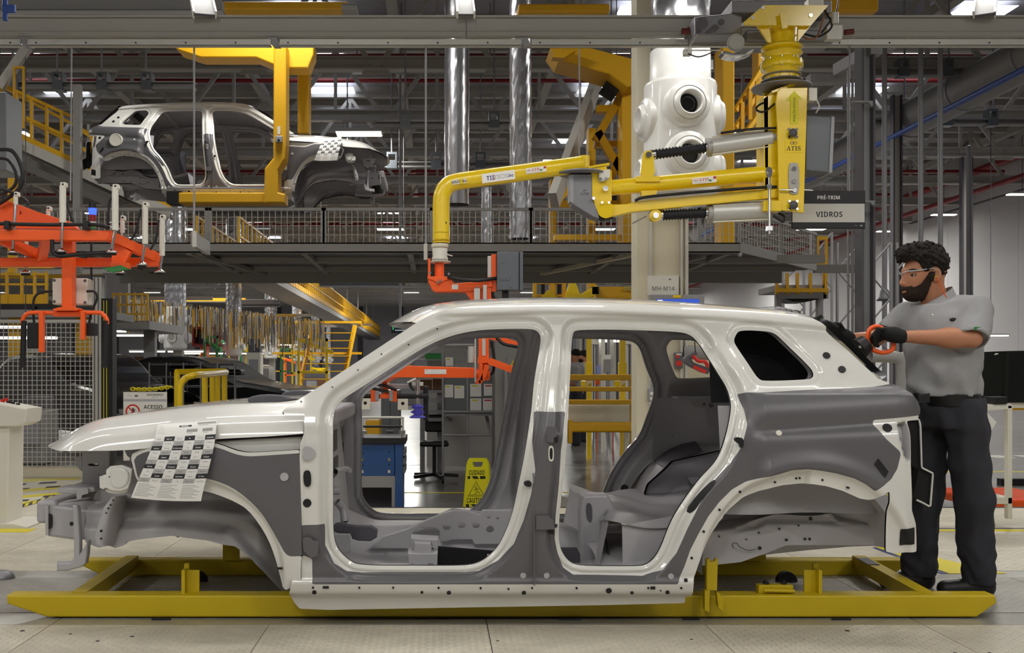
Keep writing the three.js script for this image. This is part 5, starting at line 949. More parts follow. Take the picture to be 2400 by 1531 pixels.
const badge = (c, x, y, s, col = '#444') => { c.fillStyle = col; c.beginPath(); c.ellipse(x, y, s, s * 0.55, 0, 0, 7); c.fill(); c.strokeStyle = '#ddd'; c.lineWidth = s * 0.1; c.beginPath(); c.ellipse(x, y, s * 0.8, s * 0.38, 0, 0, 7); c.stroke(); };
{
  const D = 9.0, t = thing('pillar', 'cream boxed pillar standing behind the car under the white diffuser', 'pillar', V(W(1552, 900, D).x, FL, -D - 0.1));
  const y0 = FL, y1 = 5.2, x0 = W(1492, 0, D).x, x1 = W(1614, 0, D).x;
  part('casing', box(x0, x1, y0, y1, -D - 0.25, -D, 0.006), M.cream, t);
  part('profile', [box(W(1519, 0, D).x, W(1527, 0, D).x, 0.8, 2.6, -D, -D + 0.03)], M.alu, t);
  part('profile', [box(W(1592, 0, D).x, W(1597, 0, D).x, 0.8, 2.6, -D, -D + 0.05)], M.alu, t);
  part('profile', [box(W(1604, 0, D).x, W(1611, 0, D).x, 0.8, 2.6, -D, -D + 0.03)], M.alu, t);
  part('conduit', cyl(V(W(1526, 0, D).x, W(0, 912, D).y, -D + 0.03), V(W(1526, 0, D).x, W(0, 740, D).y, -D + 0.03), 0.012, 10), M.galv, t);
  for (const a of [1520, 1538]) { const o = part('outlet_box', pbox(a, 912, a + 15, 941, D - 0.05, 0.05, 0.006), M.galv, t); for (const y of [919, 931]) part('socket', pbox(a + 4, y, a + 11, y + 7, D - 0.053, 0.004, 0.002), M.paper, o); }
  part('outlet_cable', tube([W(1544, 921, D - 0.05), W(1553, 916, D - 0.06), W(1560, 905, D - 0.03)], 0.006, 6), M.black, t);
  print('pillar_sign', t, rect4(1519, 647, 1590, 691), D - 0.035, (c, w, h) => { c.fillStyle = '#d9d8d2'; c.fillRect(0, 0, w, h); jag(c, w * 0.50, h * 0.18, 22, '#999'); badge(c, w * 0.72, h * 0.18, 18); c.font = '70px sans-serif'; txt(c, 'MH-M14', w * 0.5, h * 0.68, '78px sans-serif', '#3a3a3a'); }, 400, 248);
  part('sign_board', pbox(1518, 646, 1591, 692, D - 0.034, 0.03), M.creamWhite, t);
}
{
  const D = 8.93, t = thing('monitor', 'small framed screen with blue window on the cream pillar', 'monitor', W(1582, 740, D));
  part('frame', pplate(rect4(1526, 691, 1651, 760), D, 0.06, [rect4(1537, 700, 1640, 750)], 0.004), M.galv, t);
  const [g, m] = decal(rect4(1537, 700, 1640, 750), D + 0.01, (c, w, h) => { c.fillStyle = '#e8ecf4'; c.fillRect(0, 0, w, h); c.fillStyle = '#3558c8'; c.fillRect(0, 0, w, 26); c.fillStyle = '#9fb4f0'; c.fillRect(0, 26, w, 40); c.fillStyle = '#fff'; c.fillRect(10, 8, 30, 10); }, 256, 128);
  m.emissive = new THREE.Color(0xffffff); m.emissiveMap = m.map; m.emissiveIntensity = 0.6; part('screen', g, m, t, { keepUV: true });
  part('lamp_button', pbox(1578, 692, 1596, 698, D - 0.01, 0.01), M.yellow, t);
}
{
  const D = 7.31, t = thing('station_sign', 'black and white hanging sign reading PRÉ-TRIM VIDROS', 'sign', W(1941, 535, D));
  part('board', pbox(1856, 447, 2028, 536, D + 0.004, 0.02), M.black, t);
  print('sign_face', t, rect4(1857, 448, 2027, 535), D, (c, w, h) => {
    c.fillStyle = '#1b1b21'; c.fillRect(0, 0, w, h); c.fillStyle = '#cdcac4'; c.fillRect(2, h * 0.34, w - 4, h * 0.5);
    txt(c, 'PRÉ-TRIM', w * 0.5, h * 0.175, 'bold 56px sans-serif', '#e8e6e2'); txt(c, 'VIDROS', w * 0.51, h * 0.63, 'bold 82px sans-serif', '#26262a'); jag(c, w * 0.88, h * 0.93, 16, '#ccc'); badge(c, w * 0.95, h * 0.93, 15, '#888');
  }, 800, 410);
  for (const a of [1990, 1992]) part('suspension_wire', cyl(W(a, 448, D), W(a, 106, D), 0.003, 5), M.galv, t);
}
// steel columns and pipes at the right
{
  const post = (name, label, a, b, d, y0, y1, m, prof) => { const t = thing(name, label, 'column', V(W((a + b) / 2, 0, d).x, y0, -d)); const x0 = W(a, 0, d).x, x1 = W(b, 0, d).x, w = x1 - x0; part('web', box(x0 + w * 0.1, x1 - w * 0.1, y0, y1, -d - 0.1, -d - 0.08), m, t); part('flange', box(x0, x0 + w * 0.16, y0, y1, -d - 0.18, -d), M.greyDark, t); part('flange', box(x1 - w * 0.16, x1, y0, y1, -d - 0.18, -d), M.greyDark, t); return t; };
  const c = post('steel_column', 'tall galvanised steel column beside the hanging station sign', 2020, 2052, 10.2, FL, 4.55, M.galv);
  part('bracket', [pbox(2000, 236, 2046, 240, 10.1, 0.05), pplate([[2036, 240], [2046, 240], [2046, 250]], 10.1, 0.04)], M.galv, c);
  part('bracket', [pbox(2024, 470, 2052, 474, 10.1, 0.05), pplate([[2040, 474], [2050, 474], [2050, 484]], 10.1, 0.04)], M.galv, c);
  part('head_beam', [bar(W(2055, 112, 10.2), W(1965, 165, 11.0), 0.12, 0.12), pbox(1900, 172, 1990, 192, 11, 0.15)], M.galv, c);
  post('steel_column', 'pale grey roof column standing before the right hall wall', 2094, 2116, 24, FL, 7.5, M.truss);
  post('steel_column', 'grey roof column close to the red pipe on the right', 2255, 2281, 31, FL, 7.5, M.truss);
  solo('hose_riser', 'dark ribbed vertical hose riser before the white hall wall', 'riser', (() => { const p = W(2271, 340, 11), q = V(p.x, FL, -11), L = p.y - q.y, prof = [[0, 0]]; const n = 170; for (let i = 0; i < n; i++) prof.push([0.024, i / n * L], [0.029, (i + 0.5) / n * L]); prof.push([0, L]); return lathe(prof, q, 14); })(), M.greyDark);
  for (const [a, d, r, say] of [[1998, 10.6, 0.014, 'left of the galvanised column'], [1988, 10.6, 0.012, 'between sign wire and galvanised column'], [2158, 20, 0.05, 'behind the worker before the white wall'], [2204, 20, 0.05, 'between the ribbed riser and the roof column'], [2073, 20, 0.05, 'right beside the galvanised column']]) solo('steel_pipe', 'thin grey vertical steel pipe, ' + say, 'pipe', cyl(V(W(a, 0, d).x, FL, -d), V(W(a, 0, d).x, d > 15 ? 7.5 : W(0, 165, d).y, -d), r, 8), M.galv);
  // lattice guide towers behind the worker
  for (const [a, d] of [[1990, 15], [2060, 15], [2130, 15], [1860, 17], [1925, 17]]) {
    const x = W(a, 0, d).x, t = thing('lattice_frame', ({ 1990: 'grey lattice guide frame right behind the galvanised column', 2060: 'grey lattice guide frame behind the worker’s arms', 2130: 'grey lattice guide frame behind the worker’s chest', 1860: 'grey lattice frame below the yellow stair landing', 1925: 'grey lattice frame at the edge of the yellow stair landing' })[a], 'frame', V(x, FL, -d));
    const y1 = W(0, 545 + (a % 7) * 12, d).y, w = 0.17;
    for (const s of [-1, 1]) part('upright', cyl(V(x + s * w, FL, -d), V(x + s * w, y1, -d), 0.022, 8), M.galv, t);
    for (let i = 0; i < 8; i++) { const ya = FL + (y1 - FL) * i / 8, yb = FL + (y1 - FL) * (i + 1) / 8, s = i % 2 ? 1 : -1; part('lattice_bar', cyl(V(x - s * w, ya, -d), V(x + s * w, yb, -d), 0.014, 6), M.galv, t); }
  }
  solo('bell_hopper', 'small grey bell-shaped hopper hanging behind the worker’s face', 'hopper', lathe([[0, 0.24], [0.045, 0.24], [0.08, 0.19], [0.1, 0.06], [0.15, 0], [0, 0]], W(2073, 705, 20), 20), M.galv);
}
// mezzanine platform with mesh guard
{
  const D = 11, t = thing('mezzanine', 'grey steel mezzanine deck with low mesh guard behind the station', 'mezzanine', V(0, 2.4, -12));
  const yb = W(0, 592, D).y, yt = W(0, 569, D).y, x0 = W(120, 0, D).x, x1 = W(1735, 0, D).x, xe = W(1912, 0, 13).x;
  part('edge_beam', [box(x0, x1, yb, yt, -D - 0.02, -D), box(x0, x1, yb, yb + 0.012, -D - 0.12, -D), box(x0, x1, yt - 0.012, yt, -D - 0.12, -D)], M.greySteel, t);
  part('edge_beam', bar(V(x1, (yb + yt) / 2, -D), V(xe, (yb + yt) / 2, -13), 0.02, yt - yb), M.greySteel, t);
  part('edge_beam', box(xe, xe + 0.55, yb - 0.02, yt - 0.02, -13.1, -13.05), M.greySteel, t);
  part('deck', [plate([[x0, 11.02], [x1, 11.02], [xe, 13], [xe, 13.4], [x0, 13.4]], 0, 0.03).rotateX(-Math.PI / 2).translate(0, yt - 0.03, 0)], M.greyDark, t);
  for (const z of [-11.9, -12.9, -13.4]) part('joist', box(x0, xe - 0.3, yb - (z < -13 ? 0.12 : 0.02), yt - 0.03, z - 0.03, z + 0.03), M.greySteel, t);
  for (let i = 0; i < 7; i++) { const x = lerp(x0 + 0.4, x1 - 0.1, i / 6); part('joist', box(x - 0.03, x + 0.03, yb - 0.01, yt - 0.04, -13.4, -11.1), M.greySteel, t); }
  part('brace', bar(V(W(1180, 0, 13).x + 0.5, yb - 0.02, -13.2), V(W(1480, 0, 11.3).x, yb + 0.0, -11.2), 0.06, 0.04), M.cream, t);
  part('brace', bar(V(W(1620, 0, 12).x, yb, -11.4), V(W(1500, 0, 13).x, yb - 0.01, -13.1), 0.05, 0.03), M.greySteel, t);
  part('brace', bar(V(W(440, 0, 11).x, yb, -11.05), V(W(610, 0, 13).x, yb, -13.4), 0.06, 0.04), M.greySteel, t);
  // guard frames
  const gy0 = yt, gy1 = W(0, 487, D).y;
  const cuts = [120, 484, 492, 757, 760, 1011, 1243, 1246, 1493, 1640, 1735];
  part('top_rail', box(x0, x1, gy1 - 0.03, gy1, -D - 0.03, -D), M.greySteel, t);
  for (const a of cuts) { const x = W(a, 0, D).x; part('guard_post', box(x - 0.017, x + 0.017, gy0, gy1, -D - 0.03, -D), M.greySteel, t); }
  const wire = []; for (let x = x0; x < x1; x += 0.062) wire.push(box(x - 0.003, x + 0.003, gy0, gy1, -D - 0.018, -D - 0.012)); for (let y = gy0 + 0.09; y < gy1; y += 0.09) wire.push(box(x0, x1, y - 0.002, y + 0.002, -D - 0.012, -D - 0.008));
  part('guard_mesh', wire, M.truss, t, { kind: 'stuff' });
  // slanted guard at the right end
  const w2 = []; for (let i = 0; i < 30; i++) { const a = i / 30, p = V(lerp(x1, xe, a), gy0, lerp(-D, -13, a)); w2.push(box(p.x - 0.003, p.x + 0.003, gy0, gy1, p.z - 0.003, p.z + 0.003)); } for (let y = gy0 + 0.07; y < gy1; y += 0.07) w2.push(bar(V(x1, y, -D), V(xe, y, -13), 0.004, 0.004)); part('guard_mesh', w2, M.truss, t, { kind: 'stuff' });
  part('top_rail', bar(V(x1, gy1 - 0.015, -D), V(xe, gy1 - 0.015, -13), 0.03, 0.03), M.greySteel, t);
  for (const a of [0.5, 1]) { const p = V(lerp(x1, xe, a), 0, lerp(-D, -13, a)); part('guard_post', box(p.x - 0.017, p.x + 0.017, gy0, gy1, p.z - 0.02, p.z), M.greySteel, t); }
  part('rail_end', [W(1734, 598, 10.98), W(1988, 645, 12.9)].map((p) => ball(p, 0.025, 1, 1, 1, 8)), M.galv, t);
  for (const [a, b] of [[455, 545], [998, 575]]) {
    const h = thing('hanging_rod', a === 455 ? 'thin steel rod with a grey guide block before the hanging car' : 'thin steel rod with a grey guide block beside the yellow forearm', 'rod', W(a, b, 7.33));
    part('rod', cyl(W(a, 105, 7.33), W(a, b, 7.33), 0.007, 8), M.galv, h); part('guide', pbox(a - 5, b - 4, a + 4, b + 34, 7.31, 0.03, 0.004), M.alu, h);
    if (a === 455) part('arm', bar(W(452, 560, 7.34), W(488, 583, 8.1), 0.03, 0.1), M.greySteel, h); else part('handle', cyl(W(998, 604, 7.33), W(1000, 575, 7.33), 0.012, 8), M.black, h);
  }
  solo('hanging_rod', 'thin dim steel rod hanging at the stair left of the carrier', 'rod', cyl(W(168, 105, 7.34), W(165, 470, 7.34), 0.005, 6), M.galv);
  solo('hanging_rod', 'thin steel rod hanging right of the foil ducts', 'rod', cyl(W(1358, 105, 7.34), W(1358, 390, 7.34), 0.005, 6), M.galv);
}
// foil ducts hanging in the hall
solo('foil_duct', 'wide smooth silver duct hanging behind the yellow forearm', 'duct', foilDuct(W(1070, 480, 16), V(W(1072, 0, 16).x, 9.45, -16), 0.19, 0.006), M.foil);
solo('foil_duct', 'crumpled silver foil duct hanging in front of the wide smooth duct', 'duct', foilDuct(W(1220, 560, 13.6), V(W(1220, 0, 13.6).x, 9.45, -13.6), 0.14, 0.014), M.foil);
solo('foil_duct', 'narrow foil duct low behind the mesh guard', 'duct', foilDuct(W(1140, 640, 21), W(1140, 440, 21), 0.1, 0.01), M.foil);
{
  const t = thing('round_duct', 'long grey round ventilation duct under the roof at the right', 'duct', V(11.1, 6.6, -28));
  for (let i = 0; i < 12; i++) part('duct_section', cyl(V(11.1, 7.05, -14.5 - i * 2.5), V(11.1, 7.05, -16.97 - i * 2.5), 0.42, 28), M.greySteel, t);
  for (let i = 0; i < 12; i++) part('duct_collar', cyl(V(11.1, 7.05, -14.5 - i * 2.5 + 0.03), V(11.1, 7.05, -14.5 - i * 2.5 - 0.03), 0.44, 28), M.galv, t);
}
solo('water_pipe', 'blue water pipe running beside the round duct', 'pipe', cyl(V(10.5, 6.55, -15), V(10.5, 6.55, -42), 0.06, 10), M.bluePipe);
solo('sprinkler_main', 'thick red sprinkler main high along the right wall', 'pipe', cyl(V(20.1, 8.6, -12), V(20.1, 8.6, -100), 0.13, 12), M.redPipe);
solo('sprinkler_main', 'red sprinkler pipe below the thick main along the right wall', 'pipe', cyl(V(18.6, 7.35, -20), V(18.6, 7.35, -90), 0.09, 12), M.redPipe);
for (const [a, b, d] of [[2396, 455, 33], [2212, 503, 40], [2080, 542, 46], [2322, 786, 30], [2195, 500, 52]]) {
  const p = W(a, b, d), t = thing('wall_lamp', ({ 2396: 'slim bright lamp high on the suspension rail nearest the red pipe', 2212: 'slim bright lamp on the rail above the worker', 2080: 'slim bright lamp on the rail beside the roof column', 2322: 'slim low lamp hanging behind the worker’s back', 2195: 'slim far lamp on the rail before the white wall' })[a], 'lamp', p);
  part('diffuser', box(p.x - 0.45, p.x + 0.45, p.y - 0.03, p.y, p.z - 0.12, p.z + 0.12), lampGlow, t); part('housing', box(p.x - 0.48, p.x + 0.48, p.y, p.y + 0.05, p.z - 0.14, p.z + 0.14), lampBox, t);
  part('wire', cyl(V(p.x, p.y + 0.05, p.z), V(p.x, 9.4, p.z), 0.01, 5), M.greyDark, t);
}
solo('lamp_rail', 'thin dark suspension rail of the lamps along the right wall', 'rail', bar(W(2400, 440, 33).add(V(0.5, 0.1, 0)), W(2030, 555, 52), 0.06, 0.06), M.greyDark);
// ---------------------------------------------------------------- big yellow lift frames
{
  const t = thing('yellow_lift', 'tall yellow lift frame with slanted top beam left of the white diffuser', 'lift', W(1440, 870, 16).setY(FL));
  part('top_beam', [pplate([[1290, 112], [1385, 112], [1500, 142], [1500, 200], [1470, 205], [1430, 175], [1310, 140]], 15.6, 0.7, [], 0.02)], M.golden, t);
  part('top_plate', pplate([[1300, 118], [1350, 118], [1320, 136], [1295, 134]], 15.4, 0.2), M.golden, t);
  part('post', pbox(1458, 190, 1494, 600, 16, 0.4), M.golden, t); part('post', pbox(1380, 300, 1396, 700, 17, 0.3), M.golden, t); part('post', pbox(1290, 420, 1304, 700, 17.5, 0.3), M.golden, t);
  for (const [a, b, c, e] of [[1395, 330, 1470, 200], [1400, 310, 1465, 420], [1405, 470, 1462, 350], [1300, 480, 1380, 380]]) part('brace', bar(W(a, b, 16.4), W(c, e, 16.4), 0.12, 0.12), M.golden, t);
  for (const [a, b, c, e] of [[1400, 246, 1462, 262], [1395, 330, 1460, 343], [1300, 470, 1460, 486], [1300, 550, 1470, 562]]) part('cross_bar', pbox(a, b, c, e, 16.5, 0.2), M.golden, t);
  part('motor', cyl(W(1418, 196, 16.1), W(1448, 216, 16.1), 0.18, 16), M.black, t);
  part('motor', cyl(W(1350, 350, 16.2), W(1350, 372, 16.2), 0.16, 16), M.greyDark, t);
  for (const [a, b] of [[1330, 330], [1352, 420], [1420, 440], [1330, 450]]) part('control_unit', pbox(a, b, a + 26, b + 34, 16.8, 0.3), M.black, t);
  part('stair_stringer', bar(W(1298, 470, 15), W(1405, 175, 17.5), 0.12, 0.25), M.truss, t);
}
{
  const t = thing('yellow_lift', 'yellow lift frame with stair rails between diffuser and manipulator head', 'lift', W(1715, 870, 15).setY(FL));
  part('post', pbox(1692, 106, 1722, 600, 14.5, 0.4, 0.02), M.golden, t);
  part('post', pbox(1776, 112, 1796, 330, 15.5, 0.3, 0.02), M.golden, t);
  for (const [a, b, c, e] of [[1724, 260, 1790, 150], [1724, 300, 1800, 180], [1724, 345, 1800, 235]]) part('stair_rail', bar(W(a, b, 15), W(c, e, 15.3), 0.06, 0.06), M.golden, t);
  for (const [a, b] of [[1740, 240], [1758, 215], [1775, 190]]) part('rail_post', bar(W(a, b, 15), W(a, b + 66, 15), 0.05, 0.05), M.golden, t);
  part('cross_bar', pbox(1680, 430, 1800, 452, 15.2, 0.2), M.golden, t);
}
{
  const t = thing('stair_landing', 'yellow railed stair landing on grey legs behind the tail of the car', 'landing', W(1890, 900, 14).setY(FL));
  const D = 14;
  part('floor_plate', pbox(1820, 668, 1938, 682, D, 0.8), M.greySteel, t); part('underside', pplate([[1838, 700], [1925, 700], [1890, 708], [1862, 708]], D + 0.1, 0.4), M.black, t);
  part('kick_plate', pbox(1818, 682, 1942, 700, D, 0.02), M.galv, t);
  for (const a of [1832, 1930]) part('leg', box(W(a - 6, 0, D).x, W(a + 6, 0, D).x, FL, W(0, 668, D).y, -D - 0.2, -D - 0.1), M.galv, t);
  for (const a of [1822, 1846, 1870, 1900, 1936]) part('rail_post', pbox(a - 3, 640, a + 3, 690, D - 0.02, 0.05), M.golden, t);
  for (const y of [676]) part('hand_rail', pbox(1818, y, 1942, y + 9, D - 0.03, 0.05), M.golden, t);
  part('gate', pplate(rect4(1915, 554, 1940, 620), D, 0.05, [rect4(1920, 562, 1935, 614)]), M.golden, t);
  part('rail_post', pbox(1930, 620, 1937, 700, D, 0.05), M.golden, t);
}
// yellow handling machine below the mezzanine
{
  const D = 14.5, t = thing('handling_robot', 'yellow handling machine with black guides below the mezzanine deck', 'machine', W(1350, 900, D).setY(FL));
  part('base', box(W(1285, 0, D).x, W(1306, 0, D).x, FL, 1.9, -D - 0.3, -D - 0.1), M.golden, t);
  for (const [a, c] of [[1250, 1258], [1290, 1300], [1318, 1326]]) part('mast', pbox(a, 640, c, 760, D, 0.1), M.golden, t);
  for (const a of [1268, 1306]) part('guide', pbox(a, 642, a + 9, 760, D + 0.05, 0.1), M.black, t);
  part('arm', bar(W(1275, 690, D - 0.2), W(1300, 712, D - 0.2), 0.12, 0.16), M.yellow, t);
  part('boom', pplate([[1320, 706], [1340, 654], [1346, 654], [1360, 690], [1400, 668], [1404, 690], [1350, 712]], D - 0.1, 0.2, [], 0.01), M.yellow, t);
  part('beam', pbox(1400, 672, 1490, 700, D, 0.3), M.golden, t);
  part('drive', pbox(1388, 672, 1404, 690, D - 0.1, 0.2), M.black, t);
  print('capacity_label', t, rect4(1462, 672, 1492, 680), D - 0.01, (c, w, h) => { c.fillStyle = '#c9b04a'; c.fillRect(0, 0, w, h); txt(c, 'Capacidade máx', w / 2, h / 2, '40px sans-serif', '#333'); }, 300, 80);
  for (const [a, b, c, e] of [[1255, 660, 1330, 666], [1255, 690, 1320, 696]]) part('cross_bar', pbox(a, b, c, e, D + 0.02, 0.1), M.golden, t);
}

// conveyor tracks hung below the trusses
for (const [a, b, c, e, d, say] of [[-40, 190, 456, 208, 18.5, 'left above the hanging car'], [880, 283, 1244, 297, 21, 'between the two foil ducts'], [455, 150, 1240, 166, 23.5, 'behind the overhead carrier'], [640, 378, 1240, 392, 27, 'low behind the wide duct'], [2050, 158, 2460, 176, 21.5, 'across the round duct'], [2050, 277, 2460, 292, 25, 'below the round duct']]) {
  const t = thing('conveyor_track', 'grey hanging conveyor track ' + say, 'track', W((a + c) / 2, e, d));
  part('track', [pbox(a, b, c, b + 3, d, 0.2), pbox(a, b + 3, c, e - 4, d + 0.08, 0.04), pbox(a, e - 4, c, e, d, 0.2)], M.greySteel, t);
  for (let x = a + 70; x < c - 10; x += 104) { part('bracket', pplate(rect4(x - 12, b - 22, x + 12, e + 2), d - 0.02, 0.24, [rect4(x - 8, b - 17, x + 8, b - 3)]), M.greyBox, t); part('hanger', cyl(W(x, b - 22, d + 0.1), V(W(x, b, d + 0.1).x, 9.45, -d - 0.1), 0.02, 6), M.galv, t); }
}
// ---------------------------------------------------------------- orange suction gripper at the left
{
  const D = 7.0, P = (a, b, dz = 0) => W(a, b, D + dz), px = (r) => r * D / F;
  const t = thing('suction_gripper', 'orange suction gripper frame with silver spring plungers and black handles', 'gripper', P(156, 862));
  part('upper_beam', pplate([[-60, 462], [18, 470], [92, 498], [168, 521], [180, 536], [-60, 536]], D + 0.15, 0.08, [chaikin([[44, 495], [50, 491], [53, 500], [48, 508], [44, 505]], 1)], 0.006), M.orange, t);
  part('front_bar', pplate([[-60, 538], [256, 540], [256, 564], [-60, 563]], D - 0.12, 0.08, [], 0.006), M.orange, t);
  part('end_bar', bar(P(250, 551, -0.1), P(372, 607, 0.18), 0.06, px(22)), M.orange, t);
  part('rear_bar', pplate([[-60, 604], [372, 604], [370, 624], [-60, 625]], D + 0.14, 0.07, [], 0.006), M.orange, t);
  part('end_bar', bar(P(-30, 548, -0.05), P(96, 600, 0.2), 0.06, px(22)), M.orange, t);
  part('cross_bar', bar(P(110, 552, -0.08), P(96, 612, 0.18), 0.06, px(20)), M.orange, t);
  part('gusset', pplate([[262, 562], [306, 590], [290, 622], [262, 622]], D - 0.02, 0.05), M.orange, t);
  part('stem', pbox(144, 560, 169, 724, D - 0.03, 0.08, 0.006), M.orange, t);
  parts('stem_flange', [pplate([[124, 724], [140, 720], [174, 720], [184, 725], [180, 728], [126, 728]], D - 0.06, 0.14), pbox(124, 730, 196, 742, D - 0.02, 0.06, 0.004)], M.orange, t);
  part('handle_tube', tube([[53, 760], [54, 748], [62, 737], [78, 733], [150, 734], [228, 733], [242, 738], [250, 748], [251, 760]].map(([a, b]) => P(a, b)), px(5), 12, 80), M.orange, t);
  for (const a of [55, 246]) part('hand_grip', cyl(P(a + (a < 100 ? 1 : 3), 752), P(a - 2, 862), px(6.5), 14), M.rubber, t);
  part('prong', pbox(90, 730, 101, 826, D - 0.05, 0.04, 0.004), M.orange, t); part('prong', pbox(188, 730, 198, 796, D - 0.05, 0.04, 0.004), M.orange, t);
  part('switch_box', pbox(63, 756, 91, 817, D, 0.08, 0.008), M.black, t); part('switch_box', pbox(197, 757, 221, 787, D, 0.08, 0.008), M.black, t);
  const jb = part('junction_box', pbox(122, 652, 205, 714, D + 0.06, 0.1, 0.01), M.creamWhite, t);
  for (const [a, b] of [[127, 657], [199, 658], [127, 707], [199, 709]]) part('screw', disc(a, b, D + 0.057, 3.5, 0.004, 10), M.greyDark, jb);
  for (const l of [[[122, 683], [95, 686], [80, 700], [78, 730], [80, 757]], [[203, 683], [222, 684], [227, 700], [215, 730], [209, 757]]]) part('handle_cable', tube(l.map(([a, b]) => P(a, b, 0.02)), px(3), 8), M.black, t);
  parts('air_line', [tube([[-20, 523], [20, 525], [120, 527], [200, 526], [235, 528], [255, 534]].map(([a, b]) => P(a, b, -0.14)), px(4.5), 8), tube([[122, 562], [124, 590], [140, 600], [190, 596], [262, 592]].map(([a, b]) => P(a, b, -0.16)), px(5), 8), tube([[-10, 350], [30, 355], [52, 400], [46, 440], [10, 470], [-10, 480]].map(([a, b]) => P(a, b, 0.1)), px(5), 8), tube([[-10, 370], [20, 376], [38, 410], [30, 440], [-10, 460]].map(([a, b]) => P(a, b, 0.16)), px(4), 8), tube([[-10, 440], [30, 452], [60, 470], [66, 480]].map(([a, b]) => P(a, b, 0.05)), px(3.5), 8)], M.black, t);
  for (const a of [14, 200, 192]) part('line_clip', pbox(a - 6, a === 192 ? 588 : 517, a + 6, a === 192 ? 604 : 537, D - 0.17, 0.06, 0.004), M.black, t);
  const plunger = (x, y0, y1, fx, fy, dz, r = 7.5) => {
    const q = part('plunger', [cyl(P(x, y1, dz), P(x, y0, dz), px(r), 16), pbox(x - r * 0.9, y0 - 9, x + r * 0.9, y0 + 2, D + dz - 0.02, 0.05, 0.006)], M.creamWhite, t);
    part('plunger_hole', disc(x, y0 - 4, D + dz - 0.022, 2.4, 0.004, 10), M.black, q);
    part('plunger_rod', cyl(P(fx, fy - 6, dz), P(lerp(fx, x, 0.9), y1, dz), px(3.4), 10), M.chrome, q);
    part('suction_foot', lathe([[0, px(8)], [px(4), px(8)], [px(6), px(5)], [px(12), px(3)], [px(13.5), 0], [px(11), -px(2)], [0, -px(2)]], P(fx, fy, dz), 24), M.chrome, q);
    part('foot_pad', lathe([[0, 0], [px(11), 0], [px(10), -px(4)], [0, -px(4)]], P(fx, fy + 2, dz), 20), M.rubber, q);
  };
  plunger(147, 436, 522, 144, 590, -0.15, 7.5); plunger(270, 440, 540, 262, 592, -0.16, 7.5); plunger(340, 482, 572, 333, 621, -0.02, 7); plunger(380, 512, 600, 375, 638, 0.1, 6.5);
  plunger(287, 514, 546, 281, 640, 0.22, 5.5); plunger(113, 492, 508, 107, 620, 0.2, 5); plunger(37, 458, 480, 30, 592, -0.1, 5); plunger(62, 560, 575, 60, 640, 0.2, 4.5);
  for (const l of [[[278, 450], [258, 470], [254, 510], [252, 526]], [[330, 490], [322, 530], [312, 556], [304, 562]], [[372, 516], [366, 560], [352, 586]], [[153, 460], [160, 490], [172, 520]]]) part('plunger_hose', tube(l.map(([a, b]) => P(a, b, -0.05)), px(2.6), 6), M.black, t);
  part('sensor_plate', pplate([[238, 630], [282, 622], [302, 630], [262, 638]], D - 0.1, 0.05), M.green, t); part('sensor_bracket', pbox(258, 616, 302, 630, D - 0.06, 0.06, 0.004), M.orange, t);
  const bc = thing('signal_beacon', 'small stacked beacon lit blue over red on the orange gripper', 'beacon', P(217, 538, -0.02));
  part('cap', cyl(P(217, 488), P(217, 474), px(9), 16), M.black, bc); part('blue_lens', cyl(P(217, 503), P(217, 488.5), px(9), 16), glow(0x2a46ff, 3), bc); part('red_lens', cyl(P(217, 519), P(217, 504), px(8), 16), std(0x8a1420, 0.3), bc); part('white_lens', cyl(P(217, 532), P(217, 520), px(7.5), 16), M.creamWhite, bc); part('green_lens', cyl(P(217, 538), P(217, 532), px(7), 16), M.green, bc);
  solo('gripper_post', 'dark slim post hanging behind the orange gripper', 'post', [cyl(P(214, 660, 0.5), P(214, 560, 0.5), px(3), 8), ball(P(213, 654, 0.5), px(6), 1, 1, 1, 10)], M.black);
  solo('valve', 'brass valve with blue lever hanging at the crane rail end', 'valve', [cyl(W(12, 48, 7.0), W(12, 0, 7.0), 0.018, 10), pbox(4, 10, 34, 28, 6.98, 0.03, 0.006)], M.bluePipe);
  solo('control_panel_box', 'grey control enclosure at the edge above the orange gripper', 'enclosure', pbox(-60, 215, 14, 400, 7.6, 0.3, 0.01), M.greyBox);
}
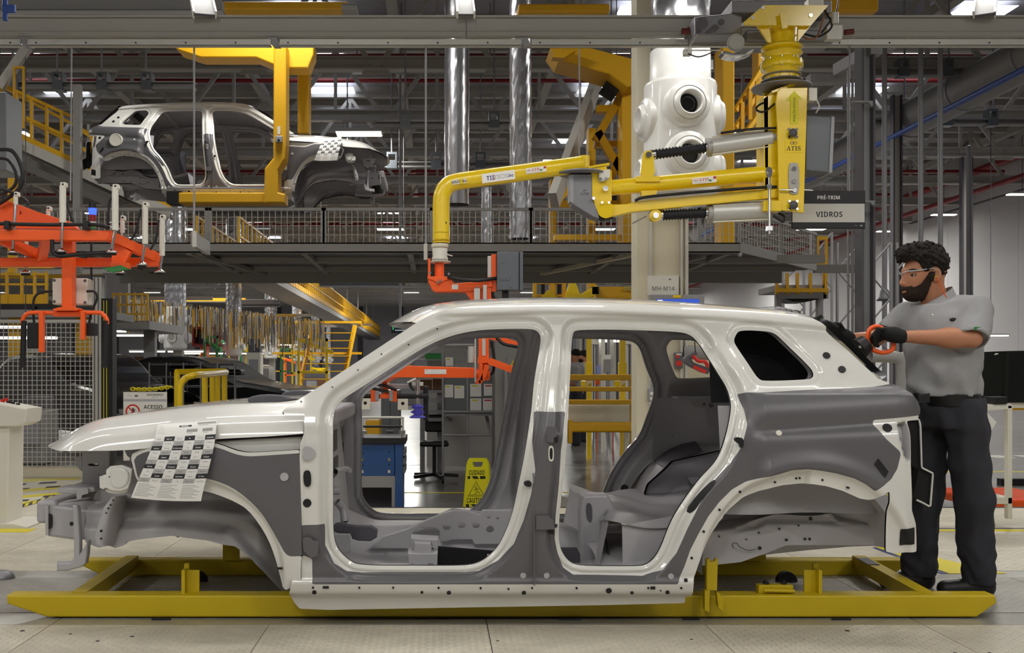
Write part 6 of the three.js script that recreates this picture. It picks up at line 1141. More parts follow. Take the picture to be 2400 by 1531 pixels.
// ---------------------------------------------------------------- machine fence and light curtain
{
  const D = 11.35, t = thing('mesh_fence', 'galvanised square mesh machine fence on a cream kick plate', 'fence', V(W(100, 0, D).x, 0, -D));
  const x0 = W(-60, 0, D).x, x1 = W(216, 0, D).x, y0 = W(0, 1094, D).y, y1 = W(0, 757, D).y;
  part('top_rail', box(x0, x1, y1, y1 + 0.035, -D - 0.03, -D), M.alu, t);
  part('kick_plate', box(x0, W(238, 0, D).x, 0.0, y0, -D - 0.06, -D - 0.01, 0.004), M.cream, t);
  const wv = [], wh = []; for (let x = x0; x < x1; x += 0.052) wv.push(box(x - 0.0035, x + 0.0035, y0, y1, -D - 0.012, -D - 0.006)); for (let y = y0; y < y1; y += 0.052) wh.push(box(x0, x1, y - 0.0035, y + 0.0035, -D - 0.006, -D));
  part('wire_mesh', [...wv, ...wh], M.alu, t, { kind: 'stuff' });
  const p = thing('fence_post', 'aluminium profile post at the end of the mesh fence', 'post', V(W(227, 0, D).x, 0, -D));
  part('profile', box(W(217, 0, D).x, W(239, 0, D).x, 0, W(0, 650, D).y, -D - 0.1, -D + 0.02, 0.006), M.alu, p);
  for (const a of [223, 232]) part('groove', box(W(a, 0, D).x - 0.006, W(a, 0, D).x + 0.006, 0.02, W(0, 652, D).y, -D + 0.021, -D + 0.023), M.greyDark, p);
  const c = thing('light_curtain', 'tall black light curtain bar with two yellow lines beside the fence post', 'light curtain', V(W(252, 0, D).x, 0, -D));
  part('bar', box(W(240, 0, D).x, W(266, 0, D).x, 0, W(0, 700, D).y, -D - 0.12, -D + 0.04, 0.006), M.black, c);
  for (const a of [246, 253]) part('stripe', box(W(a, 0, D).x - 0.004, W(a, 0, D).x + 0.004, 0.1, W(0, 705, D).y, -D + 0.041, -D + 0.044), M.lineYellow, c);
}
{
  const D = 7.7, t = thing('control_pedestal', 'white operator pedestal with sloped push-button console', 'pedestal', V(W(10, 0, D).x, 0, -D - 0.15));
  part('column', pplate([[-60, 990], [22, 990], [18, 1232], [-60, 1232]], D, 0.28, [], 0.01), M.creamWhite, t);
  part('console', pplate([[-60, 938], [0, 946], [64, 958], [60, 990], [40, 1000], [-60, 1000]], D - 0.05, 0.3, [], 0.012), M.creamWhite, t);
  part('foot', pplate([[-60, 1228], [30, 1228], [64, 1236], [60, 1242], [-60, 1245]], D - 0.06, 0.4, [], 0.006), M.creamWhite, t);
  for (const [a, b, m] of [[6, 944, M.red], [20, 948, M.black], [30, 950, M.black], [14, 941, M.red], [42, 953, M.black]]) { const p = W(a, b, D + 0.1); part('push_button', cyl(p, V(p.x, p.y + 0.025, p.z), 0.016, 12), m, t); }
  part('floor_mark', box(W(-60, 0, 7.5).x, W(72, 0, 7.5).x, 0.0005, 0.002, -7.62, -7.45), M.lineYellow, t);
}
{
  const D = 10, t = thing('access_sign', 'white safety sign reading ACESSO RESTRITO with a red no-entry hand symbol', 'sign', W(340, 1090, D));
  part('board', pbox(289, 919, 391, 1080, D + 0.003, 0.012), M.creamWhite, t);
  print('sign_face', t, rect4(290, 920, 390, 1078), D, (c, w, h) => {
    c.fillStyle = '#dcdad6'; c.fillRect(0, 0, w, h); c.fillStyle = '#a9a9b0'; c.fillRect(0, 80, w, 30); jag(c, 70, 40, 26, '#777'); badge(c, 150, 42, 24);
    txt(c, 'SEGURANÇA', w * 0.73, 28, 'bold 34px sans-serif', '#333'); txt(c, 'SAFETY', w * 0.73, 58, '26px sans-serif', '#888');
    txt(c, 'ACESSO', w * 0.69, 175, 'bold 62px sans-serif', '#222'); txt(c, 'RESTRITO', w * 0.69, 245, 'bold 54px sans-serif', '#222');
    c.strokeStyle = '#c8281e'; c.lineWidth = 20; c.beginPath(); c.arc(108, 230, 78, 0, 7); c.stroke();
    c.fillStyle = '#1a1a1a'; c.beginPath(); c.ellipse(112, 258, 26, 30, 0, 0, 7); c.fill(); c.lineCap = 'round'; c.strokeStyle = '#1a1a1a'; c.lineWidth = 11; for (const [a, b] of [[88, 205], [102, 190], [118, 190], [134, 205], [150, 244]]) { c.beginPath(); c.moveTo(112, 254); c.lineTo(a, b); c.stroke(); }
    c.strokeStyle = '#c8281e'; c.lineWidth = 16; c.beginPath(); c.moveTo(56, 176); c.lineTo(160, 286); c.stroke();
  }, 512, 810);
  part('foot', box(W(330, 0, D).x, W(350, 0, D).x, FL, W(0, 1080, D).y + 0.05, -D - 0.05, -D - 0.02), M.galv, t);
  const ch = thing('barrier_chain', 'yellow plastic chain hanging above the safety sign', 'chain', W(355, 915, D));
  for (let i = 0; i < 14; i++) { const u = i / 13, p = W(lerp(312, 398, u), 912 + 3 * Math.sin(u * 3.14) - 5 * u, D); part('link', new THREE.TorusGeometry(0.016, 0.005, 6, 12).rotateX(i % 2 ? 1.2 : 0.2).scale(1.4, 1, 1).translate(p.x, p.y, p.z), M.lineYellow, ch); }
}
{
  const D = 10.4, t = thing('pipe_barrier', 'bright yellow tubular crash barrier on the hall floor', 'barrier', V(W(470, 0, D).x, FL, -D - 0.4)), r = 0.033;
  const H = (a, b, d) => W(a, b, d), fl = (a, d) => V(W(a, 0, d).x, FL, -d);
  part('hoop', tube([fl(421, D), H(421, 930, D), H(424, 902, D), H(435, 887, D), H(455, 880, D), H(490, 877, D + 0.5), H(530, 873, D + 1.4)], r, 14, 80), M.yellow, t);
  part('rail', cyl(H(413, 872, D + 1), H(528, 870, D + 1.6), r, 12), M.yellow, t);
  for (const [a, d] of [[415, D + 1], [480, D + 0.6], [498, D + 0.9], [510, D + 1.1], [526, D + 1.5]]) part('post', cyl(fl(a, d), H(a, 874, d), r, 12), M.yellow, t);
}
// ---------------------------------------------------------------- stairs and walkways at the left
{
  const D = 17, t = thing('conveyor_stair', 'long sloping grey conveyor bridge with yellow handrails', 'stair', W(160, 500, D));
  const line = (u, off, dz = 0) => W(lerp(-40, 400, u), lerp(290, 492, u) + off, D + dz + u * 0.5);
  part('stringer', bar(line(0, 8), line(1, 8), 0.1, 0.16), M.truss, t); part('toe_board', bar(line(0, -10), line(1, -6), 0.05, 0.12), M.golden, t);
  part('far_stringer', bar(line(0, 6, 1.4), line(1, 6, 1.4), 0.1, 0.3), M.truss, t);
  part('tread_deck', bar(line(0, 10, 0.7), line(1, 10, 0.7), 1.3, 0.04), M.greySteel, t);
  part('under_deck', bar(line(0, 50, 0.9), line(0.75, 44, 0.9), 1.4, 0.1), M.greySteel, t);
  for (const off of [-112, -60]) { part('hand_rail', bar(line(0, off), line(0.5, off), 0.05, 0.05), M.golden, t); part('hand_rail', bar(line(0.52, off * 0.8), line(0.98, off * 0.5), 0.05, 0.05), M.golden, t); part('far_hand_rail', bar(line(0, off, 1.4), line(0.95, off * 0.7, 1.4), 0.05, 0.05), M.golden, t); }
  for (let i = 0; i < 13; i++) { const u = 0.02 + i * 0.08, k = u < 0.5 ? 112 : lerp(90, 56, (u - 0.5) * 2); part('rail_post', bar(line(u, -k), line(u, 10), 0.045, 0.05), M.golden, t); part('far_rail_post', bar(line(u, -k * 0.9, 1.4), line(u, 0, 1.4), 0.045, 0.05), M.golden, t); }
  part('upper_rail_frame', pplate(rect4(30, 155, 56, 300), D - 0.2, 0.05, [rect4(34, 160, 52, 296)]), M.golden, t);
  part('support_leg', bar(W(182, 200, D), W(182, 640, D), 0.12, 0.12), M.greySteel, t); part('support_leg', bar(W(30, 330, D), W(30, 640, D), 0.12, 0.12), M.golden, t);
  part('support_brace', bar(W(0, 205, D), W(65, 110, D), 0.12, 0.14), M.truss, t);
}
{
  const D = 19, t = thing('service_platform', 'raised grey platform with yellow railing left of the light curtain', 'platform', W(120, 745, D).setY(FL));
  part('deck', pbox(-80, 726, 240, 744, D, 2), M.greySteel, t); part('toe_board', pbox(-80, 690, 110, 712, D - 0.05, 0.06), M.golden, t);
  for (const y of [640, 664]) part('hand_rail', pbox(-80, y, 112, y + 5, D - 0.05, 0.05), M.golden, t);
  for (const a of [-20, 15, 50, 80, 108]) part('rail_post', pbox(a - 3, 636, a + 3, 712, D - 0.06, 0.05), M.golden, t);
  for (const a of [20, 62, 180]) part('leg', box(W(a, 0, D).x - 0.12, W(a, 0, D).x + 0.12, FL, W(0, 744, D).y, -D - 0.5, -D - 0.3), a === 62 ? M.truss : M.golden, t);
  part('back_panel', pbox(180, 645, 246, 720, D + 1, 0.1), M.greyDark, t);
}
{
  const D = 22, t = thing('service_platform', 'grey gantry platform with yellow railing behind the light curtain', 'platform', W(300, 770, D).setY(FL));
  part('deck', pbox(262, 752, 350, 772, D, 3), M.greySteel, t);
  for (const y of [688, 712, 734]) part('hand_rail', pbox(262, y, 346, y + 4, D - 0.05, 0.05), M.golden, t);
  for (const a of [265, 280, 297, 315, 332, 345]) part('rail_post', pbox(a - 2, 686, a + 2, 752, D - 0.06, 0.05), M.golden, t);
  part('leg', box(W(325, 0, D).x - 0.12, W(325, 0, D).x + 0.12, FL, W(0, 772, D).y, -D - 1, -D - 0.8), M.greySteel, t);
  part('wall_block', pbox(240, 640, 300, 755, D + 3.2, 0.2), M.greySteel, t);
}
// ---------------------------------------------------------------- far hall
{
  // columns with foil ducts
  const proto = thing('duct_column', 'grey hall column wrapped with silver duct and white air diffuser far behind the station', 'column', V(0, FL, 0), 'far duct columns');
  part('column', box(-0.13, 0.13, FL, 7.5, -0.5, -0.25), M.truss, proto);
  part('duct', foilDuct(V(0, 3.0, 0), V(0, 7.4, 0), 0.3, 0.02), M.foil, proto);
  part('diffuser', lathe([[0, 1.75], [0.3, 1.75], [0.33, 1.85], [0.33, 2.9], [0.28, 3.05], [0, 3.05]], V(0, 0, 0), 20), M.whitePlastic, proto);
  for (const y of [2.1, 2.6]) for (const [dx, dz] of [[0, 0.33], [-0.34, 0.02], [0.34, 0.02]]) part('nozzle', lathe([[0.16, -0.05], [0.16, 0.06], [0.1, 0.12], [0.08, 0.02], [0, 0]], V(dx, y, dz), 14, V(dx, 0, dz)), M.whitePlastic, proto);
  proto.position.copy(V(W(411, 0, 30).x, FL, -30));
  for (const [a, d] of [[548, 41], [635, 52], [696, 64], [739, 77], [770, 91]]) dup(proto, V(W(a, 0, d).x, FL, -d), 0);
  // sloping view of the overhead walkway running down the hall
  const t = thing('overhead_walkway', 'long overhead walkway with yellow railings running down the hall', 'walkway', V(-6.4, 4.4, -60));
  const x0 = -6.9, x1 = -5.7, y = 4.5, za = -30, zb = -104;
  part('deck', box(x0, x1, y - 0.25, y, zb, za), M.greySteel, t);
  for (const x of [x0, x1]) { for (const h of [0.5, 1.05]) part('rail', box(x - 0.03, x + 0.03, y + h, y + h + 0.06, zb, za), M.golden, t); part('toe_board', box(x - 0.02, x + 0.02, y, y + 0.2, zb, za), M.golden, t); for (let z = za; z > zb; z -= 0.7) part('rail_post', box(x - 0.03, x + 0.03, y, y + 1.1, z - 0.03, z + 0.03), M.golden, t); }
  for (let z = za - 3; z > zb; z -= 10) part('hanger', bar(V(-6.3, y, z), V(-6.3, 7.5, z), 0.08, 0.08), M.truss, t);
  const l = thing('stair_ladder', 'yellow steep stair leading down from the overhead walkway', 'stair', V(-4.6, FL, -48));
  for (const s of [0, 1.9]) { part('stringer', bar(V(-6.2 + s, FL, -46), V(-5.6 + s, 3.2, -47), 0.12, 0.18), M.golden, l); }
  for (let i = 0; i < 9; i++) part('step', box(-6.1 + i * 0.06, -4.2 + i * 0.06, 0.1 + i * 0.34, 0.14 + i * 0.34, -46.5, -46.2), M.golden, l);
  for (const yy of [1.9, 3.3]) part('landing_rail', box(-7.4, -3.4, yy, yy + 0.1, -47.1, -47), M.golden, l);
}
{
  const banner = (name, a, b, c, e, d, label, lines) => { const t = thing(name, label, 'banner', W((a + c) / 2, e, d)); part('panel', pbox(a, b, c, e, d + 0.01, 0.05), M.galv, t); print('print', t, rect4(a, b, c, e), d, (x, w, h) => { x.fillStyle = '#9b9ba2'; x.fillRect(0, 0, w, h); x.fillStyle = '#55555c'; x.fillRect(0, h * 0.6, w, h * 0.24); jag(x, w * 0.07, h * 0.3, 26, '#555'); badge(x, w * 0.15, h * 0.3, 26, '#444'); lines.forEach((s, i) => txt(x, s, w * 0.96, h * (0.17 + 0.25 * i), '30px sans-serif', '#44444c', 'right')); txt(x, lines[2] || '', w * 0.95, h * 0.72, '26px sans-serif', '#ccc', 'right'); }, 1024, 130); for (const q of [a + 4, c - 4]) part('wire', cyl(W(q, b, d), V(W(q, b, d).x, 7.54, -d), 0.008, 5), M.galv, t); };
  banner('hanging_banner', 748, 649, 950, 673, 26.7, 'long grey hanging banner printed with a safety slogan', ['Paixão e orgulho em construir um futuro sustentável com a JLR', 'Faça parte do nosso sonho com segurança.']);
  banner('hanging_banner', 528, 703, 656, 720, 44.7, 'grey hanging banner farther down the hall between the duct columns', ['―――――――――――――――――', '――――――――――']);
  const D = 24, t = thing('andon_board', 'small lit status display hanging from a pole', 'display', W(938, 780, D));
  part('case', pbox(917, 756, 959, 781, D, 0.15), M.black, t); part('pole', cyl(W(938, 756, D + 0.07), V(W(938, 0, D + 0.07).x, 9.17, -D - 0.07), 0.03, 8), M.galv, t);
  const [g, m] = decal(rect4(919, 758, 957, 779), D - 0.005, (c, w, h) => { c.fillStyle = '#0a0e14'; c.fillRect(0, 0, w, h); c.fillStyle = '#1e8a4a'; c.fillRect(4, 30, 24, 70); c.fillRect(110, 8, 60, 18); c.fillStyle = '#c86a20'; c.fillRect(220, 30, 24, 34); c.fillRect(220, 70, 24, 30); c.fillStyle = '#cfe0f0'; for (let i = 0; i < 7; i++) { c.fillRect(50 + i * 22, 60, 12, 8); c.fillRect(50 + i * 22, 104, 14, 10); } c.fillStyle = '#3a6ac0'; c.fillRect(180, 8, 36, 16); }, 256, 140);
  m.emissive = new THREE.Color(0xffffff); m.emissiveMap = m.map; m.emissiveIntensity = 1; part('screen', g, m, t, { keepUV: true });
}
{
  // hanging tool lines: hoses and rails nobody could count
  const hoses = [[], [], []];
  for (let i = 0; i < 1500; i++) { const d = rr(27, 62), u = rnd(), a = lerp(262, 760, u), top = lerp(700, 760, u) + rr(-10, 6), len = rr(16, 84); const p = W(a, top, d), q = W(a + rr(-3, 3), top + len, d); hoses[i % 3].push(bar(p, q, rr(0.01, 0.035), 0.02)); }
  solo('hanging_hoses', 'dense curtain of grey hoses and tool lines hanging over the far line', 'hoses', hoses[0], M.truss, undefined, { kind: 'stuff' });
  solo('hanging_hoses', 'dense curtain of yellow coiled tool lines over the far line', 'hoses', hoses[1], M.golden, undefined, { kind: 'stuff' });
  solo('hanging_hoses', 'dark cables hanging among the far tool lines', 'cables', hoses[2], M.greyDark, undefined, { kind: 'stuff' });
  for (let i = 0; i < 12; i++) { const z = -30 - i * 4.5, x = -14 + i * 0.55; solo('tool_rail', 'grey overhead tool rail carrying hoses over the far line', 'rail', box(x - 4.5, x + 3, 4.1 + (i % 3) * 0.25, 4.25 + (i % 3) * 0.25, z - 0.08, z + 0.08), i % 2 ? M.truss : M.golden, 'tool rails over the far line'); }
  const tub = (a, b, c, d, grp) => { const p = W(a, b, d), q = W(c, b, d); const n = Math.max(1, Math.round((q.x - p.x) / 1.6)); for (let i = 0; i < n; i++) { const x0 = lerp(p.x, q.x, i / n) + 0.06, x1 = lerp(p.x, q.x, (i + 1) / n) - 0.06; const l = thing('tube_lamp', grp[0], 'lamp', V((x0 + x1) / 2, p.y, p.z), grp[1]); part('tube', box(x0, x1, p.y - 0.04, p.y, p.z - 0.06, p.z + 0.06), lampGlow, l); part('tray', box(x0 - 0.02, x1 + 0.02, p.y, p.y + 0.05, p.z - 0.1, p.z + 0.1), lampBox, l); part('wire', cyl(V((x0 + x1) / 2, p.y, p.z), V((x0 + x1) / 2, p.y + 1.2, p.z), 0.008, 4), M.greyDark, l); } };
  tub(268, 775, 300, 26, ['bright tube lamp below the gantry platform', 'tube lamps below the gantry platform']); tub(268, 785, 360, 27, ['bright tube lamp in the row behind the light curtain', 'tube lamps behind the light curtain']);
  tub(300, 823, 480, 34, ['bright tube lamp over the far trim line', 'tube lamps over the far trim line']); tub(430, 828, 620, 45, ['bright tube lamp at the far end of the trim line', 'tube lamps at the far end of the trim line']); tub(520, 808, 690, 57, ['bright tube lamp over the far blue door line', 'tube lamps over the farthest line']);
  for (const [a, b, say] of [[60, 795, 'behind the mesh fence'], [0, 770, 'by the left edge of the mesh fence']]) { const p = W(a, b, 17); const l = thing('tube_lamp', 'bright tube lamp ' + say, 'lamp', p); part('tube', box(p.x - 0.5, p.x + 0.5, p.y, p.y + 0.04, p.z - 0.05, p.z + 0.05), lampGlow, l); part('wire', cyl(p, V(p.x, 9.45, p.z), 0.008, 4), M.greyDark, l); }
  // yellow fixtures and machines along the lines
  const kinds = [M.yellow, M.golden, M.greySteel, M.greyDark, M.green, M.orange, M.creamWhite, M.blue];
  const grpOf = ['bright yellow fixture', 'ochre fixture', 'grey machine', 'dark machine', 'green rack', 'orange trolley', 'white cabinet', 'blue cabinet'];
  const taken = [[-8.5, -3, -26, -16], [-8, -3, -49, -45], [-10, -7, -42, -39]];
  const place = (k, a, d, w, h, yb = FL) => { const x = W(a, 0, d).x; if (taken.some(([p, q, r, s]) => x + w > p && x - w < q && -d - 0.8 < s && -d + 0.8 > r)) return; taken.push([x - w, x + w, -d - 0.8, -d + 0.8]); const o = thing(['lift_fixture', 'lift_fixture', 'machine', 'machine', 'rack', 'trolley', 'cabinet', 'cabinet'][k], grpOf[k] + ' standing at the far assembly line', grpOf[k].split(' ')[1], V(x, yb, -d), grpOf[k] + 's at the far line'); const m = kinds[k];
    if (k < 2 || k === 4 || k === 5) { part('upright', box(x - w / 2, x - w / 2 + 0.08, yb, yb + h, -d - 0.1, -d), m, o); part('upright', box(x + w / 2 - 0.08, x + w / 2, yb, yb + h, -d - 0.1, -d), m, o); part('cross_bar', box(x - w / 2, x + w / 2, yb + h - 0.1, yb + h, -d - 0.1, -d), m, o); part('cross_bar', box(x - w / 2, x + w / 2, yb + h * 0.5, yb + h * 0.5 + 0.08, -d - 0.1, -d), m, o); part('arm', bar(V(x - w / 2, yb + h, -d), V(x + w * 0.7, yb + h * 0.8, -d + 0.4), 0.1, 0.12), m, o); }
    else { part('body', box(x - w / 2, x + w / 2, yb, yb + h * 0.8, -d - 0.6, -d, 0.03), m, o); part('top', box(x - w / 2.4, x + w / 2.4, yb + h * 0.8, yb + h, -d - 0.5, -d - 0.1, 0.02), M.greyDark, o); part('panel', box(x - w / 3, x + w / 3, yb + h * 0.3, yb + h * 0.7, -d, -d + 0.02), M.galv, o); } };
  for (let i = 0; i < 46; i++) { const d = rr(36, 75), a = lerp(455, 765, rnd()); place([0, 0, 1, 1, 2, 3, 4, 5, 6][i % 9], a, d, rr(0.5, 1.4), rr(1.2, 2.9)); }
  for (let i = 0; i < 26; i++) { const d = rr(14.5, 22), a = lerp(-20, 236, rnd()); place([0, 1, 0, 2, 3, 7, 6, 1][i % 8], a, d, rr(0.3, 0.8), rr(0.9, 2.2)); }
  for (let i = 0; i < 16; i++) { const d = rr(40, 80), a = lerp(850, 1010, rnd()); place([2, 3, 6, 1][i % 4], a, d, rr(1, 2), rr(1, 2.4)); }
  for (const [a, c, d, h] of [[232, 280, 20, 0], [575, 625, 58, 0]]) void 0;
  solo('cardboard_box', 'tall brown cardboard box standing behind the safety sign', 'box', [pbox(314, 836, 346, 885, 24, 0.8, 0.01)], M.card);
  solo('stacked_crate', 'brown crate far down the hall beside the yellow stair', 'crate', box(W(744, 0, 50).x, W(772, 0, 50).x, FL, 0.75, -50.8, -50, 0.02), M.card);
  // scissor lift in dark red
  const D = 40, t = thing('scissor_lift', 'dark red scissor lift parked among the hanging hoses', 'lift', W(480, 880, D).setY(FL));
  part('basket', pplate(rect4(450, 766, 506, 812), D, 1, [rect4(455, 772, 501, 806)]), M.redPipe, t); part('load', pbox(462, 770, 490, 808, D + 0.3, 0.6, 0.05), M.black, t); part('mast', pbox(470, 812, 484, 850, D + 0.2, 0.5), M.orange, t); part('chassis', pbox(460, 850, 500, 885, D, 1), M.orange, t);
}
// dark cars parked beyond the fence
function makeSuv(label, at, turn, group) {
  const t = thing('parked_car', label, 'car', at, group); t.rotation.y = turn;
  const b = at, prof = [[-2.2, 0.35], [-2.25, 0.65], [-2.1, 0.95], [-1.3, 1.08], [-0.75, 1.15], [-0.1, 1.6], [0.6, 1.68], [1.6, 1.62], [2.1, 1.15], [2.2, 0.9], [2.2, 0.4]];
  const outline = chaikin(prof, 2, false);
  const g = plate(outline, 0.86, 1.72, [], 0.09); part('body', g.translate(b.x, b.y, b.z), phys(0x0b0b0e, 0.3, { clearcoat: 0.6, clearcoatRoughness: 0.1 }), t);
  const win = (p) => plate(p, 0.875, 0.02).translate(b.x, b.y, b.z);
  for (const p of [[[-0.6, 1.15], [-0.08, 1.5], [0.25, 1.53], [0.25, 1.12]], [[0.32, 1.12], [0.32, 1.53], [1.1, 1.52], [1.2, 1.14]], [[1.28, 1.15], [1.2, 1.5], [1.5, 1.48], [1.75, 1.18]]]) part('side_window', win(p), phys(0x39414a, 0.05, { clearcoat: 1 }), t);
  for (const x of [-1.4, 1.35]) { const c = V(b.x + x, b.y + 0.36, b.z + 0.78); const w = part('tyre', cyl(V(c.x, c.y, c.z), V(c.x, c.y, c.z + 0.14), 0.36, 28), M.rubber, t); part('rim', cyl(V(c.x, c.y, c.z + 0.13), V(c.x, c.y, c.z + 0.15), 0.25, 20), M.galv, w); for (let k = 0; k < 5; k++) { const a = k / 5 * 6.283; part('spoke_gap', cyl(V(c.x + 0.15 * Math.cos(a), c.y + 0.15 * Math.sin(a), c.z + 0.145), V(c.x + 0.15 * Math.cos(a), c.y + 0.15 * Math.sin(a), c.z + 0.153), 0.05, 10), M.black, w); } }
  part('mirror', box(b.x - 0.55, b.x - 0.4, b.y + 1.1, b.y + 1.22, b.z + 0.88, b.z + 1.05, 0.03), M.blackGloss, t);
  part('door_handle', box(b.x + 0.02, b.x + 0.2, b.y + 0.98, b.y + 1.01, b.z + 0.86, b.z + 0.89, 0.008), M.galv, t); part('head_lamp', box(b.x - 2.2, b.x - 1.95, b.y + 0.72, b.y + 0.86, b.z + 0.6, b.z + 0.82, 0.03), M.chrome, t);
  return t;
}
makeSuv('black glossy car parked right behind the light curtain', V(-6.0, FL, -18.2), Math.PI - 0.75);
makeSuv('black car behind the wire rack left of the yellow barrier', V(-4.6, FL, -22.2), Math.PI - 0.3);
{
  const D = 17, t = thing('wire_rack', 'row of thin steel rack uprights behind the yellow barrier', 'rack', V(W(440, 0, D).x, FL, -D));
  for (let i = 0; i < 11; i++) { const x = W(350 + i * 20, 0, D).x; part('upright', cyl(V(x, FL, -D - (i % 2) * 0.8), V(x, W(0, 850, D).y, -D - (i % 2) * 0.8), 0.012, 6), M.galv, t); }
  for (const y of [852, 882, 905]) part('shelf', box(W(350, 0, D).x, W(550, 0, D).x, W(0, y, D).y - 0.03, W(0, y, D).y, -D - 0.8, -D - 0.1), M.greyDark, t);
  for (const [a, b] of [[395, 858], [470, 862], [505, 866]]) part('bumper_pack', pbox(a, b, a + 60, b + 14, D + 0.3, 0.4, 0.04), M.black, t);
}
// ---------------------------------------------------------------- seen through the front door opening
{
  const D = 9.7, t = thing('tool_cabinet', 'blue workshop tool cabinet with grey lower bay and black worktop', 'cabinet', V(W(895, 0, D).x, FL, -D - 0.3));
  const X = (a) => W(a, 0, D).x, Y = (b) => W(0, b, D).y;
  part('front', [box(X(780), X(925), Y(1116), Y(1040), -D - 0.5, -D, 0.004)], M.blue, t);
  part('side', [box(X(926), X(944), FL, Y(1040), -D - 0.5, -D + 0.01, 0.004)], M.blue, t);
  part('bay_frame', plate([[X(780), FL], [X(926), FL], [X(926), Y(1116)], [X(780), Y(1116)]], -D, 0.4, [[[X(790), FL + 0.02], [X(918), FL + 0.02], [X(918), Y(1143)], [X(790), Y(1143)]]]), M.greySteel, t);
  part('bay_back', box(X(785), X(922), FL, Y(1120), -D - 0.45, -D - 0.4), M.greyDark, t);
  part('worktop', box(X(776), X(951), Y(1041), Y(1026), -D - 0.55, -D + 0.03, 0.006), M.black, t);
  for (const y of [1054, 1074, 1094]) part('drawer_edge', box(X(944), X(950), Y(y + 16), Y(y), -D - 0.45, -D, 0.003), M.greyBox, t);
  for (const [a, b] of [[849, 1077], [912, 1077], [849, 1105], [912, 1105]]) part('catch', pbox(a - 3, b - 3, a + 3, b + 4, D - 0.005, 0.01), M.chrome, t);
  for (const [a, b] of [[851, 1063], [912, 1060], [851, 1091], [912, 1089]]) part('hole', disc(a, b, D - 0.002, 2, 0.004, 8), M.black, t);
  for (const [a, b, c] of [[848, 979, 944], [848, 1000, 944]]) part('side_rail', cyl(W(a, b, D + 0.05), W(c, b, D + 0.05), 0.012, 10), b < 990 ? M.alu : M.black, t);
  for (const a of [850, 944]) part('rail_post', cyl(W(a, 1026, D + 0.05), W(a, 978, D + 0.05), 0.012, 10), M.alu, t);
  for (const a of [846, 936]) part('hinge', pbox(a, 1009, a + 14, 1018, D, 0.04, 0.004), M.chrome, t);
  solo('waste_bin', 'ochre bin standing behind the tool cabinet rail', 'bin', box(W(856, 0, 11).x, W(890, 0, 11).x, FL, W(0, 985, 11).y, -11.4, -11, 0.02), M.golden);
  const l = thing('steel_locker', 'grey steel locker behind the tool cabinet', 'locker', V(W(912, 0, 12).x, FL, -12.3)); part('body', box(W(893, 0, 12).x, W(936, 0, 12).x, FL, W(0, 915, 12).y, -12.6, -12, 0.008), M.greyBox, l); part('handle', cyl(W(904, 1010, 11.97), W(922, 1010, 11.97), 0.01, 8), M.galv, l); part('door_gap', box(W(914, 0, 12).x, W(915, 0, 12).x, 0, W(0, 920, 12).y, -12, -11.997), M.black, l);
}
{
  const D = 8.2, t = thing('glass_gripper', 'black roller bar gripper with orange joints and purple suction bellows', 'gripper', W(910, 985, D)), P = (a, b, dz = 0) => W(a, b, D + dz), px = (r) => r * D / F;
  part('roller_bar', cyl(P(780, 929), P(890, 929), px(6), 14), M.rubber, t); part('roller_bar', cyl(P(920, 929), P(1005, 929), px(6), 14), M.rubber, t); part('roller_bar', cyl(P(890, 929), P(920, 929), px(5.5), 14), M.orange, t);
  for (const a of [876, 922]) { part('joint', pbox(a - 7, 913, a + 8, 942, D - 0.03, 0.06, 0.006), M.orange, t); part('clamp', pbox(a + (a < 900 ? 3 : -10), 916, a + (a < 900 ? 12 : -1), 940, D - 0.045, 0.05, 0.004), M.galv, t); }
  for (const [a, b] of [[856, 947], [944, 948]]) { const q = part('pad_plate', pplate(rect4(a - 12, b - 13, a + 12, b + 13), D - 0.03, 0.015, [circ(a, b - 2, 5, 12)], 0.003), M.creamWhite, t); part('pad_core', disc(a, b - 2, D - 0.02, 5.5, 0.01, 12), M.black, q); }
  part('cup_stem', cyl(P(979, 950), P(979, 890), px(5), 12), M.chrome, t); part('cup_valve', [pbox(966, 896, 992, 905, D, 0.04, 0.004), cyl(P(955, 898), P(975, 888), px(3), 8)], M.alu, t);
  { const c = P(979, 978), r = px(1); part('suction_bellows', lathe([[0, r * 30], [8 * r, r * 30], [16 * r, r * 24], [7 * r, r * 18], [18 * r, r * 12], [8 * r, r * 7], [20 * r, 0], [18 * r, -2 * r], [0, -1 * r]], c, 24), M.purple, t); }
  for (const l of [[[868, 890], [880, 900], [905, 905], [930, 915]], [[850, 903], [880, 912], [910, 918]], [[960, 897], [964, 908], [972, 915]]]) part('hose', tube(l.map(([a, b]) => P(a, b, -0.03)), px(3.5), 8), M.black, t);
  part('bracket', pbox(888, 900, 965, 912, D + 0.05, 0.05, 0.004), M.galv, t); part('hanger', bar(P(900, 886, 0.02), P(906, 925, 0.02), 0.04, 0.04), M.orange, t); part('mast', bar(P(900, 890, 0.02), P(935, 872, -0.9), 0.05, 0.05), M.orange, t);
  part('side_block', pbox(992, 905, 1004, 985, D + 0.1, 0.1, 0.01), M.black, t);
}
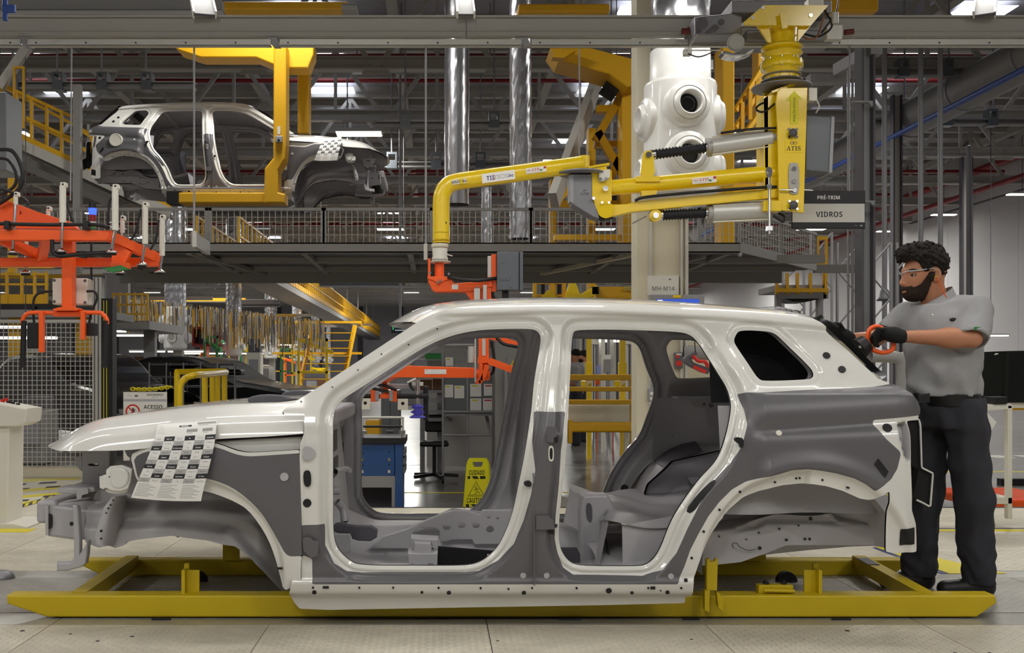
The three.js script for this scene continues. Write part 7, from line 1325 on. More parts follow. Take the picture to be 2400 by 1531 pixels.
{
  const D = 10.3, t = thing('wet_floor_sign', 'yellow folding floor sign reading CUIDADO CAUTION', 'floor sign', V(W(1116, 0, D).x, FL, -D));
  const body = [[1084, 1200], [1093, 1090], [1096, 1080], [1100, 1074], [1138, 1074], [1142, 1080], [1145, 1090], [1151, 1200]];
  part('front_leaf', pplate(body, D, 0.02, [[[1105, 1082], [1133, 1082], [1132, 1090], [1128, 1096], [1110, 1096], [1106, 1090]]], 0.004), phys(0xdcd800, 0.4), t);
  part('back_leaf', pplate(body.map(([a, b]) => [a + 3, b]), D + 0.2, 0.02, [[[1108, 1082], [1136, 1082], [1131, 1096], [1113, 1096]]]), phys(0xc8c400, 0.4), t);
  print('sign_print', t, [[1093, 1100], [1143, 1100], [1148, 1190], [1087, 1190]], D - 0.003, (c, w, h) => {
    c.fillStyle = '#dcd400'; c.fillRect(0, 0, w, h); txt(c, 'CUIDADO', w / 2, 42, 'bold 78px sans-serif', '#141414'); txt(c, 'CAUTION', w / 2, 372, 'bold 84px sans-serif', '#141414');
    c.fillStyle = '#141414'; for (const y of [82, 416]) { c.fillRect(40, y, 60, 34); c.beginPath(); c.moveTo(130, y); c.lineTo(250, y); c.lineTo(300, y + 34); c.lineTo(180, y + 34); c.fill(); c.fillRect(320, y, 110, 34); }
    c.strokeStyle = '#141414'; c.lineWidth = 6; c.beginPath(); c.moveTo(w / 2, 140); c.lineTo(400, 320); c.lineTo(80, 320); c.closePath(); c.stroke(); c.lineWidth = 4; c.beginPath(); c.moveTo(w / 2, 165); c.lineTo(375, 306); c.lineTo(105, 306); c.closePath(); c.stroke();
    c.lineWidth = 7; c.beginPath(); c.arc(236, 212, 10, 0, 7); c.stroke(); c.beginPath(); c.moveTo(240, 226); c.lineTo(262, 260); c.lineTo(320, 290); c.moveTo(262, 260); c.lineTo(240, 290); c.lineTo(216, 296); c.moveTo(244, 234); c.lineTo(206, 262); c.moveTo(246, 234); c.lineTo(296, 240); c.stroke();
  }, 480, 456);
}
{
  const D = 12.6, t = thing('document_board', 'grey wheeled notice board holding sheets in clear pockets', 'notice board', V(W(1100, 0, D).x, FL, -D - 0.3));
  const X = (a) => W(a, 0, D).x, Y = (b) => W(0, b, D).y, r = 0.014;
  for (const [a, z] of [[1038, 0], [1096, 0.05], [1162, 0]]) { part('upright', cyl(V(X(a), FL + 0.08, -D - z), V(X(a), Y(812), -D - z), r, 8), M.galv, t); part('caster', cyl(V(X(a) - 0.015, FL + 0.045, -D - z), V(X(a) + 0.015, FL + 0.045, -D - z), 0.045, 14), M.rubber, t); }
  for (const y of [812, 872, 965, 1020]) part('cross_rail', cyl(V(X(1038), Y(y), -D), V(X(1162), Y(y), -D), r, 8), M.galv, t);
  part('backing', box(X(1040), X(1160), Y(964), Y(875), -D - 0.06, -D - 0.04), M.greyBox, t);
  for (const [a, b, c, e] of [[1042, 902, 1062, 932], [1065, 904, 1088, 934], [1134, 900, 1160, 928], [1102, 934, 1128, 962], [1132, 934, 1160, 962], [1044, 838, 1062, 858], [1102, 900, 1128, 930]]) { const s = part('document', pbox(a, b, c, e, D + 0.03, 0.004), M.paper, t); part('heading', pbox(a + 3, b + 3, c - 8, b + 6, D + 0.028, 0.002), a > 1130 ? M.red : M.lineYellow, s); }
  for (const [a, b, c, e] of [[1050, 975, 1040, 1010], [1140, 975, 1150, 1015]]) part('leg_brace', bar(W(a, b, D + 0.3), W(c, e, D + 0.3), 0.04, 0.04), M.galv, t);
  part('shelf', box(X(1040), X(1160), Y(976), Y(968), -D - 0.4, -D - 0.05), M.galv, t);
}
{
  const D = 13.4; for (const [a, c, b, e, say] of [[985, 1012, 890, 915, 'left of the notice board'], [1014, 1038, 888, 915, 'right beside the notice board']]) solo('cardboard_box', 'brown cardboard box on the bench ' + say, 'box', pbox(a, b, c, e, D, 0.4, 0.008), M.card);
  const t = thing('work_bench', 'grey work bench with slatted shelf behind the notice board', 'bench', V(W(1015, 0, D).x, FL, -D - 0.3));
  part('top', pbox(985, 915, 1040, 921, D - 0.1, 0.7), M.galv, t); for (const a of [990, 1030]) part('leg', box(W(a, 0, D).x - 0.03, W(a, 0, D).x + 0.03, FL, W(0, 918, D).y, -D - 0.1, -D), M.galv, t); for (const y of [935, 962, 980]) part('slat', pbox(1004, y, 1060, y + 8, D - 0.3, 0.12), M.galv, t);
  const s = thing('swivel_chair', 'black swivel chair base before the work bench', 'chair', V(W(1018, 0, 13).x, FL, -13)); const c = V(W(1018, 0, 13).x, FL, -13); part('post', cyl(V(c.x, FL + 0.08, c.z), V(c.x, FL + 0.42, c.z), 0.025, 10), M.black, s); part('seat', box(c.x - 0.18, c.x + 0.18, FL + 0.42, FL + 0.48, c.z - 0.18, c.z + 0.18, 0.03), M.black, s); part('backrest', box(c.x - 0.12, c.x + 0.12, FL + 0.58, FL + 0.8, c.z - 0.24, c.z - 0.19, 0.03), M.black, s); for (let k = 0; k < 5; k++) { const a = k / 5 * 6.283; part('foot', bar(V(c.x, FL + 0.07, c.z), V(c.x + 0.3 * Math.cos(a), FL + 0.05, c.z + 0.3 * Math.sin(a)), 0.04, 0.04), M.black, s); }
  const e = thing('electrical_cabinet', 'grey electrical cabinet with a yellow warning triangle', 'cabinet', V(W(1198, 0, 12).x, FL, -12.3)); part('body', box(W(1160, 0, 12).x, W(1250, 0, 12).x, FL, W(0, 782, 12).y, -12.7, -12.02, 0.01), M.greySteel, e); part('door', box(W(1188, 0, 12).x, W(1248, 0, 12).x, FL + 0.1, W(0, 835, 12).y, -12.02, -12, 0.006), M.greySteel, e);
  part('warning_triangle', pplate([[1203, 844], [1195, 859], [1211, 859]], 11.995, 0.004), M.yellow, e); part('warning_mark', pplate([[1203, 849], [1201, 855], [1205, 855]], 11.99, 0.004), M.black, e);
  part('conduit', cyl(W(1186, 1000, 11.95), W(1186, 860, 11.95), 0.03, 8), M.galv, e);
  const m = thing('test_bench', 'grey test bench with small screen and shelf of parts behind the orange mast', 'bench', V(W(1060, 0, 14.6).x, FL, -14.8)); part('back_panel', box(W(1000, 0, 14.6).x, W(1170, 0, 14.6).x, FL, W(0, 812, 14.6).y, -15, -14.8), M.greySteel, m); part('screen', pbox(1044, 840, 1062, 856, 14.7, 0.05, 0.01), M.black, m); part('shelf', pbox(995, 824, 1036, 828, 14.4, 0.3), M.galv, m); part('display', pbox(996, 826, 1034, 842, 14.75, 0.02), M.green, m); part('lamp_tray', pbox(1040, 806, 1110, 810, 14.2, 0.2), M.creamWhite, m);
}
// ---------------------------------------------------------------- seen through the rear door opening
{
  const D = 14, t = thing('guard_rail', 'ochre steel guard rails with three bars behind the car', 'guard rail', V(W(1415, 0, D).x, FL, -D));
  for (const [y, h] of [[878, 14], [907, 11], [937, 12]]) part('bar', pbox(1300, y, 1494, y + h, D, 0.06, 0.01), M.golden, t);
  for (const a of [1310, 1488]) part('post', box(W(a, 0, D).x - 0.05, W(a, 0, D).x + 0.05, FL, W(0, 878, D).y, -D - 0.12, -D - 0.05), M.golden, t);
  const b = thing('crash_barrier', 'thick ochre crash barrier beam low on the hall floor', 'barrier', V(W(1415, 0, 12.2).x, FL, -12.2)); part('beam', pbox(1336, 990, 1496, 1014, 12.2, 0.14, 0.03), M.golden, b); part('post', pbox(1332, 984, 1342, 1040, 12.2, 0.1, 0.01), M.golden, b); part('post', box(W(1490, 0, 12.2).x - 0.04, W(1490, 0, 12.2).x + 0.04, FL, 0.5, -12.3, -12.2), M.golden, b);
  solo('conveyor', 'cream sided conveyor bed behind the guard rails', 'conveyor', [box(W(1280, 0, 15).x, W(1500, 0, 15).x, W(0, 990, 15).y, W(0, 950, 15).y, -15.4, -15), box(W(1300, 0, 15).x, W(1310, 0, 15).x, FL, W(0, 989, 15).y, -15.3, -15.2), box(W(1470, 0, 15).x, W(1480, 0, 15).x, FL, W(0, 989, 15).y, -15.3, -15.2)], M.cream);
  for (const [a, c, d, say] of [[1376, 1386, 16, 'nearer the door pillar'], [1454, 1466, 15.5, 'nearer the cream pillar']]) { const f = thing('yellow_mast', 'slim bright yellow machine mast behind the guard rails, ' + say, 'mast', V(W((a + c) / 2, 0, d).x, FL, -d)); part('post', box(W(a, 0, d).x, W(c, 0, d).x, FL, W(0, 770, d).y, -d - 0.1, -d), M.yellow, f); part('collar', pbox(a - 3, 850, c + 3, 880, d - 0.03, 0.12, 0.01), M.yellow, f); part('foot_arm', bar(W((a + c) / 2, 890, d), W((a + c) / 2 - 14, 900, d - 0.3), 0.08, 0.08), M.yellow, f); }
  for (let i = 0; i < 22; i++) { const d = rr(17, 26), a = lerp(1345, 1490, (i + 0.5) / 22), m = [M.galv, M.truss, M.creamWhite, M.greyDark][i % 4]; solo('line_post', 'slim grey line-side post behind the guard rails', 'post', box(W(a, 0, d).x - 0.03, W(a, 0, d).x + 0.03, FL, W(0, 780 - (i % 3) * 30, d).y, -d - 0.06, -d), m, 'line-side posts behind the guard rails'); }
  for (const [a, b, c, e, d, m, n, say, cat] of [[1408, 832, 1432, 852, 18, M.paper, 'notice', 'white notice hanging behind the guard rails', 'notice'], [1416, 842, 1432, 874, 16.5, M.galv, 'control_box', 'grey control box on a post behind the guard rails', 'box'], [1398, 857, 1430, 880, 19, std(0x9aa6d8, 0.5), 'blue_tray', 'pale blue parts tray behind the guard rails', 'tray'], [1396, 880, 1406, 902, 17, M.orange, 'orange_unit', 'small orange unit between the guard rails', 'unit'], [1424, 944, 1452, 951, 15.6, M.red, 'red_tray', 'red tray on the line behind the lowest guard bar', 'tray'], [1386, 792, 1404, 808, 18, M.creamWhite, 'sign_card', 'white card with a red mark above the workers', 'card'], [1466, 792, 1480, 808, 17, M.creamWhite, 'sign_card', 'white card with a red mark beside the yellow mast', 'card']]) solo(n, say, cat, [pbox(a, b, c, e, d, 0.08, 0.01), box(W((a + c) / 2, 0, d).x - 0.006, W((a + c) / 2, 0, d).x + 0.006, FL, W(0, e - 2, d).y, -d - 0.06, -d - 0.03)], m);
  for (const [a, b, c, d] of [[1342, 792, 1380, 17.5], [1400, 802, 1490, 20], [1420, 790, 1445, 18]]) { const p = W(a, b, d), q = W(c, b, d); const l = thing('tube_lamp', a === 1342 ? 'bright tube lamp above the two workers' : a === 1400 ? 'bright long tube lamp behind the yellow masts' : 'bright short tube lamp between the yellow masts', 'lamp', V((p.x + q.x) / 2, p.y, p.z)); part('tube', box(p.x, q.x, p.y, p.y + 0.05, p.z - 0.05, p.z), lampGlow, l); part('hanger', cyl(V((p.x + q.x) / 2, p.y, p.z), V((p.x + q.x) / 2, 9.45, p.z), 0.01, 5), M.galv, l); }
  const nut = thing('nut_runner', 'red and black cordless tool hanging behind the rear door opening', 'tool', W(1633, 880, 8.0));
  part('body', pplate(chaikin([[1602, 838], [1625, 824], [1634, 824], [1636, 832], [1616, 846], [1660, 862], [1664, 858], [1666, 868], [1658, 880], [1602, 852]], 1), 8.0, 0.06, [], 0.01), M.greyDark, nut); part('handle', tube([W(1624, 834, 7.97), W(1636, 846, 7.97), W(1652, 848, 7.97), W(1660, 860, 7.97)], 0.014, 10), M.red, nut); part('trim', pplate([[1626, 856], [1656, 868], [1654, 876], [1626, 864]], 7.985, 0.02), M.red, nut);
  part('cord', tube([W(1630, 826, 8), W(1628, 790, 8), W(1634, 760, 8)], 0.004, 6), M.black, nut);
  const eb = thing('emergency_box', 'grey push-button box with red emergency stop on the cream pillar', 'button box', W(1590, 862, 8.92)); part('case', pbox(1583, 826, 1601, 864, 8.92, 0.08, 0.01), M.greyBox, eb); part('stop_button', disc(1591, 852, 8.91, 7, 0.03, 16), M.red, eb); part('button', disc(1588, 836, 8.91, 4, 0.02, 12), M.red, eb); part('legend', pbox(1585, 829, 1597, 833, 8.915, 0.004), M.paper, eb);
  solo('grey_bench_pipe', 'grey padded pipe behind the far rear window', 'pipe', cyl(W(1600, 826, 9), W(1760, 832, 9), 0.06, 14), M.greySteel);
  solo('partition', 'cream partition behind the far rear window', 'partition', box(W(1570, 0, 9.6).x, W(1790, 0, 9.6).x, FL, W(0, 800, 9.6).y, -9.7, -9.6), M.cream);
}
// ---------------------------------------------------------------- right: glass rack, stand
{
  const D = 7.7, t = thing('windscreen_stand', 'cream steel stand holding windscreens beside the worker', 'stand', V(W(2330, 0, D).x, 0, -D));
  const X = (a, d = D) => W(a, 0, d).x, Y = (b, d = D) => W(0, b, d).y;
  part('upright', box(X(2362), X(2373), 0.06, Y(950), -D - 0.05, -D, 0.004), M.creamWhite, t); part('upright', box(X(2290), X(2300), 0.06, Y(955), -D - 0.05, -D, 0.004), M.creamWhite, t);
  part('sill', box(X(2290), X(2373), Y(1182), Y(1166), -D - 0.3, -D, 0.004), M.creamWhite, t); part('ledge', pplate([[2288, 950], [2370, 946], [2374, 958], [2290, 966]], D, 0.5, [], 0.006), M.creamWhite, t);
  part('shoe', pplate([[2300, 1166], [2300, 1146], [2318, 1146], [2346, 1166]], D + 0.05, 0.03), M.creamWhite, t); part('frame', box(X(2372), X(2480), Y(958), Y(940), -D - 0.4, -D - 0.1, 0.006), M.creamWhite, t); part('rail', pbox(2374, 948, 2480, 962, D + 0.45, 0.06, 0.01), M.golden, t);
  const g = thing('windscreen', 'large dark tinted windscreen glass leaning on the cream stand', 'windscreen', V(X(2360), Y(945), -D - 0.2));
  part('glass', grid((u, v) => { const p = W(lerp(2284, 2560, u), lerp(826 - 4 * Math.sin(u * 3), 944, v), D + 0.12 + 0.25 * (1 - v) - 0.05 * Math.sin(u * 3.14)); return p; }, 20, 12), phys(0x0d120f, 0.04, { clearcoat: 1 }), g); part('mirror_base', disc(2336, 834, D + 0.33, 6, 0.01, 12), M.paper, g);
  part('glass_support', pbox(2330, 930, 2362, 948, D - 0.02, 0.2, 0.01), M.black, g);
  solo('paper_note', 'white paper note hanging tilted on the cream stand', 'paper note', pplate([[2303, 957], [2336, 990], [2316, 1022], [2296, 1006]], D - 0.02, 0.003), M.paper);
  const m = thing('orange_grating', 'orange floor grating panel lying beyond the cream stand', 'grating', V(X(2360, 9.6), FL, -9.8));
  part('frame', box(W(2300, 0, 9.5).x, W(2520, 0, 9.5).x, FL + 0.1, FL + 0.16, -10.6, -9.5), M.orange, m); for (let i = 0; i < 12; i++) part('slat', box(W(2300, 0, 9.5).x, W(2520, 0, 9.5).x, FL + 0.16, FL + 0.175, -10.55 + i * 0.09, -10.51 + i * 0.09), M.orange, m);
  solo('floor_bar', 'black bar lying on the hall floor at the right edge', 'bar', box(X(2380, 12), X(2500, 12), FL, FL + 0.08, -12.4, -12.3), M.black);
  solo('padded_pipe', 'thick bent grey padded pipe behind the car tail', 'pipe', tube([[2040, 835], [2080, 836], [2100, 838], [2112, 846], [2116, 862], [2116, 900], [2116, 960], [2116, 1262]].map(([a, b]) => W(a, b, 7.2)), 0.042, 16, 80), M.greySteel);
  solo('padded_pipe', 'straight grey padded pipe behind the worker', 'pipe', cyl(W(2108, 838, 7.25), W(2190, 836, 7.6), 0.036, 14), M.greySteel);
  solo('cream_box_frame', 'cream box frame standing between car tail and worker', 'frame', [box(X(2116), X(2136), 0, Y(868), -D - 0.1, -D, 0.006)], M.cream);
}
// ---------------------------------------------------------------- the worker at the tail of the car
{
  const D = 5.47, P = (a, b, dz = 0) => { const p = W(a, b, D); p.z += dz; return p; };   // dz towards the viewer
  const at = V(P(2215, 1388).x, 0, -D);
  const t = thing('person', 'man in grey polo shirt, dark trousers and clear safety glasses reaching to the car tail', 'person', at);
  const k = D / F, Z = -D;
  const hipY = P(0, 950).y;
  // joints
  const shN = P(2244, 738, 0.17), elN = P(2218, 798, 0.27), wrN = P(2078, 792, 0.2);
  const shF = P(2165, 742, -0.17), elF = P(2095, 790, -0.22), wrF = P(2008, 792, -0.12);
  const neckA = P(2202, 735), neckB = P(2178, 672), headC = P(2166, 632);
  const hipN = P(2236, 962, 0.09), kneeN = P(2256, 1165, 0.11), ankN = P(2268, 1350, 0.11);
  const hipF = P(2196, 962, -0.09), kneeF = P(2184, 1165, -0.09), ankF = P(2170, 1345, -0.08);
  // torso: elliptic column from pixel outlines
  const front = table([[680, 2172], [700, 2150], [740, 2136], [800, 2131], [870, 2134], [925, 2137], [950, 2146], [1010, 2150]].map(([b, a]) => [-b, a]).reverse()), back = table([[680, 2212], [696, 2232], [715, 2256], [760, 2279], [830, 2288], [900, 2288], [930, 2285], [960, 2288], [1010, 2290]].map(([b, a]) => [-b, a]).reverse());
  const wide = table([[0.80, 0.185], [0.95, 0.18], [1.1, 0.19], [1.3, 0.215], [1.42, 0.2], [1.5, 0.12], [1.56, 0.07]]);
  const torso = (off, y0, y1) => (x, y, z) => {
    const yc = clamp(y, y0, y1), b = CY - (yc - CAMH) / k, f = front(-b), q = back(-b), cx = ((f + q) / 2 - CX) * k, a = (q - f) / 2 * k + off, w = wide(yc) + off;
    const e = (Math.hypot((x - cx) / a, (z - Z) / w) - 1) * Math.min(a, w), dy = Math.abs(y - yc);
    return dy > 0 ? Math.hypot(Math.max(e, 0), dy) : e;
  };
  const skinT = torso(-0.02, P(0, 960).y, P(0, 720).y);
  const handN = P(2046, 790, 0.19), handF = P(1985, 782, -0.1);
  const body = (x, y, z) => {
    let d = skinT(x, y, z);
    d = smin(d, capsule(x, y, z, neckA, neckB, 0.068, 0.058), 0.05);
    d = smin(d, Math.min(capsule(x, y, z, shN, elN, 0.052, 0.044), 9), 0.04);
    d = Math.min(d, smin(capsule(x, y, z, elN, elN.clone().lerp(wrN, 0.35), 0.046, 0.048), capsule(x, y, z, elN.clone().lerp(wrN, 0.3), wrN, 0.046, 0.030), 0.03));
    d = smin(d, capsule(x, y, z, shF, elF, 0.05, 0.042), 0.03); d = smin(d, capsule(x, y, z, elF, wrF, 0.042, 0.028), 0.02);
    for (const [h, kn, an] of [[hipN, kneeN, ankN], [hipF, kneeF, ankF]]) { d = smin(d, capsule(x, y, z, h, kn, 0.08, 0.055), 0.05); d = smin(d, capsule(x, y, z, kn, an, 0.05, 0.036), 0.02); }
    return d;
  };
  const c = (a, b, dz) => P(a, b, dz);
  const skull = (x, y, z) => ellip(x, y, z, c(2170, 626), 0.103, 0.118, 0.078);
  const headF = (x, y, z) => {
    let d = skull(x, y, z);
    d = smin(d, ellip(x, y, z, c(2147, 655), 0.072, 0.09, 0.062), 0.03);                         // face
    d = smin(d, ellip(x, y, z, c(2140, 686), 0.042, 0.036, 0.04), 0.03);                         // chin
    d = smin(d, capsule(x, y, z, c(2124, 642), c(2114, 664), 0.010, 0.014), 0.012);              // nose
    d = smin(d, capsule(x, y, z, c(2118, 667, 0.012), c(2118, 667, -0.012), 0.010, 0.010), 0.01);
    d = smin(d, capsule(x, y, z, c(2124, 634, 0.03), c(2124, 634, -0.03), 0.012, 0.012), 0.015);  // brow
    d = smin(d, capsule(x, y, z, c(2121, 681, 0.014), c(2121, 681, -0.014), 0.008, 0.008), 0.01); // lips
    d = smin(d, capsule(x, y, z, c(2122, 686, 0.012), c(2122, 686, -0.012), 0.008, 0.008), 0.01);
    const ear = Math.max(ellip(x, y, z, c(2178, 647, 0.078), 0.026, 0.038, 0.014), -ellip(x, y, z, c(2176, 647, 0.094), 0.014, 0.024, 0.012)), ear2 = ellip(x, y, z, c(2178, 647, -0.078), 0.026, 0.038, 0.014);
    d = Math.min(smin(d, ear, 0.006), ear2);
    d = smin(d, capsule(x, y, z, c(2182, 668), c(2198, 722), 0.06, 0.064), 0.03);
    const eye = c(2131, 647, 0.05); d = Math.max(d, -ellip(x, y, z, eye, 0.015, 0.0085, 0.014));
    return d;
  };
  const lo = (p, q) => [[Math.min(...p.map((v) => v.x)) - q, Math.min(...p.map((v) => v.y)) - q, Math.min(...p.map((v) => v.z)) - q], [Math.max(...p.map((v) => v.x)) + q, Math.max(...p.map((v) => v.y)) + q, Math.max(...p.map((v) => v.z)) + q]];
  const all = [shN, elN, wrN, shF, elF, wrF, neckA, neckB, hipN, ankN, hipF, ankF, P(2290, 900)];
  const bb = lo(all, 0.12), hb = [[P(2095, 0).x, P(0, 735).y, Z - 0.12], [P(2225, 0).x, P(0, 565).y, Z + 0.12]];
  part('body', [blob(body, bb[0], bb[1], 0.012), blob(headF, hb[0], hb[1], 0.004)], M.skin, t);
  part('eye', ball(c(2132, 647, 0.040), 0.0115, 1, 1, 1, 14), std(0xb9b0a8, 0.3), t); part('iris', ball(c(2129, 647, 0.0445), 0.0075, 1, 1, 1, 10), std(0x24160e, 0.3), t);
  part('eyebrow', tube([c(2120, 637, 0.04), c(2128, 634, 0.055), c(2140, 637, 0.066)], 0.0045, 6), M.hair, t);
  // hair and beard
  const hairEdge = table([[2096, 616], [2112, 616], [2128, 612], [2140, 618], [2149, 636], [2158, 640], [2166, 630], [2186, 632], [2192, 655], [2200, 668], [2216, 664], [2230, 650]]);
  const hair = (x, y, z) => {
    const a = CX + x / k, b = CY - (y - CAMH) / k, n = 0.010 * noise3(x * 38, y * 38, z * 38) + 0.006 * noise3(x * 90, y * 90, z * 90);
    let d = smin(ellip(x, y, z, c(2168, 617), 0.118, 0.112, 0.094), ellip(x, y, z, c(2134, 596), 0.072, 0.05, 0.072), 0.04) + n;
    return Math.max(d, (b - hairEdge(a)) * k * 0.8, -(skull(x, y, z) + 0.012));
  };
  part('hair', blob(hair, [P(2085, 0).x, P(0, 690).y, Z - 0.14], [P(2235, 0).x, P(0, 550).y, Z + 0.14], 0.005), M.hair, t);
  const cheek = table([[2105, 673], [2122, 674], [2134, 674], [2146, 667], [2156, 652], [2163, 640], [2172, 634]]);
  const beard = (x, y, z) => {
    const a = CX + x / k, b = CY - (y - CAMH) / k, n = 0.003 * noise3(x * 90, y * 90, z * 90);
    let d = smin(ellip(x, y, z, c(2141, 688), 0.056, 0.044, 0.054), ellip(x, y, z, c(2154, 664), 0.066, 0.078, 0.074), 0.03) + n;
    d = Math.min(d, headF(x, y, z) - 0.006 + n);
    d = Math.max(d, (cheek(a) - b) * k, (a - 2171 + (b - 655) * 0.18) * k, -(headF(x, y, z) + 0.008), -ellip(x, y, z, c(2117, 684), 0.016, 0.008, 0.03));
    return Math.min(d, Math.max(capsule(x, y, z, c(2119, 676, 0.02), c(2128, 674, 0.04), 0.007, 0.007), -(headF(x, y, z) + 0.01)));
  };
  part('beard', blob(beard, [P(2105, 0).x, P(0, 720).y, Z - 0.1], [P(2185, 0).x, P(0, 640).y, Z + 0.1], 0.004), M.beard, t);
  // shirt
  const shirtT = torso(0.006, P(0, 926).y, P(0, 716).y);
  const slN = shN.clone().lerp(elN, 0.78), slF = shF.clone().lerp(elF, 0.55);
  const sDir = elN.clone().sub(shN).normalize();
  const shirt = (x, y, z) => {
    const b = CY - (y - CAMH) / k, fold = 0.008 * noise3(x * 9, y * 5, z * 9) + 0.006 * Math.sin((x * 0.9 + y) * 30 + 4 * noise3(x * 4, y * 4, z * 4)) * sst(1.4, 1.05, y);
    let d = shirtT(x, y, z);
    d = smin(d, capsule(x, y, z, shN, slN.clone().addScaledVector(sDir, 0.08), 0.082, 0.077), 0.035); d = smin(d, capsule(x, y, z, shF, slF, 0.078, 0.07), 0.05);
    d = smin(d, capsule(x, y, z, P(2222, 722, 0.02), shN, 0.07, 0.075), 0.05); d = smin(d, capsule(x, y, z, P(2204, 722, -0.05), shF, 0.07, 0.075), 0.05);
    d += fold;
    d = Math.max(d, -(capsule(x, y, z, neckA.clone().add(V(0.0, 0.0, 0)), neckB.clone().add(V(0.01, 0.08, 0)), 0.062, 0.074)));
    { const ax = x - slN.x, ay = y - slN.y, az = z - slN.z, dt = ax * sDir.x + ay * sDir.y + az * sDir.z, da = Math.sqrt(Math.max(0, ax * ax + ay * ay + az * az - dt * dt)); d = Math.max(d, -Math.max(0.045 - dt, da - 0.105), -Math.max(0.02 - dt, da - 0.064)); }   // open cuff
    return Math.max(d, P(0, 928).y - y);
  };
  const sh = part('polo_shirt', blob(shirt, [P(2085, 0).x, P(0, 935).y, Z - 0.36], [P(2305, 0).x, P(0, 690).y, Z + 0.38], 0.0085), M.shirt, t);
  part('collar', (() => { const pts = []; for (let i = 0; i <= 22; i++) { const a = 0.25 + i / 22 * 5.7; pts.push([a, i / 22]); } return grid((u, v) => { const a = lerp(3.5, 3.5 + 5.6, u), r = 0.072 + 0.03 * v, s = Math.cos(a), q = Math.sin(a); return V(P(2190, 0).x + s * (0.086 + 0.024 * v), P(0, 704).y + s * 0.052 + 0.02 - 0.055 * v, Z + q * (0.078 + 0.03 * v)); }, 40, 5); })(), M.shirt, sh);
  const sp = (a, b, dz) => c(a, b, dz);
  part('button', ball(sp(2156, 742, 0.14), 0.006, 1, 1, 0.5, 10), M.creamWhite, sh);
  part('chest_badge', (() => { const p = sp(2188, 754, 0.208); return new THREE.SphereGeometry(0.018, 16, 10).scale(1, 0.55, 0.2).rotateY(-0.25).translate(p.x, p.y, p.z); })(), M.black, sh, { label: 'dark oval badge on the chest' });
  part('sleeve_flag', (() => { const p = slN.clone().add(V(-0.02, 0.02, 0.079)); return box(p.x - 0.016, p.x + 0.016, p.y - 0.008, p.y + 0.008, p.z - 0.002, p.z + 0.004, 0.002); })(), M.green, sh, { label: 'small green flag patch on the sleeve' });
  // belt and trousers
  part('belt', grid((u, v) => { const a = u * 6.2832, y = lerp(P(0, 950).y, P(0, 924).y, v), b = CY - (y - CAMH) / k, f = front(-b), q = back(-b), cx = ((f + q) / 2 - CX) * k, A = (q - f) / 2 * k + 0.008, w = wide(y) + 0.01; return V(cx + A * Math.cos(a), y, Z + w * Math.sin(a)); }, 48, 3), M.black, t);
  const trT = torso(0.006, P(0, 1000).y, P(0, 938).y);
  const trousers = (x, y, z) => {
    const fold = 0.013 * noise3(x * 8, y * 5, z * 8) + 0.005 * Math.sin(y * 60 + 5 * noise3(x * 6, y * 2, z * 6)) * sst(0.45, 0.05, y);
    let d = trT(x, y, z);
    for (const [h, kn, an, r] of [[hipN, kneeN, ankN, 1], [hipF, kneeF, ankF, 1]]) { d = smin(d, capsule(x, y, z, h, kn, 0.112, 0.088), 0.05); d = smin(d, capsule(x, y, z, kn, an.clone().add(V(0, 0.0, 0)), 0.088, 0.086), 0.03); }
    return Math.max(d + fold, y - P(0, 932).y, 0.062 - y);
  };
  part('trousers', blob(trousers, [P(2110, 0).x, 0.03, Z - 0.28], [P(2320, 0).x, P(0, 925).y, Z + 0.3], 0.0095), M.trousers, t);
  part('tool_pouch', pplate([[2152, 926], [2180, 922], [2180, 944], [2152, 946]], D - 0.21, 0.02, [], 0.004), M.black, t);
  for (const [a, dz] of [[ankN, 0.0], [ankF, 0.0]]) {
    const shoe = (x, y, z) => { let d = smin(capsule(x, y, z, V(a.x + 0.03, 0.045, a.z), V(a.x - 0.17, 0.035, a.z), 0.048, 0.042), capsule(x, y, z, V(a.x, 0.1, a.z), V(a.x + 0.01, 0.05, a.z), 0.05, 0.05), 0.05); return Math.max(d, -y + 0.002); };
    part('shoe', blob(shoe, [a.x - 0.24, -0.01, a.z - 0.08], [a.x + 0.11, 0.17, a.z + 0.08], 0.008), M.black, t);
  }
  // gloves: palm, four fingers, thumb, closed on what they hold
  const glove = (fs, pl, wr) => (x, y, z) => { let d = smin(capsule(x, y, z, pl[0], pl[1], 0.034, 0.036), capsule(x, y, z, pl[1], wr, 0.036, 0.036), 0.02); for (const f of fs) { let q = 9; for (let i = 0; i < f.length - 1; i++) q = smin(q, capsule(x, y, z, f[i], f[i + 1], 0.0105, 0.0095), 0.004); d = smin(d, q, 0.008); } return d; };
  const N = (a, b, dz) => P(a, b, dz);
  const fN = [[N(2036, 776, 0.215), N(2016, 776, 0.225), N(2006, 790, 0.215), N(2010, 800, 0.2)], [N(2036, 784, 0.2), N(2014, 785, 0.205), N(2007, 796, 0.195), N(2012, 804, 0.18)], [N(2038, 790, 0.185), N(2020, 794, 0.185), N(2014, 804, 0.175), N(2020, 810, 0.165)], [N(2040, 795, 0.17), N(2026, 801, 0.168), N(2022, 809, 0.16), N(2028, 813, 0.155)], [N(2050, 774, 0.18), N(2030, 768, 0.165), N(2014, 772, 0.155)]];
  part('glove', blob(glove(fN, [N(2040, 785, 0.2), N(2056, 788, 0.2)], N(2072, 792, 0.2)), [P(1995, 0).x, P(0, 830).y, Z + 0.1], [P(2095, 0).x, P(0, 750).y, Z + 0.28], 0.0045), M.blackMatte, t, { label: 'black work glove gripping the orange handle' });
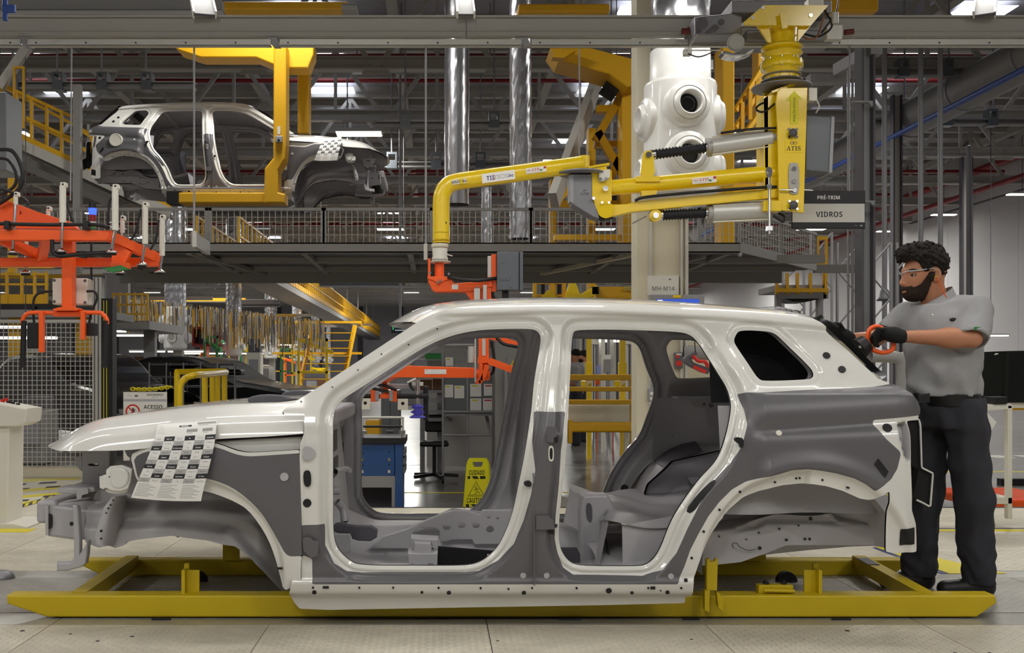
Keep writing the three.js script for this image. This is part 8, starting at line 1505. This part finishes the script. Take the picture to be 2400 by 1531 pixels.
  const fF = [[N(1980, 772, -0.07), N(1960, 766, -0.06), N(1945, 770, -0.06), N(1938, 778, -0.06)], [N(1978, 780, -0.085), N(1958, 776, -0.08), N(1944, 782, -0.08)], [N(1980, 788, -0.1), N(1962, 786, -0.1), N(1950, 792, -0.1)], [N(1984, 794, -0.12), N(1970, 795, -0.12), N(1960, 800, -0.12)], [N(1990, 770, -0.08), N(1978, 760, -0.05), N(1962, 758, -0.04)]];
  part('glove', blob(glove(fF, [N(1984, 782, -0.1), N(1996, 786, -0.11)], N(2010, 791, -0.12)), [P(1920, 0).x, P(0, 825).y, Z - 0.2], [P(2030, 0).x, P(0, 740).y, Z + 0.02], 0.0045), M.blackMatte, t, { label: 'black work glove on the rear screen' });
  // safety glasses and ear plug cord
  const gl = part('safety_glasses', [tube([c(2113, 640, 0.03), c(2118, 638, 0.052), c(2136, 637, 0.078), c(2160, 634, 0.088), c(2178, 634, 0.086)], 0.003, 8), tube([c(2113, 640, 0.03), c(2111, 641, 0), c(2113, 640, -0.03)], 0.003, 6)], phys(0xdfe6ea, 0.1, { transmission: 0.5, thickness: 0 }), t);
  part('lens', grid((u, v) => { const a = lerp(-0.1, 1.25, u); return V(P(2112, 0).x + 0.055 * (1 - Math.cos(a)), lerp(P(0, 639).y, P(0, 661).y, v), Z + 0.012 + 0.068 * Math.sin(a)); }, 14, 6), M.glass, gl);
  part('ear_plug', ball(c(2173, 652, 0.088), 0.006, 1, 1, 1, 10), M.yellow, t);
  part('ear_plug_cord', tube([c(2174, 652, 0.09), c(2184, 668, 0.085), c(2194, 690, 0.085), c(2200, 700, 0.09)], 0.0022, 6), M.orange, t);
  // suction lifter in his hand
  const L = thing('suction_lifter', 'orange ring-handled glass suction lifter held in the black glove', 'suction lifter', P(2030, 828, 0.17));
  part('handle', tube([[2002, 790], [2006, 776], [2018, 769], [2032, 772], [2052, 790], [2060, 806], [2056, 822], [2036, 828], [2014, 822], [2004, 808]].map(([a, b]) => P(a, b, 0.175)), 0.0115, 12, 90, true), M.orange, L);
  part('lever', pbox(2016, 808, 2025, 816, D - 0.2, 0.02, 0.003), M.creamWhite, L);
  part('suction_pad', cyl(P(2000, 806, 0.17), P(1984, 818, 0.17), 0.045, 20, 0.055), M.black, L);
  const hz = thing('suction_hose', 'black ribbed hose running to the glass at the car tail', 'hose', P(1950, 760, -0.05)); part('hose', (() => { const a = P(1930, 758, 0), b = P(1965, 770, -0.04), n = 10, len = a.distanceTo(b), pr = [[0, 0]]; for (let i = 0; i < n; i++) pr.push([0.018, i / n * len], [0.024, (i + 0.5) / n * len]); pr.push([0, len]); return lathe(pr, a, 14, b.clone().sub(a)); })(), M.rubber, hz);
}
// ---------------------------------------------------------------- two workers far behind the guard rails
function farPerson(a, d, label, turn, cap) {
  const x = W(a, 0, d).x, h = 1.72, t = thing('person', label, 'person', V(x, FL, -d)); const q = (u, v, w) => V(x + u * turn, FL + v, -d + w);
  const core = (px, py, pz) => { let e = capsule(px, py, pz, q(0, 1.0, 0), q(0, 1.36, 0), 0.13, 0.14); e = smin(e, capsule(px, py, pz, q(0, 1.44, 0), q(0.01, 1.55, 0), 0.05, 0.05), 0.05); e = smin(e, ellip(px, py, pz, q(0.02, 1.62, 0), 0.085, 0.115, 0.075), 0.03); for (const s of [-1, 1]) { e = smin(e, capsule(px, py, pz, q(0, 1.38, s * 0.17), q(0.04, 1.12, s * 0.2), 0.05, 0.04), 0.03); e = smin(e, capsule(px, py, pz, q(0.04, 1.12, s * 0.2), q(0.24, 1.16, s * 0.08), 0.04, 0.03), 0.02); e = smin(e, capsule(px, py, pz, q(0, 0.95, s * 0.09), q(0, 0.08, s * 0.1), 0.09, 0.05), 0.04); } return Math.min(e, capsule(px, py, pz, q(0.08, 1.6, 0), q(0.115, 1.59, 0), 0.02, 0.012)); };
  part('body', blob(core, [x - 0.36, FL - 0.02, -d - 0.32], [x + 0.36, FL + h + 0.08, -d + 0.32], 0.02), M.skin, t);
  part('shirt', blob((px, py, pz) => { let e = capsule(px, py, pz, q(0, 1.0, 0), q(0, 1.36, 0), 0.15, 0.165); for (const s of [-1, 1]) e = smin(e, capsule(px, py, pz, q(0, 1.38, s * 0.17), q(0.03, 1.18, s * 0.2), 0.07, 0.06), 0.04); return Math.max(e, 0.92 + FL - py); }, [x - 0.36, FL + 0.85, -d - 0.32], [x + 0.36, FL + 1.56, -d + 0.32], 0.02), M.shirt, t);
  part('trousers', blob((px, py, pz) => { let e = 9; for (const s of [-1, 1]) e = smin(e, capsule(px, py, pz, q(0, 0.95, s * 0.09), q(0, 0.06, s * 0.1), 0.115, 0.08), 0.04); return e; }, [x - 0.3, FL - 0.02, -d - 0.3], [x + 0.3, FL + 1.1, -d + 0.3], 0.025), M.trousers, t);
  part(cap ? 'cap' : 'hair', blob((px, py, pz) => { let e = ellip(px, py, pz, q(-0.005, 1.66, 0), 0.1, 0.1, 0.09); e = Math.max(e, FL + 1.63 - py - (cap ? 0 : (px - x) * turn * -0.4)); return cap ? smin(e, capsule(px, py, pz, q(0.08, 1.66, 0), q(0.15, 1.645, 0), 0.03, 0.02), 0.02) : e; }, [x - 0.2, FL + 1.5, -d - 0.14], [x + 0.2, FL + 1.8, -d + 0.14], 0.012), M.hair, t);
  if (!cap) part('beard', blob((px, py, pz) => Math.max(ellip(px, py, pz, q(0.04, 1.56, 0), 0.07, 0.06, 0.07), py - FL - 1.59), [x - 0.15, FL + 1.46, -d - 0.12], [x + 0.15, FL + 1.63, -d + 0.12], 0.012), M.beard, t);
}
farPerson(1349, 19, 'worker in a dark cap and grey shirt behind the guard rails', -1, true);
farPerson(1368, 20, 'bearded worker in a grey shirt behind the guard rails', -1, false);
renderer.render(scene, camera);
